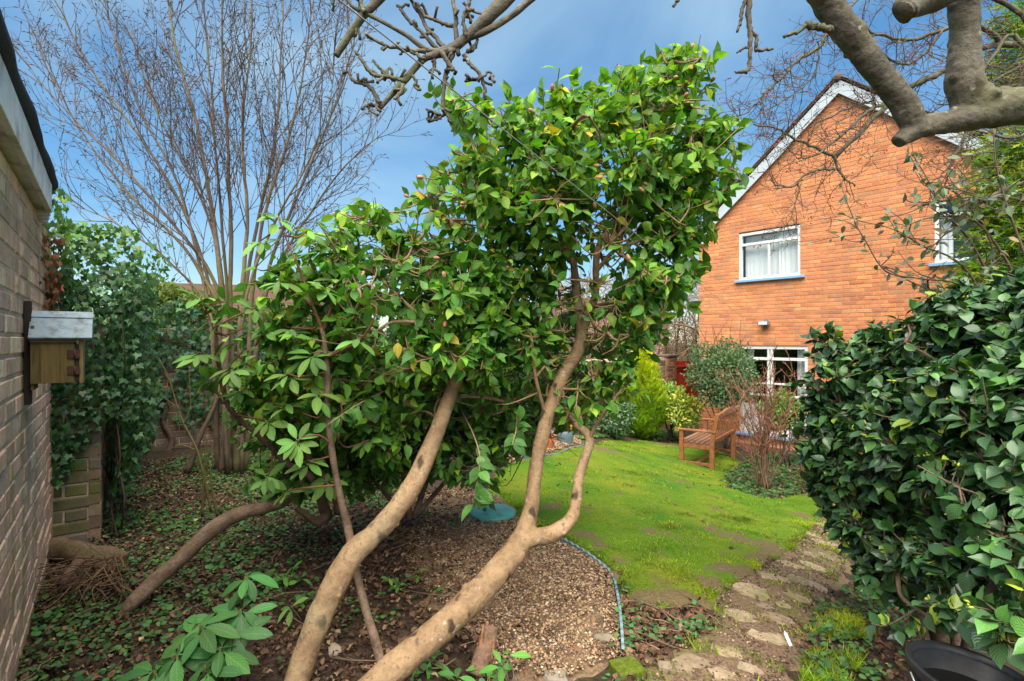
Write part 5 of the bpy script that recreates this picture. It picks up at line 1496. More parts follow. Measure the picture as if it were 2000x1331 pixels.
# ------------------------------------------------------------------ tree with red berries behind
hw = thing('hawthorn_tree', 'bare thorny tree with fine twigs and small red berries above the house gable', 'tree', (4.75, 3.9, float(gz(4.75, 3.9))))
r = np.random.default_rng(101)
H = [[(2230, 1060, 3.9, 60), (2220, 700, 3.9, 48), (2190, 350, 3.9, 36), (2140, 180, 3.9, 26), (2060, 95, 3.9, 18), (1960, 88, 3.9, 13), (1890, 105, 3.9, 11), (1835, 145, 3.9, 11), (1780, 168, 3.9, 11), (1735, 205, 3.9, 10), (1685, 255, 3.9, 9), (1632, 308, 3.9, 8)],
     [(1632, 308, 3.9, 7), (1595, 290, 3.9, 6), (1555, 272, 3.9, 5), (1510, 250, 3.9, 4), (1470, 245, 3.9, 3)], [(1630, 308, 3.9, 6), (1640, 335, 3.9, 5), (1652, 350, 3.9, 4), (1670, 365, 3.9, 3)], [(1632, 333, 3.9, 5), (1600, 332, 3.9, 5), (1570, 345, 3.9, 4), (1550, 365, 3.9, 4), (1515, 360, 3.9, 3), (1500, 330, 3.9, 2)], [(1565, 360, 3.9, 3), (1550, 410, 3.9, 2), (1535, 440, 3.9, 1.5), (1505, 468, 3.9, 1.5)],
     [(1960, 88, 3.9, 10), (1900, 45, 3.8, 9), (1840, 60, 3.8, 8), (1780, 78, 3.8, 7), (1720, 70, 3.8, 6), (1670, 45, 3.8, 4)], [(1840, 60, 3.8, 6), (1800, 110, 3.8, 5), (1760, 125, 3.8, 4), (1700, 90, 3.8, 3)], [(2060, 95, 3.9, 12), (1980, 20, 3.9, 10), (1900, -20, 3.9, 8), (1800, -40, 3.9, 6), (1700, -20, 3.9, 4), (1620, 60, 3.9, 6), (1600, 92, 3.9, 7), (1560, 118, 3.9, 6), (1530, 150, 3.9, 5), (1500, 178, 3.9, 4), (1480, 195, 3.9, 3)],
     [(1735, 205, 3.9, 7), (1700, 215, 3.9, 6), (1660, 250, 3.85, 5), (1600, 300, 3.8, 4), (1560, 310, 3.8, 3)], [(1780, 168, 3.9, 6), (1720, 205, 3.95, 5), (1690, 200, 4, 4), (1620, 230, 4, 3), (1580, 250, 4, 2)], [(2140, 180, 3.9, 12), (2050, 150, 3.7, 10), (1980, 70, 3.7, 8), (1940, 110, 3.7, 6), (1900, 170, 3.7, 4)], [(2100, 120, 3.9, 9), (2000, 130, 4, 7), (1940, 160, 4, 6), (1880, 200, 4, 4), (1830, 205, 4, 3)],
     [(2150, 200, 3.9, 10), (2060, 230, 3.6, 8), (1980, 270, 3.6, 6), (1900, 255, 3.6, 5), (1870, 300, 3.6, 4), (1850, 340, 3.6, 3)], [(1500, 178, 3.9, 3), (1470, 210, 3.9, 2.5), (1440, 225, 3.9, 2), (1425, 190, 3.9, 2)], [(1600, 92, 3.9, 4), (1590, 150, 3.9, 3), (1540, 190, 3.9, 2.5), (1490, 220, 3.9, 2)], [(2000, 130, 4, 5), (1985, 180, 4, 4), (1950, 230, 4, 3)], [(1880, 200, 3.9, 4), (1885, 250, 3.8, 4), (1870, 300, 3.8, 3), (1840, 340, 3.8, 2), (1815, 360, 3.8, 2)]]
tw, be = MB(), []
def thorn(q, rd, lvl, dens):
    n = max(1, int(np.linalg.norm(np.diff(q, axis=0), axis=1).sum() / dens))
    for k in range(n):
        i = r.integers(1, len(q)); tan = nrm(q[i] - q[i - 1])
        s = r.normal(0, 1, 3); s -= tan * s.dot(tan); s = nrm(s)
        ln = (.28 if lvl == 0 else .11) * r.uniform(.4, 1.4)
        d = nrm(tan * .6 + s * .9)
        mid = q[i] + d * ln * .5 + r.normal(0, .06 * ln, 3); e = mid + nrm(d + r.normal(0, .6, 3)) * ln * .5
        pts = cat(np.array([q[i], mid, e]), 2)
        tube(tw, pts, np.linspace(.0034 if lvl == 0 else .0022, .0012, len(pts)), 3, r.uniform(.9, 1.5) * np.array([1, .95, .9]), capend=False)
        if lvl < 1: thorn(pts, rd, lvl + 1, .045)
        elif r.uniform() < .07: be.append(e)
for i, rows in enumerate(H):
    q, rd = pxline(rows, 6); q += r.normal(0, .004, q.shape)
    m = MB(); tube(m, q, rd, 6); m.build('trunk' if i == 0 else 'branch', M['bark_apple'], hw)
    s0 = 35 if i == 0 else 2
    thorn(q[s0:], rd[s0:], 0, .034)
tw.build('twigs', M['twig'], hw, True, 'stuff')
M['berry'] = plain_mat('berry', (.30, .012, .012), .4, .3, 50, .1, .5)
bm = MB()
for e in be:
    for k in range(r.integers(1, 4)):
        ellipsoid(bm, e + r.normal(0, .012, 3), np.array([0, 0, 1.]), .0062, .0055, 5, 4)
bm.build('berries', M['berry'], hw, True, 'stuff')

# ------------------------------------------------------------------ sparse climber over the glossy bush
cl = thing('cotoneaster', 'sparse arching shrub with grey-green oval leaves rising above the glossy bush', 'shrub', (2.6, 2.9, float(gz(2.6, 2.9))))
r = np.random.default_rng(111)
CS = [[(1950, 640, 2.7, 5), (1880, 560, 2.7, 4), (1800, 545, 2.7, 3), (1730, 530, 2.7, 3), (1690, 470, 2.7, 2), (1672, 440, 2.7, 2)], [(1960, 640, 2.6, 5), (1880, 520, 2.6, 4), (1800, 480, 2.6, 3), (1760, 455, 2.6, 2), (1720, 440, 2.6, 2)], [(1980, 640, 2.6, 6), (1900, 480, 2.6, 5), (1850, 420, 2.6, 4), (1800, 330, 2.6, 2), (1780, 300, 2.6, 2)],
      [(2010, 600, 2.5, 6), (1960, 500, 2.5, 5), (1900, 430, 2.5, 4), (1820, 425, 2.5, 3), (1760, 445, 2.5, 2)], [(2050, 350, 2.5, 8), (1990, 360, 2.5, 7), (1930, 385, 2.5, 6), (1880, 400, 2.5, 4), (1830, 440, 2.5, 2)], [(2040, 600, 2.4, 6), (1980, 440, 2.4, 5), (1960, 380, 2.4, 4), (1945, 320, 2.4, 3), (1940, 250, 2.4, 2)], [(2060, 420, 2.5, 7), (1990, 390, 2.5, 5), (1900, 385, 2.5, 4), (1800, 400, 2.5, 3)],
      [(1990, 650, 2.7, 5), (1900, 590, 2.7, 4), (1800, 560, 2.75, 3), (1720, 520, 2.8, 2)], [(2020, 640, 2.5, 6), (1950, 540, 2.5, 5), (1930, 460, 2.5, 4), (1870, 380, 2.5, 3), (1820, 360, 2.5, 2)]]
pos, ax_ = [], []
root_b = np.array([2.6, 2.9, float(gz(2.6, 2.9))])
for k, rows in enumerate(CS):
    q, rd = pxline(rows, 6); m = MB()
    q = np.concatenate([cat(np.array([root_b + r.normal(0, .04, 3) * [1, 1, 0], (root_b + q[0]) / 2 + r.normal(0, .05, 3), q[0]]), 5)[:-1], q]); rd = np.concatenate([np.full(10, rd[0] * 1.2), rd])
    tube(m, q, rd, 6, (1.3, 1.2, 1.1)); m.build('stem', M['twig'], cl)
    for j in range(30):
        i = r.integers(12, len(q)); pos.append(q[i] + r.normal(0, .012, 3)); ax_.append(r.normal(0, .6, 3) + [0, 0, -.5])
    tm = MB()
    for j in range(9):
        i = r.integers(11, len(q)); d = nrm(r.normal(0, 1, 3) + [-.4, 0, .1]) * r.uniform(.1, .3); e = q[i] + d
        tube(tm, cat(np.array([q[i], q[i] + d * .5 + r.normal(0, .02, 3), e]), 3), np.linspace(.003, .0013, 7), 4, capend=False)
        for _ in range(3): pos.append(q[i] + d * r.uniform(.3, 1)); ax_.append(r.normal(0, .6, 3) + [0, 0, -.4])
    tm.build('twigs', M['twig'], cl, True, 'stuff')
pos = np.array(pos); m = len(pos)
put_leaves(cl, M['leaf_rho'], SMLT, pos, leaf_frames(np.array(ax_), r.normal(0, .6, (m, 3)) + [0, -.4, .5]), r.uniform(.028, .058, m), np.where(r.uniform(0, 1, (m, 1)) < .75, np.array([.075, .125, .085]), np.array([.14, .12, .06])) * r.uniform(.6, 1.3, (m, 1)), seed=7, nobj=120)

# ------------------------------------------------------------------ conifers and garden shrubs farther off
def conifer(root, base, h, prof, n, colfn, mat, seed, spray=.10, lean=.25, width=1.0, dirv=(0, 0, 1)):
    """upright sprays on a tapering body; prof maps 0..1 height to radius"""
    r = np.random.default_rng(seed)
    m = MB(); top = base + np.array([0, 0, h])
    tube(m, np.array([base, base + [0, 0, h * .5], top - [0, 0, h * .08]]), [.05, .03, .008], 7); m.build('trunk', M['bark_rho'], root)
    t = r.uniform(0.01, 1, n); a = r.uniform(0, 6.283, n)
    R_ = np.array([prof(q) for q in t]) * (1 + .16 * np.sin(a * 3 + t * 9) + .10 * np.sin(a * 7 - t * 23)) * r.uniform(.35, 1, n) ** .35
    o = np.stack([np.cos(a), np.sin(a), np.zeros(n)], -1)
    pos = base + o * R_[:, None] + np.stack([np.zeros(n), np.zeros(n), t * h], -1)
    ax_ = o * r.uniform(.3, 1.0, n)[:, None] + np.array([0, 0, 1.]) * lean + r.normal(0, .35, (n, 3))
    nrmv = o * .4 + np.array([0, 0, .6]) + r.normal(0, .5, (n, 3))
    C = colfn(r, t, R_, n)
    put_leaves(root, mat, [SPRAY], pos, leaf_frames(ax_, nrmv), r.uniform(.6, 1.25, n) * spray, C, allstuff=True, seed=seed)
def spray_tpl():
    V = [[0, 0, 0]]; f = []; U = [[0, 0]]
    rr = np.random.default_rng(4)
    for k in range(7):
        y = .08 + k * .12; s = 1 if k % 2 else -1
        L = .42 * (1 - k / 9)
        b = len(V)
        V += [[0, y, 0], [s * L * .45, y + L * .35, .02 + rr.normal(0, .03)], [s * L, y + L * .85, rr.normal(0, .05)], [s * L * .2, y + .12, .02]]
        U += [[.5, y]] * 4
        f.append([b, b + 1, b + 2, b + 3])
    b = len(V)
    V += [[-.05, 0, 0], [.05, 0, 0], [.045, .7, .03], [0, 1.0, -.05]]; U += [[.5, 0]] * 4
    f.append([b, b + 1, b + 2, b + 3])
    return np.array(V, float), np.array(f), np.array(U, float)
SPRAY = spray_tpl()
gc = P(1252, 845, 10.1); gc[2] = gz(gc[0], gc[1])
gold = thing('golden_conifer', 'bright yellow-green dwarf conifer standing in front of the brick wall', 'conifer', gc)
hgt = 2 - (690 - CY) / F * 10.1 - gc[2]
conifer(gold, gc, hgt, lambda t: .40 * (min(1, t / .25) ** .6) * (1 - max(0, (t - .45) / .55) ** 1.6) + .03, 5200,
        lambda r, t, R_, n: (np.array([.17, .30, .012]) + np.clip(t - .35, 0, 1)[:, None] * np.array([.34, .24, .0])) * r.uniform(.55, 1.35, (n, 1)), M['leaf_soft'], 121, .15, .9)
def bushy(name, label, catg, px, py, Y, rx, ry, rd, n, size, colb, seed, lobes=6, mat=None, tpls=SMLT, stems=9, cvar=None, nobj=0, gap=.55):
    c = P(px, py, Y); g = float(gz(c[0], c[1]))
    t = thing(name, label, catg, (c[0], c[1], g))
    r = np.random.default_rng(seed)
    rx, ry = rx * Y / F, ry * Y / F
    bl = [(c, np.array([rx * .75, rd * .75, ry * .75]))]
    for k in range(lobes):
        a = k / lobes * 6.283 + r.uniform(0, .6)
        bl.append((c + np.array([math.cos(a) * rx * .6, r.normal(0, .4) * rd, math.sin(a) * ry * .6]), np.array([rx, rd, ry]) * r.uniform(.3, .45)))
    pos, od, _ = blob_points(bl, n, r, gap)
    pos[:, 2] = np.maximum(pos[:, 2], gz(pos[:, 0], pos[:, 1]) + .02)
    wm = MB(); b0 = np.array([c[0], c[1], g])
    for k in range(stems):
        e = pos[r.integers(0, n)]
        tube(wm, cat(np.array([b0 + r.normal(0, .04, 3) * [1, 1, 0], (b0 + e) / 2 + r.normal(0, .05, 3), e]), 4), np.linspace(.013, .004, 9), 5)
    wm.build('stems', M['twig'], t, True, 'stuff')
    cc = colb * r.uniform(.6, 1.4, (n, 1))
    if cvar is not None: cc = np.where(r.uniform(0, 1, (n, 1)) < cvar[0], np.array(cvar[1]), cc)
    put_leaves(t, mat or M['leaf_soft'], tpls, pos, leaf_frames(od * .6 + r.normal(0, .6, (n, 3)) + [0, 0, .2], od * .5 + [0, 0, .6] + r.normal(0, .5, (n, 3))), r.uniform(size * .6, size * 1.3, n), cc, nobj=nobj, seed=seed)
    return t
gs = bushy('evergreen_shrub', 'large grey-green small leaved shrub by the house corner, behind the bench', 'shrub', 1418, 732, 9.2, 76, 74, .6, 6500, .06, np.array([.075, .14, .075]), 131, 7, gap=.5)
wm = MB(); r = np.random.default_rng(5)
for k in range(14):
    a = P(1418 + r.normal(0, 34), 690, 9.2); b = a + np.array([r.normal(.05, .22), 0, r.uniform(.2, .75)])
    tube(wm, cat(np.array([a, (a + b) / 2 + r.normal(0, .03, 3), b]), 3), np.linspace(.007, .003, 7), 4, (1.2, 1.1, .8))
wm.build('shoots', M['twig'], gs, True, 'stuff')
bushy('pieris_shrub', 'small variegated yellow-green shrub in front of the red gate', 'shrub', 1335, 800, 9.9, 40, 40, .3, 1500, .085, np.array([.14, .24, .03]), 132, 5, M['leaf_cam'], RHOT, cvar=(.35, (.40, .40, .10)))
bushy('pieris_shrub', 'bushy yellow-green shrub touching the brick pier, topmost shoots pale', 'shrub', 1312, 778, 10.3, 26, 34, .25, 900, .085, np.array([.10, .22, .04]), 133, 4, M['leaf_cam'], RHOT, cvar=(.2, (.34, .38, .12)))
bushy('low_shrub', 'low grey-green sprawling shrub at the back of the lawn left of the golden conifer', 'shrub', 1190, 815, 9.2, 56, 42, .5, 2600, .075, np.array([.055, .12, .06]), 134, 6, M['leaf_cam'], RHOT)
bushy('low_shrub', 'dull green shrub under the leaning branches behind the blue edging', 'shrub', 1100, 790, 9.0, 80, 60, .5, 2600, .08, np.array([.04, .09, .03]), 135, 6, M['leaf_cam'], RHOT)
bushy('low_shrub', 'mid green leafy shrub growing against the white panel under the ground floor window', 'shrub', 1530, 805, 8.2, 38, 42, .3, 1500, .07, np.array([.075, .18, .025]), 136, 5, M['leaf_cam'], CAMT)
bushy('low_shrub', 'tall pale green shrub seen over the wall through the camellia', 'shrub', 1215, 690, 13.0, 60, 40, .6, 1800, .11, np.array([.12, .17, .10]), 137, 6, M['leaf_soft'])
bushy('low_shrub', 'yellowish evergreen growing behind the ivy wall near the tiled roof', 'shrub', 330, 600, 7.8, 110, 45, .6, 3200, .08, np.array([.085, .13, .03]), 138, 7, M['leaf_soft'])
bushy('low_shrub', 'green shrub mass over the boundary wall behind the hazel', 'shrub', 600, 660, 8.5, 130, 70, .7, 3800, .09, np.array([.05, .10, .03]), 139, 7, M['leaf_soft'])
bushy('low_shrub', 'green shrub mass along the boundary wall behind the dark evergreen', 'shrub', 860, 760, 8.8, 150, 70, .6, 3800, .09, np.array([.045, .095, .03]), 140, 7, M['leaf_soft'])

# dark conifer at the right, in front of the second upper window
dc = P(2040, 900, 5.0); dc[2] = gz(dc[0], dc[1])
dk = thing('yew_tree', 'dark feathery conifer partly covering the upper right window', 'conifer', dc)
r = np.random.default_rng(141)
m = MB(); tube(m, np.array([dc, dc + [0, 0, 2], dc + [.1, 0, 5.2]]), [.12, .1, .03], 9); m.build('trunk', M['bark_rho'], dk)
bl = pxblobs([(2000, 400, 5.0, 80, 70, .5), (2000, 500, 4.9, 90, 70, .5), (1975, 320, 5.1, 40, 40, .3), (2020, 290, 5.1, 80, 80, .5), (1965, 460, 4.9, 45, 40, .3), (1935, 545, 4.9, 45, 36, .3), (2010, 580, 4.8, 120, 70, .5), (1925, 355, 5.0, 22, 14, .15), (2080, 400, 5, 140, 200, .6), (1990, 180, 5.3, 40, 60, .3), (1985, 100, 5.4, 26, 60, .25), (2050, 100, 5.3, 80, 120, .5), (1990, 30, 5.4, 30, 40, .2), (1950, 395, 4.95, 36, 22, .2)])
n = 7500
pos, od, bk = blob_points(bl, n, r, .35, .03)
ax_ = np.stack([od[:, 0] * .8 - .35, od[:, 1] * .5, -.15 + .3 * od[:, 2]], -1) + r.normal(0, .35, (n, 3))
put_leaves(dk, M['leaf_soft'], [SPRAY], pos, leaf_frames(ax_, np.array([0, -.1, 1.]) + r.normal(0, .35, (n, 3))), r.uniform(.09, .19, n), np.where(r.uniform(0, 1, (n, 1)) < .7, np.array([.09, .185, .016]), np.array([.22, .27, .016])) * r.uniform(.6, 1.4, (n, 1)), allstuff=True, seed=8)
wm = MB()
for c, s_ in bl:
    a = np.array([dc[0] + .06, dc[1], c[2] - .25]); tube(wm, cat(np.array([a, (a + c) / 2 + [0, 0, .05], c]), 4), np.linspace(.025, .006, 9), 6)
wm.build('limbs', M['bark_rho'], dk, True, 'stuff')

# bare twiggy hedge beyond the gate
hd = thing('bare_hedge', 'tan leafless hedge of tangled twigs beyond the red gate', 'hedge', (4.2, 14.2, 0))
r = np.random.default_rng(151); wm = MB()
for k in range(2600):
    x = r.uniform(1060, 1440); Y = r.uniform(13.6, 15.2); y = r.uniform(555, 720)
    a = P(x, y, Y); d = nrm(np.array([r.normal(0, .7), r.normal(0, .4), r.uniform(-.2, 1)])) * r.uniform(.25, .8)
    tube(wm, np.array([a, a + d * .5 + r.normal(0, .06, 3), a + d]), [.011, .008, .004], 3, r.uniform(.8, 1.6) * np.array([1.9, 1.75, 1.4]), capend=False)
wm.build('twigs', M['twig'], hd, True, 'stuff')
wm = MB()
for rows in ([(1390, 700, 13.2, 5), (1370, 660, 13.2, 4), (1350, 640, 13.2, 4), (1300, 630, 13.2, 3)], [(1330, 700, 13, 4), (1345, 680, 13, 4), (1360, 640, 13, 3), (1340, 600, 13, 2)], [(1345, 720, 12.6, 4), (1330, 695, 12.6, 3), (1350, 680, 12.6, 3), (1372, 670, 12.6, 2)], [(1360, 700, 13, 4), (1352, 655, 13, 3), (1325, 640, 13, 2)]):
    q, rd = pxline(rows, 5); tube(wm, q, rd, 5, (2.2, 2.0, 1.4))
for k in range(18):
    x = r.uniform(1150, 1420); a = np.array([(x - CX) / F * 14.2, 14.2, 0]); b = P(x + r.normal(0, 15), 600, 14.3)
    tube(wm, cat(np.array([a, (a + b) / 2 + r.normal(0, .08, 3), b]), 4), np.linspace(.03, .012, 9), 5, (1.6, 1.5, 1.2))
wm.build('stems', M['twig'], hd, True, 'stuff')

# rose bush, bare stems, behind the bench
def bare_bush(name, label, px, py, n, spread, hh, seed, tintc, sub=5):
    g = G(px, py); t = thing(name, label, 'shrub', g); r = np.random.default_rng(seed)
    wm = MB()
    for k in range(n):
        a = g + np.array([r.normal(0, .06), r.normal(0, .06), -.02])
        tip = g + np.array([r.normal(0, spread), r.normal(0, spread * .7), hh * r.uniform(.55, 1.05)])
        mid = a * .5 + tip * .5 + r.normal(0, .06, 3); mid[2] -= .03; mid[:2] = a[:2] * .65 + tip[:2] * .35
        q = cat(np.array([a, mid, tip]), 5)
        m = MB(); tube(m, q, np.linspace(.0085, .004, len(q)) * r.uniform(.7, 1.2), 6, tintc * r.uniform(.75, 1.25)); m.build('stem', M['twig'], t)
        for j in range(sub):
            i = r.integers(4, len(q)); d = nrm(np.array([r.normal(0, .6), r.normal(0, .6), 1.])) * r.uniform(.12, .38)
            e = cat(np.array([q[i], q[i] + d * .5 + r.normal(0, .025, 3), q[i] + d]), 3)
            tube(wm, e, np.linspace(.0055, .0028, 7), 4, tintc * r.uniform(.8, 1.5) * np.array([1.2, .9, .9]))
            for _ in range(2):
                e2 = e[-3] + nrm(np.array([r.normal(0, .7), r.normal(0, .7), .8])) * r.uniform(.06, .18)
                tube(wm, np.array([e[-3], e2]), [.0036, .0022], 3, tintc * r.uniform(.8, 1.5) * np.array([1.3, .85, .85]), capend=False)
    wm.build('twigs', M['twig'], t, True, 'stuff')
    return t
bare_bush('rose_bush', 'leafless rose bush of many thin pinkish brown stems behind the bench', 1492, 958, 26, .30, 1.62, 161, np.array([1.7, 1.4, 1.15]), 8)
bare_bush('rose_bush', 'thin bare rose stems at the edge of the path beside the glossy bush', 1566, 928, 5, .16, 1.0, 162, np.array([1.7, 1.4, 1.2]), 3)
rb = bare_bush('dead_perennial', 'clump of short reddish brown dead stems beside the path below the window', 1572, 905, 26, .13, .55, 163, np.array([1.7, .8, .5]), 2)
# distant trees over the wall
def far_tree(px, Y, h, seed, label):
    g = np.array([(px - CX) / F * Y, Y, 0]); t = thing('bare_tree', label, 'tree', g); r = np.random.default_rng(seed)
    m = MB(); q = cat(np.array([g, g + [.1, 0, h * .3], g + [-.1, 0, h * .6]]), 5); tube(m, q, np.linspace(.14, .05, len(q)), 7); m.build('trunk', M['bark_hazel'], t)
    wm = MB()
    for k in range(40):
        a = q[r.integers(4, len(q))]; d = nrm(np.array([r.normal(0, .7), r.normal(0, .7), 1.2])) * h * r.uniform(.15, .45)
        e = cat(np.array([a, a + d * .5 + r.normal(0, .08, 3), a + d]), 3); tube(wm, e, np.linspace(.03, .008, 7), 4)
        for j in range(9):
            b = e[r.integers(2, 7)]; f = nrm(d / np.linalg.norm(d) + r.normal(0, .6, 3)) * r.uniform(.2, .7); tube(wm, np.array([b, b + f]), [.009, .004], 3, capend=False)
    wm.build('branches', M['twig'], t, True, 'stuff')
far_tree(1010, 22, 4.2, 171, 'small bare tree far beyond the boundary wall behind the camellia')
far_tree(700, 16, 3.6, 172, 'small bare tree beyond the wall right of the hazel')
# ------------------------------------------------------------------ bench
M['teak'] = plain_mat('teak', (.27, .095, .032), .5, .45, 16, .3, .4, dirt=(.13, .07, .04), dscale=6)
M['teak_worn'] = plain_mat('teak_worn', (.20, .10, .055), .6, .4, 18, .3, .35)
g1 = G(1394, 922); g2 = G(1442, 893)
bx = nrm((g2 - g1) * [1, 1, 0]); by = np.array([-bx[1], bx[0], 0]) # toward the seat front
if by[0] > 0: by = -by
BLn = 1.32
bO = g1.copy(); bO[2] = float(gz(*(g1[:2] + bx[:2] * .6 + by[:2] * .25)))
bench = thing('garden_bench', 'orange-brown slatted wooden garden bench with armrests on the lawn', 'bench', bO + bx * BLn / 2 + by * .25)
bax = np.array([bx, by, Z3])
def bpart(name, x, y, z, bev=.006, m='teak', c=(1, 1, 1)):
    return obox(name, M[m], bench, bO, bax, x, y, z, bev, c)
D = .52
for x in (0, BLn - .06):
    bpart('leg', (x, x + .06), (D - .06, D), (-.12, .58))
    mb = MB()                                                   # raked back post
    lean = nrm(np.array([0, -.16, 1.]))
    box(mb, bO + bx * x, np.array([bx, by, Z3]), (0, .06), (0, .065), (-.12, .42))
    A3 = np.array([bx, nrm(by + Z3 * .16), nrm(Z3 - by * .16)])
    box(mb, bO + bx * (x + .001) + Z3 * .40, A3, (0, .058), (.001, .062), (.0, .47 if x == 0 else .47))
    mb.build('back_post', M['teak'], bench, False, bevel=.006)
    bpart('armrest', (x - .012, x + .072), (-.02, D + .03), (.582, .612), .008)
    bpart('side_rail', (x + .012, x + .048), (.066, D - .062), (.32, .40))
    bpart('stretcher', (x + .014, x + .046), (.066, D - .062), (.07, .115), .005, 'teak', (.9, .95, 1.05))
bpart('front_rail', (.062, BLn - .062), (D - .045, D - .012), (.30, .40))
bpart('stretcher', (.062, BLn - .062), (.24, .28), (.075, .11), .005)
for k in range(6):
    y = .075 + k * .077
    c = .8 + .35 * random.random()
    bpart('seat_slat', (.005 if k < 5 else .064, BLn - .005 if k < 5 else BLn - .064), (y, y + .060), (.402, .425), .004, 'teak_worn', (c, c, c))
A3 = np.array([bx, nrm(by + Z3 * .16), nrm(Z3 - by * .16)])
bb = bO + Z3 * .40
obox('lower_back_rail', M['teak'], bench, bb, A3, (.062, BLn - .062), (.012, .05), (.02, .075), .005)
for k in range(11):
    x = .13 + k * (BLn - .26 - .028) / 10
    c = .85 + .3 * random.random()
    obox('back_slat', M['teak'], bench, bb, A3, (x, x + .028), (.024, .036), (.0755, .405), .004, (c, c, c))
mb = MB(); n = 24                                                # top rail with a raised scroll in the middle
xs = np.linspace(.062, BLn - .062, n); f = (xs - BLn / 2) / (BLn / 2)
zt = .47 + .035 * np.exp(-(f / .45) ** 4) ; zb = np.full(n, .4055)
V = []
for (y) in (.010, .050):
    for x, a, b in zip(xs, zb, zt): V += [[x, y, a], [x, y, b]]
V = np.array(V) @ A3 + bb; fq = []
for i in range(n - 1):
    a = i * 2; o = 2 * n
    fq += [[a, a + 1, a + 3, a + 2], [o + a, o + a + 2, o + a + 3, o + a + 1], [a + 1, o + a + 1, o + a + 3, a + 3], [a, a + 2, o + a + 2, o + a]]
fq += [[0, 2 * n, 2 * n + 1, 1], [2 * n - 2, 2 * n - 1, 4 * n - 1, 4 * n - 2]]
mb.add(V, fq); mb.build('top_rail', M['teak'], bench, False, bevel=.004)

# ------------------------------------------------------------------ bird box
M['box_wood'] = plain_mat('box_wood', (.17, .115, .042), .85, .35, 12, .4, .2, dirt=(.12, .125, .03), dscale=9, streak=(7, 7, .9))
M['box_dark'] = plain_mat('box_dark', (.045, .035, .026), .9, .3, 12, .3, .2)
M['box_roof'] = plain_mat('box_roof', (.30, .37, .40), .7, .15, 14, .3, .35, dirt=(.13, .14, .13), dscale=26)
M['rust'] = plain_mat('rust', (.085, .04, .028), .85, .4, 60, .5, .2)
bb_ = thing('bird_box', 'weathered wooden bird box with grey-blue pitched roof on the garage wall', 'bird box', gpt(.60, .0, 1.82))
BS = .50
bw = .17
def bbx(name, s, o, z, m='box_wood', bev=.002, c=(1, 1, 1)):
    return obox(name, M[m], bb_, GO, GAX, s, o, z, bev, c)
bbx('batten', (BS + .04, BS + .085), (.001, .022), (1.74, 2.16), 'box_dark')
for k, (a, b) in enumerate(((.0235, .052), (.0525, .112), (.1125, .158))):
    c = .9 + .15 * (k % 2)
    bbx('side_board', (BS, BS + .012), (a, b), (1.826, 2.005), 'box_wood', .0015, (c, c * 1.02, c))
bbx('side_board', (BS + bw - .012, BS + bw), (.0235, .158), (1.826, 2.005))
bbx('back_board', (BS + .0125, BS + bw - .0125), (.0235, .034), (1.80, 2.06))
bbx('floor_board', (BS + .0125, BS + bw - .0125), (.0345, .158), (1.826, 1.84))
bbx('front_door', (BS + .002, BS + bw - .002), (.172, .186), (1.822, 2.012), 'box_wood', .002, (1.35, 1.3, 1.5))
bbx('front_jamb', (BS + .004, BS + .016), (.1585, .1715), (1.83, 1.985), 'box_dark')
bbx('eave_batten', (BS - .008, BS - .0003), (.022, .165), (1.992, 2.012), 'box_dark', .001, (2.4, 2.0, 1.8))
for z in (1.858, 1.925):
    h = bbx('hinge', (BS - .004, BS - .0004), (.135, .176), (z, z + .036), 'rust', .001)
    m = MB(); a = gpt(BS - .004, .1585, z - .002); tube(m, np.array([a, a + Z3 * .02, a + Z3 * .04]), .004, 7); m.build('hinge_pin', M['rust'], h)
for sg in (-1, 1):
    cx = BS + bw / 2
    th = math.radians(47)
    dv_ = np.array([GD[0] * sg * math.cos(th), GD[1] * sg * math.cos(th), -math.sin(th)])
    uv_ = np.array([GD[0] * sg * math.sin(th), GD[1] * sg * math.sin(th), math.cos(th)])
    ap_ = gpt(cx, 0, 2.108)
    rp = obox('roof_panel', M['box_roof'], bb_, ap_, np.array([dv_, [GN[0], GN[1], 0], uv_]), (.0 if sg < 0 else .012, .142), (.018, .215), (0, .011), .002)
    if sg < 0: obox('ridge_strip', M['box_roof'], rp, ap_, np.array([dv_, [GN[0], GN[1], 0], uv_]), (-.006, .030), (.016, .217), (.0112, .016), .001, (1.1, 1.1, 1.1))

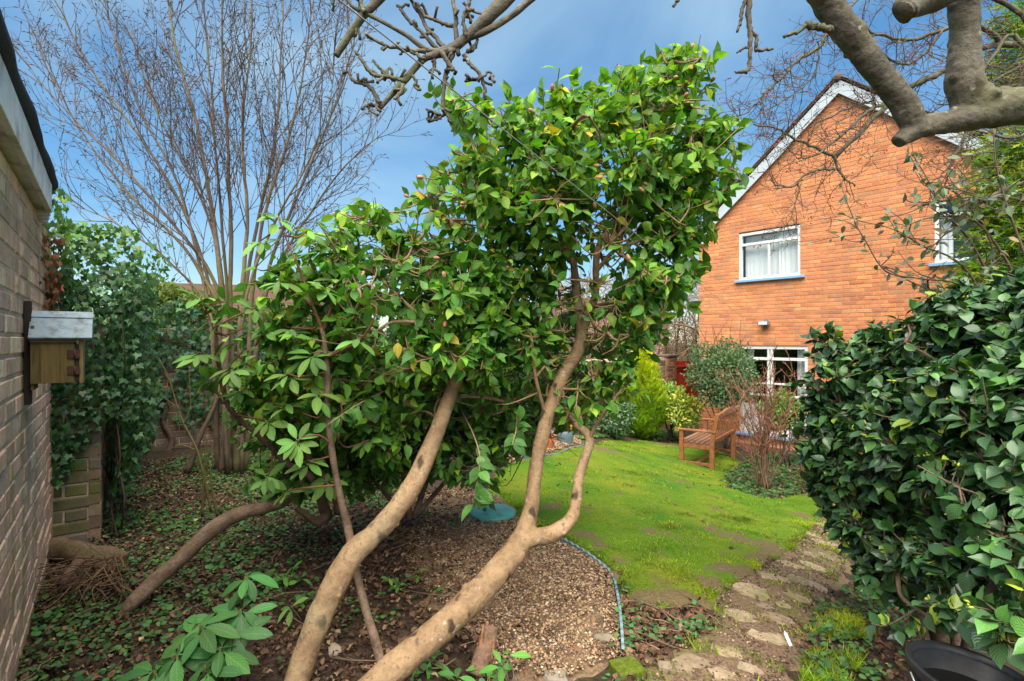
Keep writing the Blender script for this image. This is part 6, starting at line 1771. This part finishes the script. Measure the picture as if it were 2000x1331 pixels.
# ------------------------------------------------------------------ lawn edging, feeder base, pots, bucket
M['teal_plastic'] = plain_mat('teal_plastic', (.13, .22, .24), .5, .25, 25, .2, .4, dirt=(.10, .10, .075), dscale=14)
M['teal_metal'] = plain_mat('teal_metal', (.06, .30, .24), .45, .15, 25, .15, .5, dirt=(.13, .12, .09), dscale=16)
def edging(label, pts, h=.032):
    w = cat(np.array([G(x, y)[:2] for x, y in pts]), 8)
    t = thing('lawn_edging', label, 'lawn edging', G(*pts[len(pts) // 2]))
    L = np.concatenate([[0], np.cumsum(np.linalg.norm(np.diff(w, axis=0), axis=1))])
    nn_ = int(L[-1] / .012); s = np.linspace(0, L[-1], nn_)
    x = np.interp(s, L, w[:, 0]); y = np.interp(s, L, w[:, 1]); z = gz(x, y)
    T = nrm(np.stack([np.gradient(x), np.gradient(y)], -1)); Nn = np.stack([-T[:, 1], T[:, 0]], -1) * .006
    top = z + h + .006 * (np.arange(nn_) % 4 < 2) + .008 * np.sin(s * 7)
    m = MB()
    V = np.concatenate([np.stack([x - Nn[:, 0], y - Nn[:, 1], z - .05], -1), np.stack([x - Nn[:, 0], y - Nn[:, 1], top], -1), np.stack([x + Nn[:, 0], y + Nn[:, 1], top], -1), np.stack([x + Nn[:, 0], y + Nn[:, 1], z - .05], -1)])
    i = np.arange(nn_ - 1); q = []
    for a in range(3): q.append(np.stack([a * nn_ + i, a * nn_ + i + 1, (a + 1) * nn_ + i + 1, (a + 1) * nn_ + i], -1))
    m.add(V, np.concatenate(q)); m.build('strip', M['teal_plastic'], t, False)
    m = MB(); tube(m, np.stack([x, y, z + h * .45], -1)[::3], .008, 6); m.build('bead', M['teal_plastic'], t)
edging('toothed blue-green plastic edging curving between the gravel and the lawn', [(1060, 1046), (1092, 1062), (1140, 1088), (1176, 1112), (1198, 1136), (1207, 1180), (1213, 1230), (1217, 1285)])
edging('blue plastic edging along the far gravel border beside the pots', [(1040, 902), (1065, 896), (1100, 886), (1140, 873)])
fb = G(962, 1012) + np.array([0, 0, .03])
feeder = thing('parasol_base', 'round flat teal metal base with short pole standing on the gravel', 'parasol base', fb)
m = MB(); n = 40; a = np.arange(n) / n * 6.283; rr = .165
prof = [(rr, 0), (rr, .016), (rr - .006, .022), (.05, .030), (.03, .04), (.0005, .041)]
V = np.concatenate([np.stack([rq * np.cos(a), rq * np.sin(a), np.full(n, z_)], -1) for rq, z_ in prof]) + fb
i = np.arange(n); j = (i + 1) % n
m.add(V, np.concatenate([np.stack([k * n + i, k * n + j, (k + 1) * n + j, (k + 1) * n + i], -1) for k in range(len(prof) - 1)])); m.build('disc', M['teal_metal'], feeder, True)
m = MB(); q0 = fb + np.array([-.055, -.02, .02]); tube(m, np.array([q0, q0 + [0, 0, .15], q0 + [0, 0, .34]]), .014, 12, (.5, .8, 1.0)); m.build('pole', M['teal_metal'], feeder)

def lathe(mb, c, prof, n=28, col_=(1, 1, 1)):
    a = np.arange(n) / n * 6.283
    V = np.concatenate([np.stack([rq * np.cos(a), rq * np.sin(a), np.full(n, z_)], -1) for rq, z_ in prof]) + c
    i = np.arange(n); j = (i + 1) % n
    mb.add(V, np.concatenate([np.stack([k * n + i, k * n + j, (k + 1) * n + j, (k + 1) * n + i], -1) for k in range(len(prof) - 1)]), col_)
M['glaze_green'] = plain_mat('glaze_green', (.13, .18, .19), .4, .25, 12, .1, .5)
M['glaze_blue'] = plain_mat('glaze_blue', (.14, .20, .30), .4, .25, 12, .1, .5)
M['terracotta'] = plain_mat('terracotta', (.42, .12, .045), .8, .2, 20, .2, .2)
def pot(px, py, rad, h, mat, label, rimc, plant, seed):
    c = G(px, py); t = thing('plant_pot', label, 'plant pot', c)
    m = MB(); lathe(m, c, [(rad * .68, 0), (rad * .86, h * .5), (rad * .95, h * .85), (rad * .9, h * .85), (rad * .8, h * .82)]); m.build('body', mat, t)
    m = MB(); lathe(m, c, [(rad * .94, h * .852), (rad * 1.06, h * .86), (rad * 1.08, h), (rad * .92, h), (rad * .9, h * .86)], col_=rimc); m.build('rim', M['terracotta'] if rimc is not None and rimc[2] < .99 else mat, t)
    m = MB(); lathe(m, c, [(rad * .9, h * .88), (.001, h * .9)]); m.build('compost', M['soil'], t)
    if plant:
        r = np.random.default_rng(seed); wm = MB(); cs = []
        for k in range(plant):
            tip = c + np.array([r.normal(0, rad * .8), r.normal(0, rad * .8), h + r.uniform(.1, .32)])
            tube(wm, cat(np.array([c + [0, 0, h * .88], (c + tip) / 2 + [0, 0, h * .4], tip]), 3), np.linspace(.007, .004, 7), 5); cs.append((tip, np.array([r.normal(0, .4), -.1, 1.])))
        wm.build('stem', M['twig'], t)
        whorls(t, cs, M['leaf_cam'], (.08, .12), (4, 7), seed, np.array([.025, .075, .015]), nobj=20)
pot(1104, 868, .135, .24, M['glaze_green'], 'grey-green glazed pot with terracotta rim on the far gravel', (1.3, 1.3, .9), 2, 1)
pot(1024, 894, .12, .19, M['glaze_blue'], 'blue glazed pot holding a leafy plant beside the lawn', (1, 1, 1), 6, 2)
pot(1070, 878, .085, .18, M['terracotta'], 'small orange plastic pot half hidden behind the tan trunk', (1.2, .8, .5), 0, 3)
pot(1062, 850, .14, .05, M['glaze_blue'], 'shallow blue dish on the far gravel behind the orange pot', (1, 1, 1), 0, 4)

M['black_plastic'] = plain_mat('black_plastic', (.018, .018, .019), .42, .4, 30, .25, .45)
M['wire'] = plain_mat('galvanised_wire', (.45, .44, .42), .45, .2, 30, .1, .5, .6)
M['water'] = plain_mat('dirty_water', (.008, .008, .007), .06, .2, 5, .02, .5)
bc = np.array([1.375, 1.57, 0.]); bc[2] = float(gz(bc[0], bc[1])) + .0
bucket = thing('bucket', 'black plastic builder bucket of dark water with a wire handle under the glossy bush', 'bucket', bc)
bh_ = .95 + .035 - bc[2]
tilt = np.array([[1, 0, -.10], [0, 1, .05], [.10, -.05, 1]])
def tl(V): return (np.asarray(V) - bc) @ tilt + bc
n = 44
def tl_lathe(prof, c, name, mat, par):
    m = MB(); lathe(m, bc, prof, n, c); m.v[-1] = tl(m.v[-1]); return m.build(name, mat, par)
R_ = .158
body = tl_lathe([(.115, 0), (R_ - .006, bh_ - .02), (R_ - .012, bh_ - .02), (.125, .06), (.001, .06)], (1, 1, 1), 'body', M['black_plastic'], bucket)
tl_lathe([(R_ - .004, bh_ - .035), (R_ + .010, bh_ - .032), (R_ + .013, bh_ - .004), (R_ + .009, bh_), (R_ - .004, bh_ - .002), (R_ - .008, bh_ - .02)], (1, 1, 1), 'rim', M['black_plastic'], bucket)
tl_lathe([(R_ - .022, bh_ - .075), (.001, bh_ - .075)], (1, 1, 1), 'water', M['water'], bucket)
ang = np.linspace(math.radians(170), math.radians(170) + math.pi, 24)
hp = np.array([[math.cos(q) * (R_ + .016), math.sin(q) * (R_ + .016), bh_ - .03 - .13 * math.sin((q - ang[0]))] for q in ang]) + bc
hp = tl(hp)
m = MB(); tube(m, hp, .0026, 7); hd_ = m.build('handle', M['wire'], bucket)
m = MB(); tube(m, hp[3:9], .0085, 9); m.build('grip', M['black_plastic'], hd_)

# ------------------------------------------------------------------ washing line
wlp = P(640, -40, .56); wle = HO3 + np.array([HE[0] * .5, HE[1] * .5, 2.02]) + np.array([HN[0], HN[1], 0]) * .03
wlp = wlp + (wlp - wle) * .25
t = np.linspace(0, 1, 60)[:, None]
line = wlp * (1 - t) + wle * t - np.array([0, 0, 1.]) * (4 * t * (1 - t)) * .02
M['line'] = plain_mat('line', (.30, .30, .31), .5, .2, 30, .1, .4)
m = MB(); tube(m, line, .0010, 6); o = m.build('washing_line', M['line']); tag(o, 'thin grey washing line stretched from the fruit tree to the house wall', 'washing line')

# ------------------------------------------------------------------ log, root mass, stake, stones, brick, label
M['log_bark'] = bark_mat('log_bark', (.09, .05, .03), (.20, .12, .075), (.33, .235, .16), 16, False, .9, (.09, .085, .03), .9)
g = G(150, 1098)
lg = thing('cut_log', 'short cut log with flaky brown bark lying at the foot of the garage wall', 'log', g)
A = P(104, 1078, 2.92); B = P(188, 1098, 2.82); A[2] = max(A[2], gz(A[0], A[1]) + .06); B[2] = max(B[2], gz(B[0], B[1]) + .05)
m = MB(); tube(m, cat(np.array([A, (A + B) / 2 + [0, 0, .012], B]), 7), np.linspace(.066, .055, 15), 18, lump=.09, seed=4, capend=False); m.build('bark', M['log_bark'], lg)
for e_, rr, sg in ((A, .066, 1), (B, .055, -1)):
    m = MB(); d = nrm(B - A) * sg * .006; tube(m, np.array([e_ + d, e_ + d * 1.5, e_ + d * 2]), rr * .97, 16, (1.5, 1.4, 1.2)); m.build('cut_end', M['log_bark'], lg)
g = G(175, 1140)
rt = thing('root_stump', 'rotting upturned root mass with shaggy brown fibres near the garage', 'stump', g)
m = MB(); r = np.random.default_rng(7)
tube(m, cat(np.array([P(120, 1150, 2.45), P(165, 1112, 2.55), P(205, 1092, 2.62), P(250, 1085, 2.66)]), 6), np.concatenate([np.linspace(.035, .085, 10), np.linspace(.085, .02, 9)]), 16, lump=.28, seed=3); m.build('crown', M['log_bark'], rt)
m = MB()
for k in range(220):
    a = P(r.uniform(120, 245), r.uniform(1085, 1165), r.uniform(2.42, 2.58)); a[2] = max(a[2], gz(a[0], a[1]) + .015); b = a + np.array([r.normal(-.02, .11), r.normal(-.04, .06), r.normal(-.06, .07)]); b[2] = max(b[2], gz(b[0], b[1]) + .01)
    tube(m, cat(np.array([a, (a + b) / 2 + r.normal(0, .015, 3), b]), 2), np.linspace(.0035, .0012, 5), 4, r.uniform(.5, 2.2) * np.array([1.1, .9, .7]), capend=False)
m.build('fibres', M['twig'], rt, True, 'stuff')
g = G(935, 1335)
st = thing('wooden_stake', 'short rotten wooden post stub leaning in the soil by the right tan trunk', 'post', g)
m = MB(); tube(m, cat(np.array([P(930, 1322, 1.90), P(948, 1270, 1.96), P(958, 1222, 2.0)]), 6), np.linspace(.036, .030, 13), 14, lump=.14, seed=8); m.build('wood', M['log_bark'], st)
m = MB()
for k in range(7):
    a0 = k * .9; a = P(945 + 14 * math.cos(a0), 1300, 1.92); b = P(955 + 12 * math.cos(a0), 1226 - 6 * (k % 3), 1.985)
    tube(m, np.array([a, (a + b) / 2, b]), [.006, .008, .004], 5, (1.3, 1.1, .9))
m.build('splinters', M['log_bark'], st, True, 'stuff')
M['stone'] = plain_mat('stone', (.22, .19, .15), .9, .35, 14, .5, .2, dirt=(.10, .09, .05), dscale=6)
def rock(px, py, rx, ry, rz, label, seed, c=(1, 1, 1), name='stone'):
    g = G(px, py); r = np.random.default_rng(seed)
    nu, nv_ = 14, 9
    u = np.arange(nu) / nu * 6.283; v = np.linspace(-1.45, 1.45, nv_)
    U_, V_ = np.meshgrid(u, v)
    d = np.stack([np.cos(V_) * np.cos(U_), np.cos(V_) * np.sin(U_), np.sin(V_)], -1)
    s = 1 + .16 * np.sin(d[..., 0] * 3 + seed) + .13 * np.sin(d[..., 1] * 4 + 2 * seed) + .1 * np.sin(d[..., 2] * 5 + d[..., 0] * 3) + r.normal(0, .05, U_.shape)
    V = (np.sign(d) * np.abs(d) ** .8 * s[..., None] * np.array([rx, ry, rz])).reshape(-1, 3) + g + [0, 0, rz * .45]
    i, j = np.meshgrid(np.arange(nv_ - 1), np.arange(nu), indexing='ij'); k = (j + 1) % nu
    q = np.stack([i * nu + j, i * nu + k, (i + 1) * nu + k, (i + 1) * nu + j], -1).reshape(-1, 4)
    m = MB(); m.add(V, [q, np.array([[*range(nu)][::-1]]), np.array([[*range((nv_ - 1) * nu, nv_ * nu)]])], c)
    o = m.build(name, M['stone']); tag(o, label, 'stone'); return o
rock(1178, 1256, .055, .03, .022, 'flat grey stone on the gravel just inside the plastic edging', 1, (1.1, 1.05, .95))
rock(1130, 1276, .028, .025, .018, 'reddish brown brick fragment on the gravel', 2, (1.0, .45, .3))
rock(655, 1280, .030, .026, .026, 'crumpled pale grey lump on the dark soil between the trunks', 3, (1.5, 1.35, 1.2))
rock(1015, 1262, .03, .022, .018, 'rounded brown pebble near the wooden post stub', 4, (.9, .65, .5))
rock(868, 1180, .03, .022, .015, 'rounded dark cobble on the leaf litter between the tan trunks', 5, (.7, .55, .45))
rock(1085, 1330, .05, .03, .02, 'grey flat stone beside the mossy brick', 6)
rock(1420, 855, .06, .05, .035, 'pale stone at the foot of the grey-green shrub', 7, (1.2, 1.1, 1))
M['moss'] = plain_mat('moss', (.085, .115, .012), .95, .5, 60, .9, .1, dirt=(.11, .085, .055), dscale=8)
g = G(1225, 1322)
o = obox('mossy_brick', M['moss'], None, g, np.array([[.95, .3, 0], [-.3, .95, 0], [0, 0, 1.]]), (-.055, .055), (-.045, .05), (-.02, .045), .008); tag(o, 'moss covered brick at the end of the plastic edging', 'brick')
g = G(1545, 1268)
mb = MB(); V = np.array([[-.008, 0, 0], [.008, 0, 0], [.008, 0, .05], [0, 0, .062], [-.008, 0, .05]]); V2 = V + [0, .0025, 0]
W = np.concatenate([V, V2]) @ np.array([[.95, .2, .1], [-.2, .5, .5], [-.05, .75, .6]]) + g + [0, 0, .012]
mb.add(W, [np.array([[0, 1, 2, 3, 4], [9, 8, 7, 6, 5]]), np.array([[i, 5 + i, 5 + (i + 1) % 5, (i + 1) % 5] for i in range(5)])]); o = mb.build('plant_label', M['white_old'], None, False); tag(o, 'small white plastic plant label lying beside the path', 'plant label')

# ------------------------------------------------------------------ loose cover
def rand_rot(m, r, tilt=.35):
    a = r.uniform(0, 6.283, m)
    ax_ = np.stack([np.cos(a), np.sin(a), r.normal(0, tilt, m)], -1)
    return leaf_frames(ax_, np.stack([r.normal(0, tilt, m), r.normal(0, tilt, m), np.ones(m)], -1))
BED = GP([(-60, 1420), (60, 1120), (108, 1060), (200, 1020), (235, 930), (262, 905), (420, 888), (560, 895), (700, 930), (860, 955), (900, 1060), (940, 1180), (985, 1270), (1010, 1420)])
r = np.random.default_rng(201)
# pebbles
OCT = np.array([[1, 0, 0], [0, 1, 0], [-1, 0, 0], [0, -1, 0], [0, 0, .7], [0, 0, -.7]], float)
OCF = np.array([[0, 1, 4], [1, 2, 4], [2, 3, 4], [3, 0, 4], [1, 0, 5], [2, 1, 5], [3, 2, 5], [0, 3, 5]])
q = np.concatenate([scatter(GRAVEL, 30000, r), scatter(GRAVEL2, 4500, r)])
dens = .8 * wob(q[:, 0], q[:, 1], 4.2, 12) + .6 * wob(q[:, 0], q[:, 1], 13, 13) + np.clip((q[:, 0] + .30) * 2.2, -1.6, .7) + np.clip(np.maximum(sdpoly(q[:, 0], q[:, 1], GRAVEL), sdpoly(q[:, 0], q[:, 1], GRAVEL2)) * 5 - .8, -.8, .0)
q = q[dens > -.35 + r.normal(0, .4, len(q))]
m = len(q)
sc = r.uniform(.0035, .009, m) * np.where(q[:, 1] > 5, 1.8, 1)
V = OCT[None] * (1 + r.normal(0, .22, (m, 6, 1))) * sc[:, None, None] * np.stack([r.uniform(.8, 1.4, m), r.uniform(.8, 1.4, m), r.uniform(.6, 1, m)], -1)[:, None]
a = r.uniform(0, 6.28, m); ca, sa = np.cos(a)[:, None], np.sin(a)[:, None]
V = np.stack([V[..., 0] * ca - V[..., 1] * sa, V[..., 0] * sa + V[..., 1] * ca, V[..., 2]], -1)
V += np.concatenate([q, (gz(q[:, 0], q[:, 1]) + .022 + sc * .3)[:, None]], 1)[:, None]
u_ = r.uniform(0, 1, (m, 1))
C = np.where(u_ < .5, np.array([.30, .19, .10]), np.where(u_ < .78, np.array([.14, .078, .043]), np.where(u_ < .9, np.array([.44, .34, .22]), np.array([.11, .08, .06])))) * r.uniform(.6, 1.25, (m, 1))
M['pebble'] = plain_mat('pebble', (1, 1, 1), .75, .2, 90, .2, .3)
mb = MB(); mb.add(V.reshape(-1, 3), ((np.arange(m) * 6)[:, None, None] + OCF[None]).reshape(-1, 3), np.repeat(C, 6, 0)); mb.build('gravel', M['pebble'], None, True, 'stuff')
bpy.context.scene.objects['gravel']['label'] = 'tan pea gravel covering the curved bed'
bpy.context.scene.objects['gravel']['category'] = 'gravel'

# soil crumbs and grit on the path and worn ground
q = np.concatenate([scatter(PATH, 7000, r), scatter(LAWN, 9000, r)])
k = (bare_w(q[:, 0], q[:, 1]) > .35) | (np.arange(len(q)) < 7000)
q = q[k & (wob(q[:, 0], q[:, 1], 8, 51) > -.2 + r.normal(0, .5, len(q)))]; m = len(q)
sc = r.uniform(.002, .007, m) * (1 + .1 * q[:, 1])
V = OCT[None] * (1 + r.normal(0, .3, (m, 6, 1))) * sc[:, None, None] + np.concatenate([q, (gz(q[:, 0], q[:, 1]) + .018)[:, None]], 1)[:, None]
C = np.where(r.uniform(0, 1, (m, 1)) < .7, np.array([.085, .052, .032]), np.array([.25, .18, .11])) * r.uniform(.6, 1.4, (m, 1))
mb = MB(); mb.add(V.reshape(-1, 3), ((np.arange(m) * 6)[:, None, None] + OCF[None]).reshape(-1, 3), np.repeat(C, 6, 0)); o = mb.build('soil_crumbs', M['pebble'], None, True, 'stuff'); tag(o, 'crumbs of soil and grit on the worn path', 'soil')

# dead leaves
def litter(poly, n, size, seed, name, label, mask=None):
    r = np.random.default_rng(seed); q = scatter(poly, n, r)
    if mask is not None: q = q[mask(q[:, 0], q[:, 1], r)]
    m = len(q); u_ = r.uniform(0, 1, (m, 1))
    C = np.where(u_ < .45, np.array([.11, .055, .03]), np.where(u_ < .72, np.array([.17, .10, .058]), np.where(u_ < .96, np.array([.06, .036, .024]), np.array([.34, .25, .13])))) * r.uniform(.55, 1.35, (m, 1))
    pos = np.concatenate([q, (gz(q[:, 0], q[:, 1]) + r.uniform(.008, .028, m))[:, None]], 1)
    mb = MB(); R = rand_rot(m, r, .5); sz = r.uniform(*size, m)
    for k, (v, f, u2) in enumerate(LITT):
        s = np.arange(m) % len(LITT) == k; mm = s.sum()
        V = np.einsum('nk,mkj->mnj', v, R[s]) * sz[s][:, None, None] + pos[s][:, None]
        mb.add(V.reshape(-1, 3), ((np.arange(mm) * len(v))[:, None, None] + f[None]).reshape(-1, 4), np.repeat(C[s], len(v), 0))
    o = mb.build(name, M['leaf_dead'], None, True, 'stuff'); tag(o, label, 'leaf litter'); return o
litter(BED, 17000, (.010, .036), 211, 'leaf_litter', 'brown dead leaves strewn over the shaded bed')
litter(GRAVEL, 4800, (.012, .04), 212, 'leaf_litter', 'brown dead leaves lying on the gravel bed', lambda x, y, r: wob(x, y, 3, 3) + np.clip(-x * 2, -1, 1) > r.normal(-.1, .5, len(x)))
EDGE = GP([(1200, 1120), (1225, 1185), (1300, 1200), (1380, 1190), (1405, 1230), (1290, 1290), (1230, 1345), (1200, 1345), (1212, 1250)])
litter(EDGE, 800, (.018, .045), 213, 'leaf_litter', 'dead leaves along the outside of the curved edging')
RIGHTB = GP([(1600, 1190), (1680, 1130), (1760, 1190), (1800, 1240), (1760, 1345), (1560, 1345), (1570, 1230)])
litter(RIGHTB, 500, (.015, .04), 214, 'leaf_litter', 'dead leaves on bare soil between path and bucket')
ROSEB = GP([(1415, 925), (1425, 955), (1500, 975), (1590, 958), (1640, 960), (1640, 900), (1560, 880), (1470, 890)])
litter(ROSEB, 900, (.025, .06), 215, 'leaf_litter', 'dead leaves under the bare rose bush')
litter(PATH, 420, (.010, .032), 217, 'leaf_litter', 'small dead leaves caught between the path stones')
litter(LAWN, 330, (.02, .05), 216, 'leaf_litter', 'few scattered dead leaves on the lawn')

# small round leaved weeds
def weeds(poly, n, size, seed, label, mask=None, colb=(.06, .15, .04)):
    r = np.random.default_rng(seed); q = scatter(poly, n, r)
    if mask is not None: q = q[mask(q[:, 0], q[:, 1], r)]
    m = len(q); k = 3
    q = np.repeat(q, k, 0) + r.normal(0, .018, (m * k, 2)); m *= k
    pos = np.concatenate([q, (gz(q[:, 0], q[:, 1]) + r.uniform(.012, .05, m))[:, None]], 1)
    R = rand_rot(m, r, .32); sz = r.uniform(*size, m)
    C = np.array(colb) * r.uniform(.55, 1.5, (m, 1)) * np.stack([r.uniform(.7, 1.5, m), np.ones(m), r.uniform(.7, 1.4, m)], -1)
    v, f, u2 = ROUNDT[0]
    V = np.einsum('nk,mkj->mnj', v, R) * sz[:, None, None] + pos[:, None]
    mb = MB(); mb.add(V.reshape(-1, 3), ((np.arange(m) * len(v))[:, None, None] + f[None]).reshape(-1, 3), np.repeat(C, len(v), 0), np.tile(u2, (m, 1)))
    o = mb.build('ground_cover', M['leaf_soft'], None, True, 'stuff'); tag(o, label, 'weeds'); return o
weeds(BED, 5200, (.012, .032), 221, 'small round leaved weeds carpeting the shaded bed', lambda x, y, r: (wob(x, y, 3.0, 4) + .5 * wob(x, y, 9, 5) + np.clip(-x - .9, -1, .7) > .3 + r.normal(0, .3, len(x))))
weeds(RIGHTB, 420, (.016, .034), 222, 'small weeds around the bucket and path edge', lambda x, y, r: wob(x, y, 5, 6) > r.normal(-.1, .4, len(x)))
weeds(EDGE, 260, (.014, .03), 223, 'small weeds outside the curved edging', lambda x, y, r: wob(x, y, 6, 7) > r.normal(.2, .4, len(x)))
weeds(ROSEB, 900, (.03, .055), 224, 'low weeds under the bare rose bush', None, (.05, .12, .03))
weeds(LAWN, 120, (.012, .028), 225, 'small weed leaves growing in the lawn', None, (.07, .14, .05))
FARB = GP([(1130, 862), (1220, 852), (1330, 862), (1330, 845), (1240, 838), (1150, 848)])
weeds(FARB, 700, (.04, .08), 226, 'low green cover at the foot of the far shrubs', None, (.07, .14, .035))

# grass
def grass(poly, n, h, seed, label, mask=None, dense=True, base_c=(.064, .175, .006)):
    r = np.random.default_rng(seed); q = scatter(poly, n, r)
    keep = r.uniform(0, 1, len(q)) > bare_w(q[:, 0], q[:, 1]) * 1.3
    keep &= wob(q[:, 0], q[:, 1], 3.1, 15) > -.95 + r.normal(0, .3, len(q))
    if mask is not None: keep &= mask(q[:, 0], q[:, 1], r)
    q = q[keep]; m = len(q)
    z = gz(q[:, 0], q[:, 1]) + .012
    a = r.uniform(0, 6.283, m); hh = r.uniform(*h, m) * np.clip(1 + .45 * wob(q[:, 0], q[:, 1], 5, 16) + .5 * wob(q[:, 0], q[:, 1], 19, 18), .25, 2.2); w = r.uniform(.0016, .0034, m) * (1 + .12 * q[:, 1])
    dx, dy = np.cos(a) * w, np.sin(a) * w
    lx, ly = r.normal(0, .6, m) * hh, r.normal(0, .6, m) * hh
    b = np.concatenate([q, z[:, None]], 1)
    V = np.stack([b + np.stack([dx, dy, 0 * dx], -1), b - np.stack([dx, dy, 0 * dx], -1), b + np.stack([lx, ly, hh], -1)], 1)
    y = np.clip(.5 + .5 * wob(q[:, 0], q[:, 1], 1.6, 17), 0, 1)[:, None]
    C = (np.array(base_c) * (1 - y) + np.array([.165, .215, .009]) * y) * r.uniform(.6, 1.4, (m, 1))
    C = C * (1 + .38 * wob(q[:, 0], q[:, 1], 9, 19) + .25 * wob(q[:, 0], q[:, 1], 23, 20))[:, None].clip(.35, 1.9)
    C = np.where(r.uniform(0, 1, (m, 1)) < .09, np.array([.30, .24, .11]), C)
    mb = MB(); mb.add(V.reshape(-1, 3), np.arange(m * 3).reshape(-1, 3), np.repeat(C, 3, 0), np.tile([[.5, 0.], [.5, 0], [.5, 1]], (m, 1)))
    o = mb.build('grass', M['leaf_soft'], None, True, 'stuff'); tag(o, label, 'grass'); return o
LAWN_NEAR = GP([(1222, 1190), (1190, 1110), (1150, 1078), (1092, 1056), (1020, 1020), (1180, 1000), (1350, 1000), (1590, 1015), (1566, 1055), (1525, 1095), (1480, 1112), (1430, 1155), (1365, 1185), (1290, 1195)])
grass(LAWN, 180000, (.008, .024), 231, 'short bright green grass of the lawn')
grass(LAWN_NEAR, 70000, (.007, .022), 232, 'thinner mossy grass near the edging and path')
PATHG = GP([(1560, 1215), (1600, 1190), (1680, 1200), (1730, 1245), (1650, 1260), (1590, 1245)])
grass(PATHG, 7000, (.01, .032), 233, 'bright tufts of grass on the path side by the glossy bush', lambda x, y, r: (wob(x, y, 5, 33) + .5 * wob(x, y, 13, 34) + sdpoly(x, y, PATHG) * 6 > .55 + r.normal(0, .15, len(x))))
grass(GP([(1570, 1285), (1680, 1275), (1720, 1345), (1560, 1345)]), 3500, (.012, .04), 234, 'thin grass tufts beside the bucket', lambda x, y, r: wob(x, y, 6, 3) + .5 * wob(x, y, 15, 4) > .45 + r.normal(0, .2, len(x)))
grass(PATH, 9000, (.012, .035), 235, 'sparse grass and moss growing between the path stones', lambda x, y, r: wob(x, y, 6, 8) > .15)
grass(EDGE, 5000, (.012, .035), 236, 'sparse grass on the soil outside the edging', lambda x, y, r: wob(x, y, 5, 9) + np.clip((y - 3) * 1.2, -1, 1) > .15)

# fallen sticks
r = np.random.default_rng(241); wm = MB()
for k in range(210):
    q = scatter(BED, 1, r)[0] if k < 140 else scatter(GRAVEL, 1, r)[0] if k < 185 else scatter(EDGE, 1, r)[0]
    a = r.uniform(0, 6.28); L = r.uniform(.05, .32)
    s_ = np.linspace(-.5, .5, 5); x = q[0] + np.cos(a) * L * s_ + r.normal(0, .012, 5); y = q[1] + np.sin(a) * L * s_ + r.normal(0, .012, 5)
    tube(wm, np.stack([x, y, gz(x, y) + .02 + r.uniform(0, .02, 5)], -1), np.linspace(1, .5, 5) * r.uniform(.0015, .0045), 5, r.uniform(.7, 2.2) * np.array([1.1, 1, .9]))
o = wm.build('fallen_sticks', M['twig'], None, True, 'stuff'); tag(o, 'thin fallen sticks lying over the beds', 'sticks')
print('objects', len(bpy.data.objects), 'tris', sum(sum(p.loop_total - 2 for p in me.polygons) if len(me.polygons) < 0 else len(me.loops) - 2 * len(me.polygons) for me in bpy.data.meshes))

r = np.random.default_rng(251); n = 90
z = r.uniform(2.05, 2.55, n); s = 1.42 - np.clip(z - 2.1, 0, 1) * .3 + r.normal(0, .07, n)
A = GA[None] + GD[None] * s[:, None] + GN[None] * r.uniform(.01, .06, n)[:, None]
pos = np.concatenate([A, z[:, None]], 1)
put_leaves(ivy, M['leaf_dead'], IVYT, pos, leaf_frames(np.array([0, 0, -1.]) + r.normal(0, .4, (n, 3)), np.array([GN[0], GN[1] - .3, .2]) + r.normal(0, .5, (n, 3))), r.uniform(.03, .06, n), np.array([.24, .10, .05]) * r.uniform(.5, 1.5, (n, 1)), name='dead_leaf', rest='dead_leaves', nobj=40, seed=9)
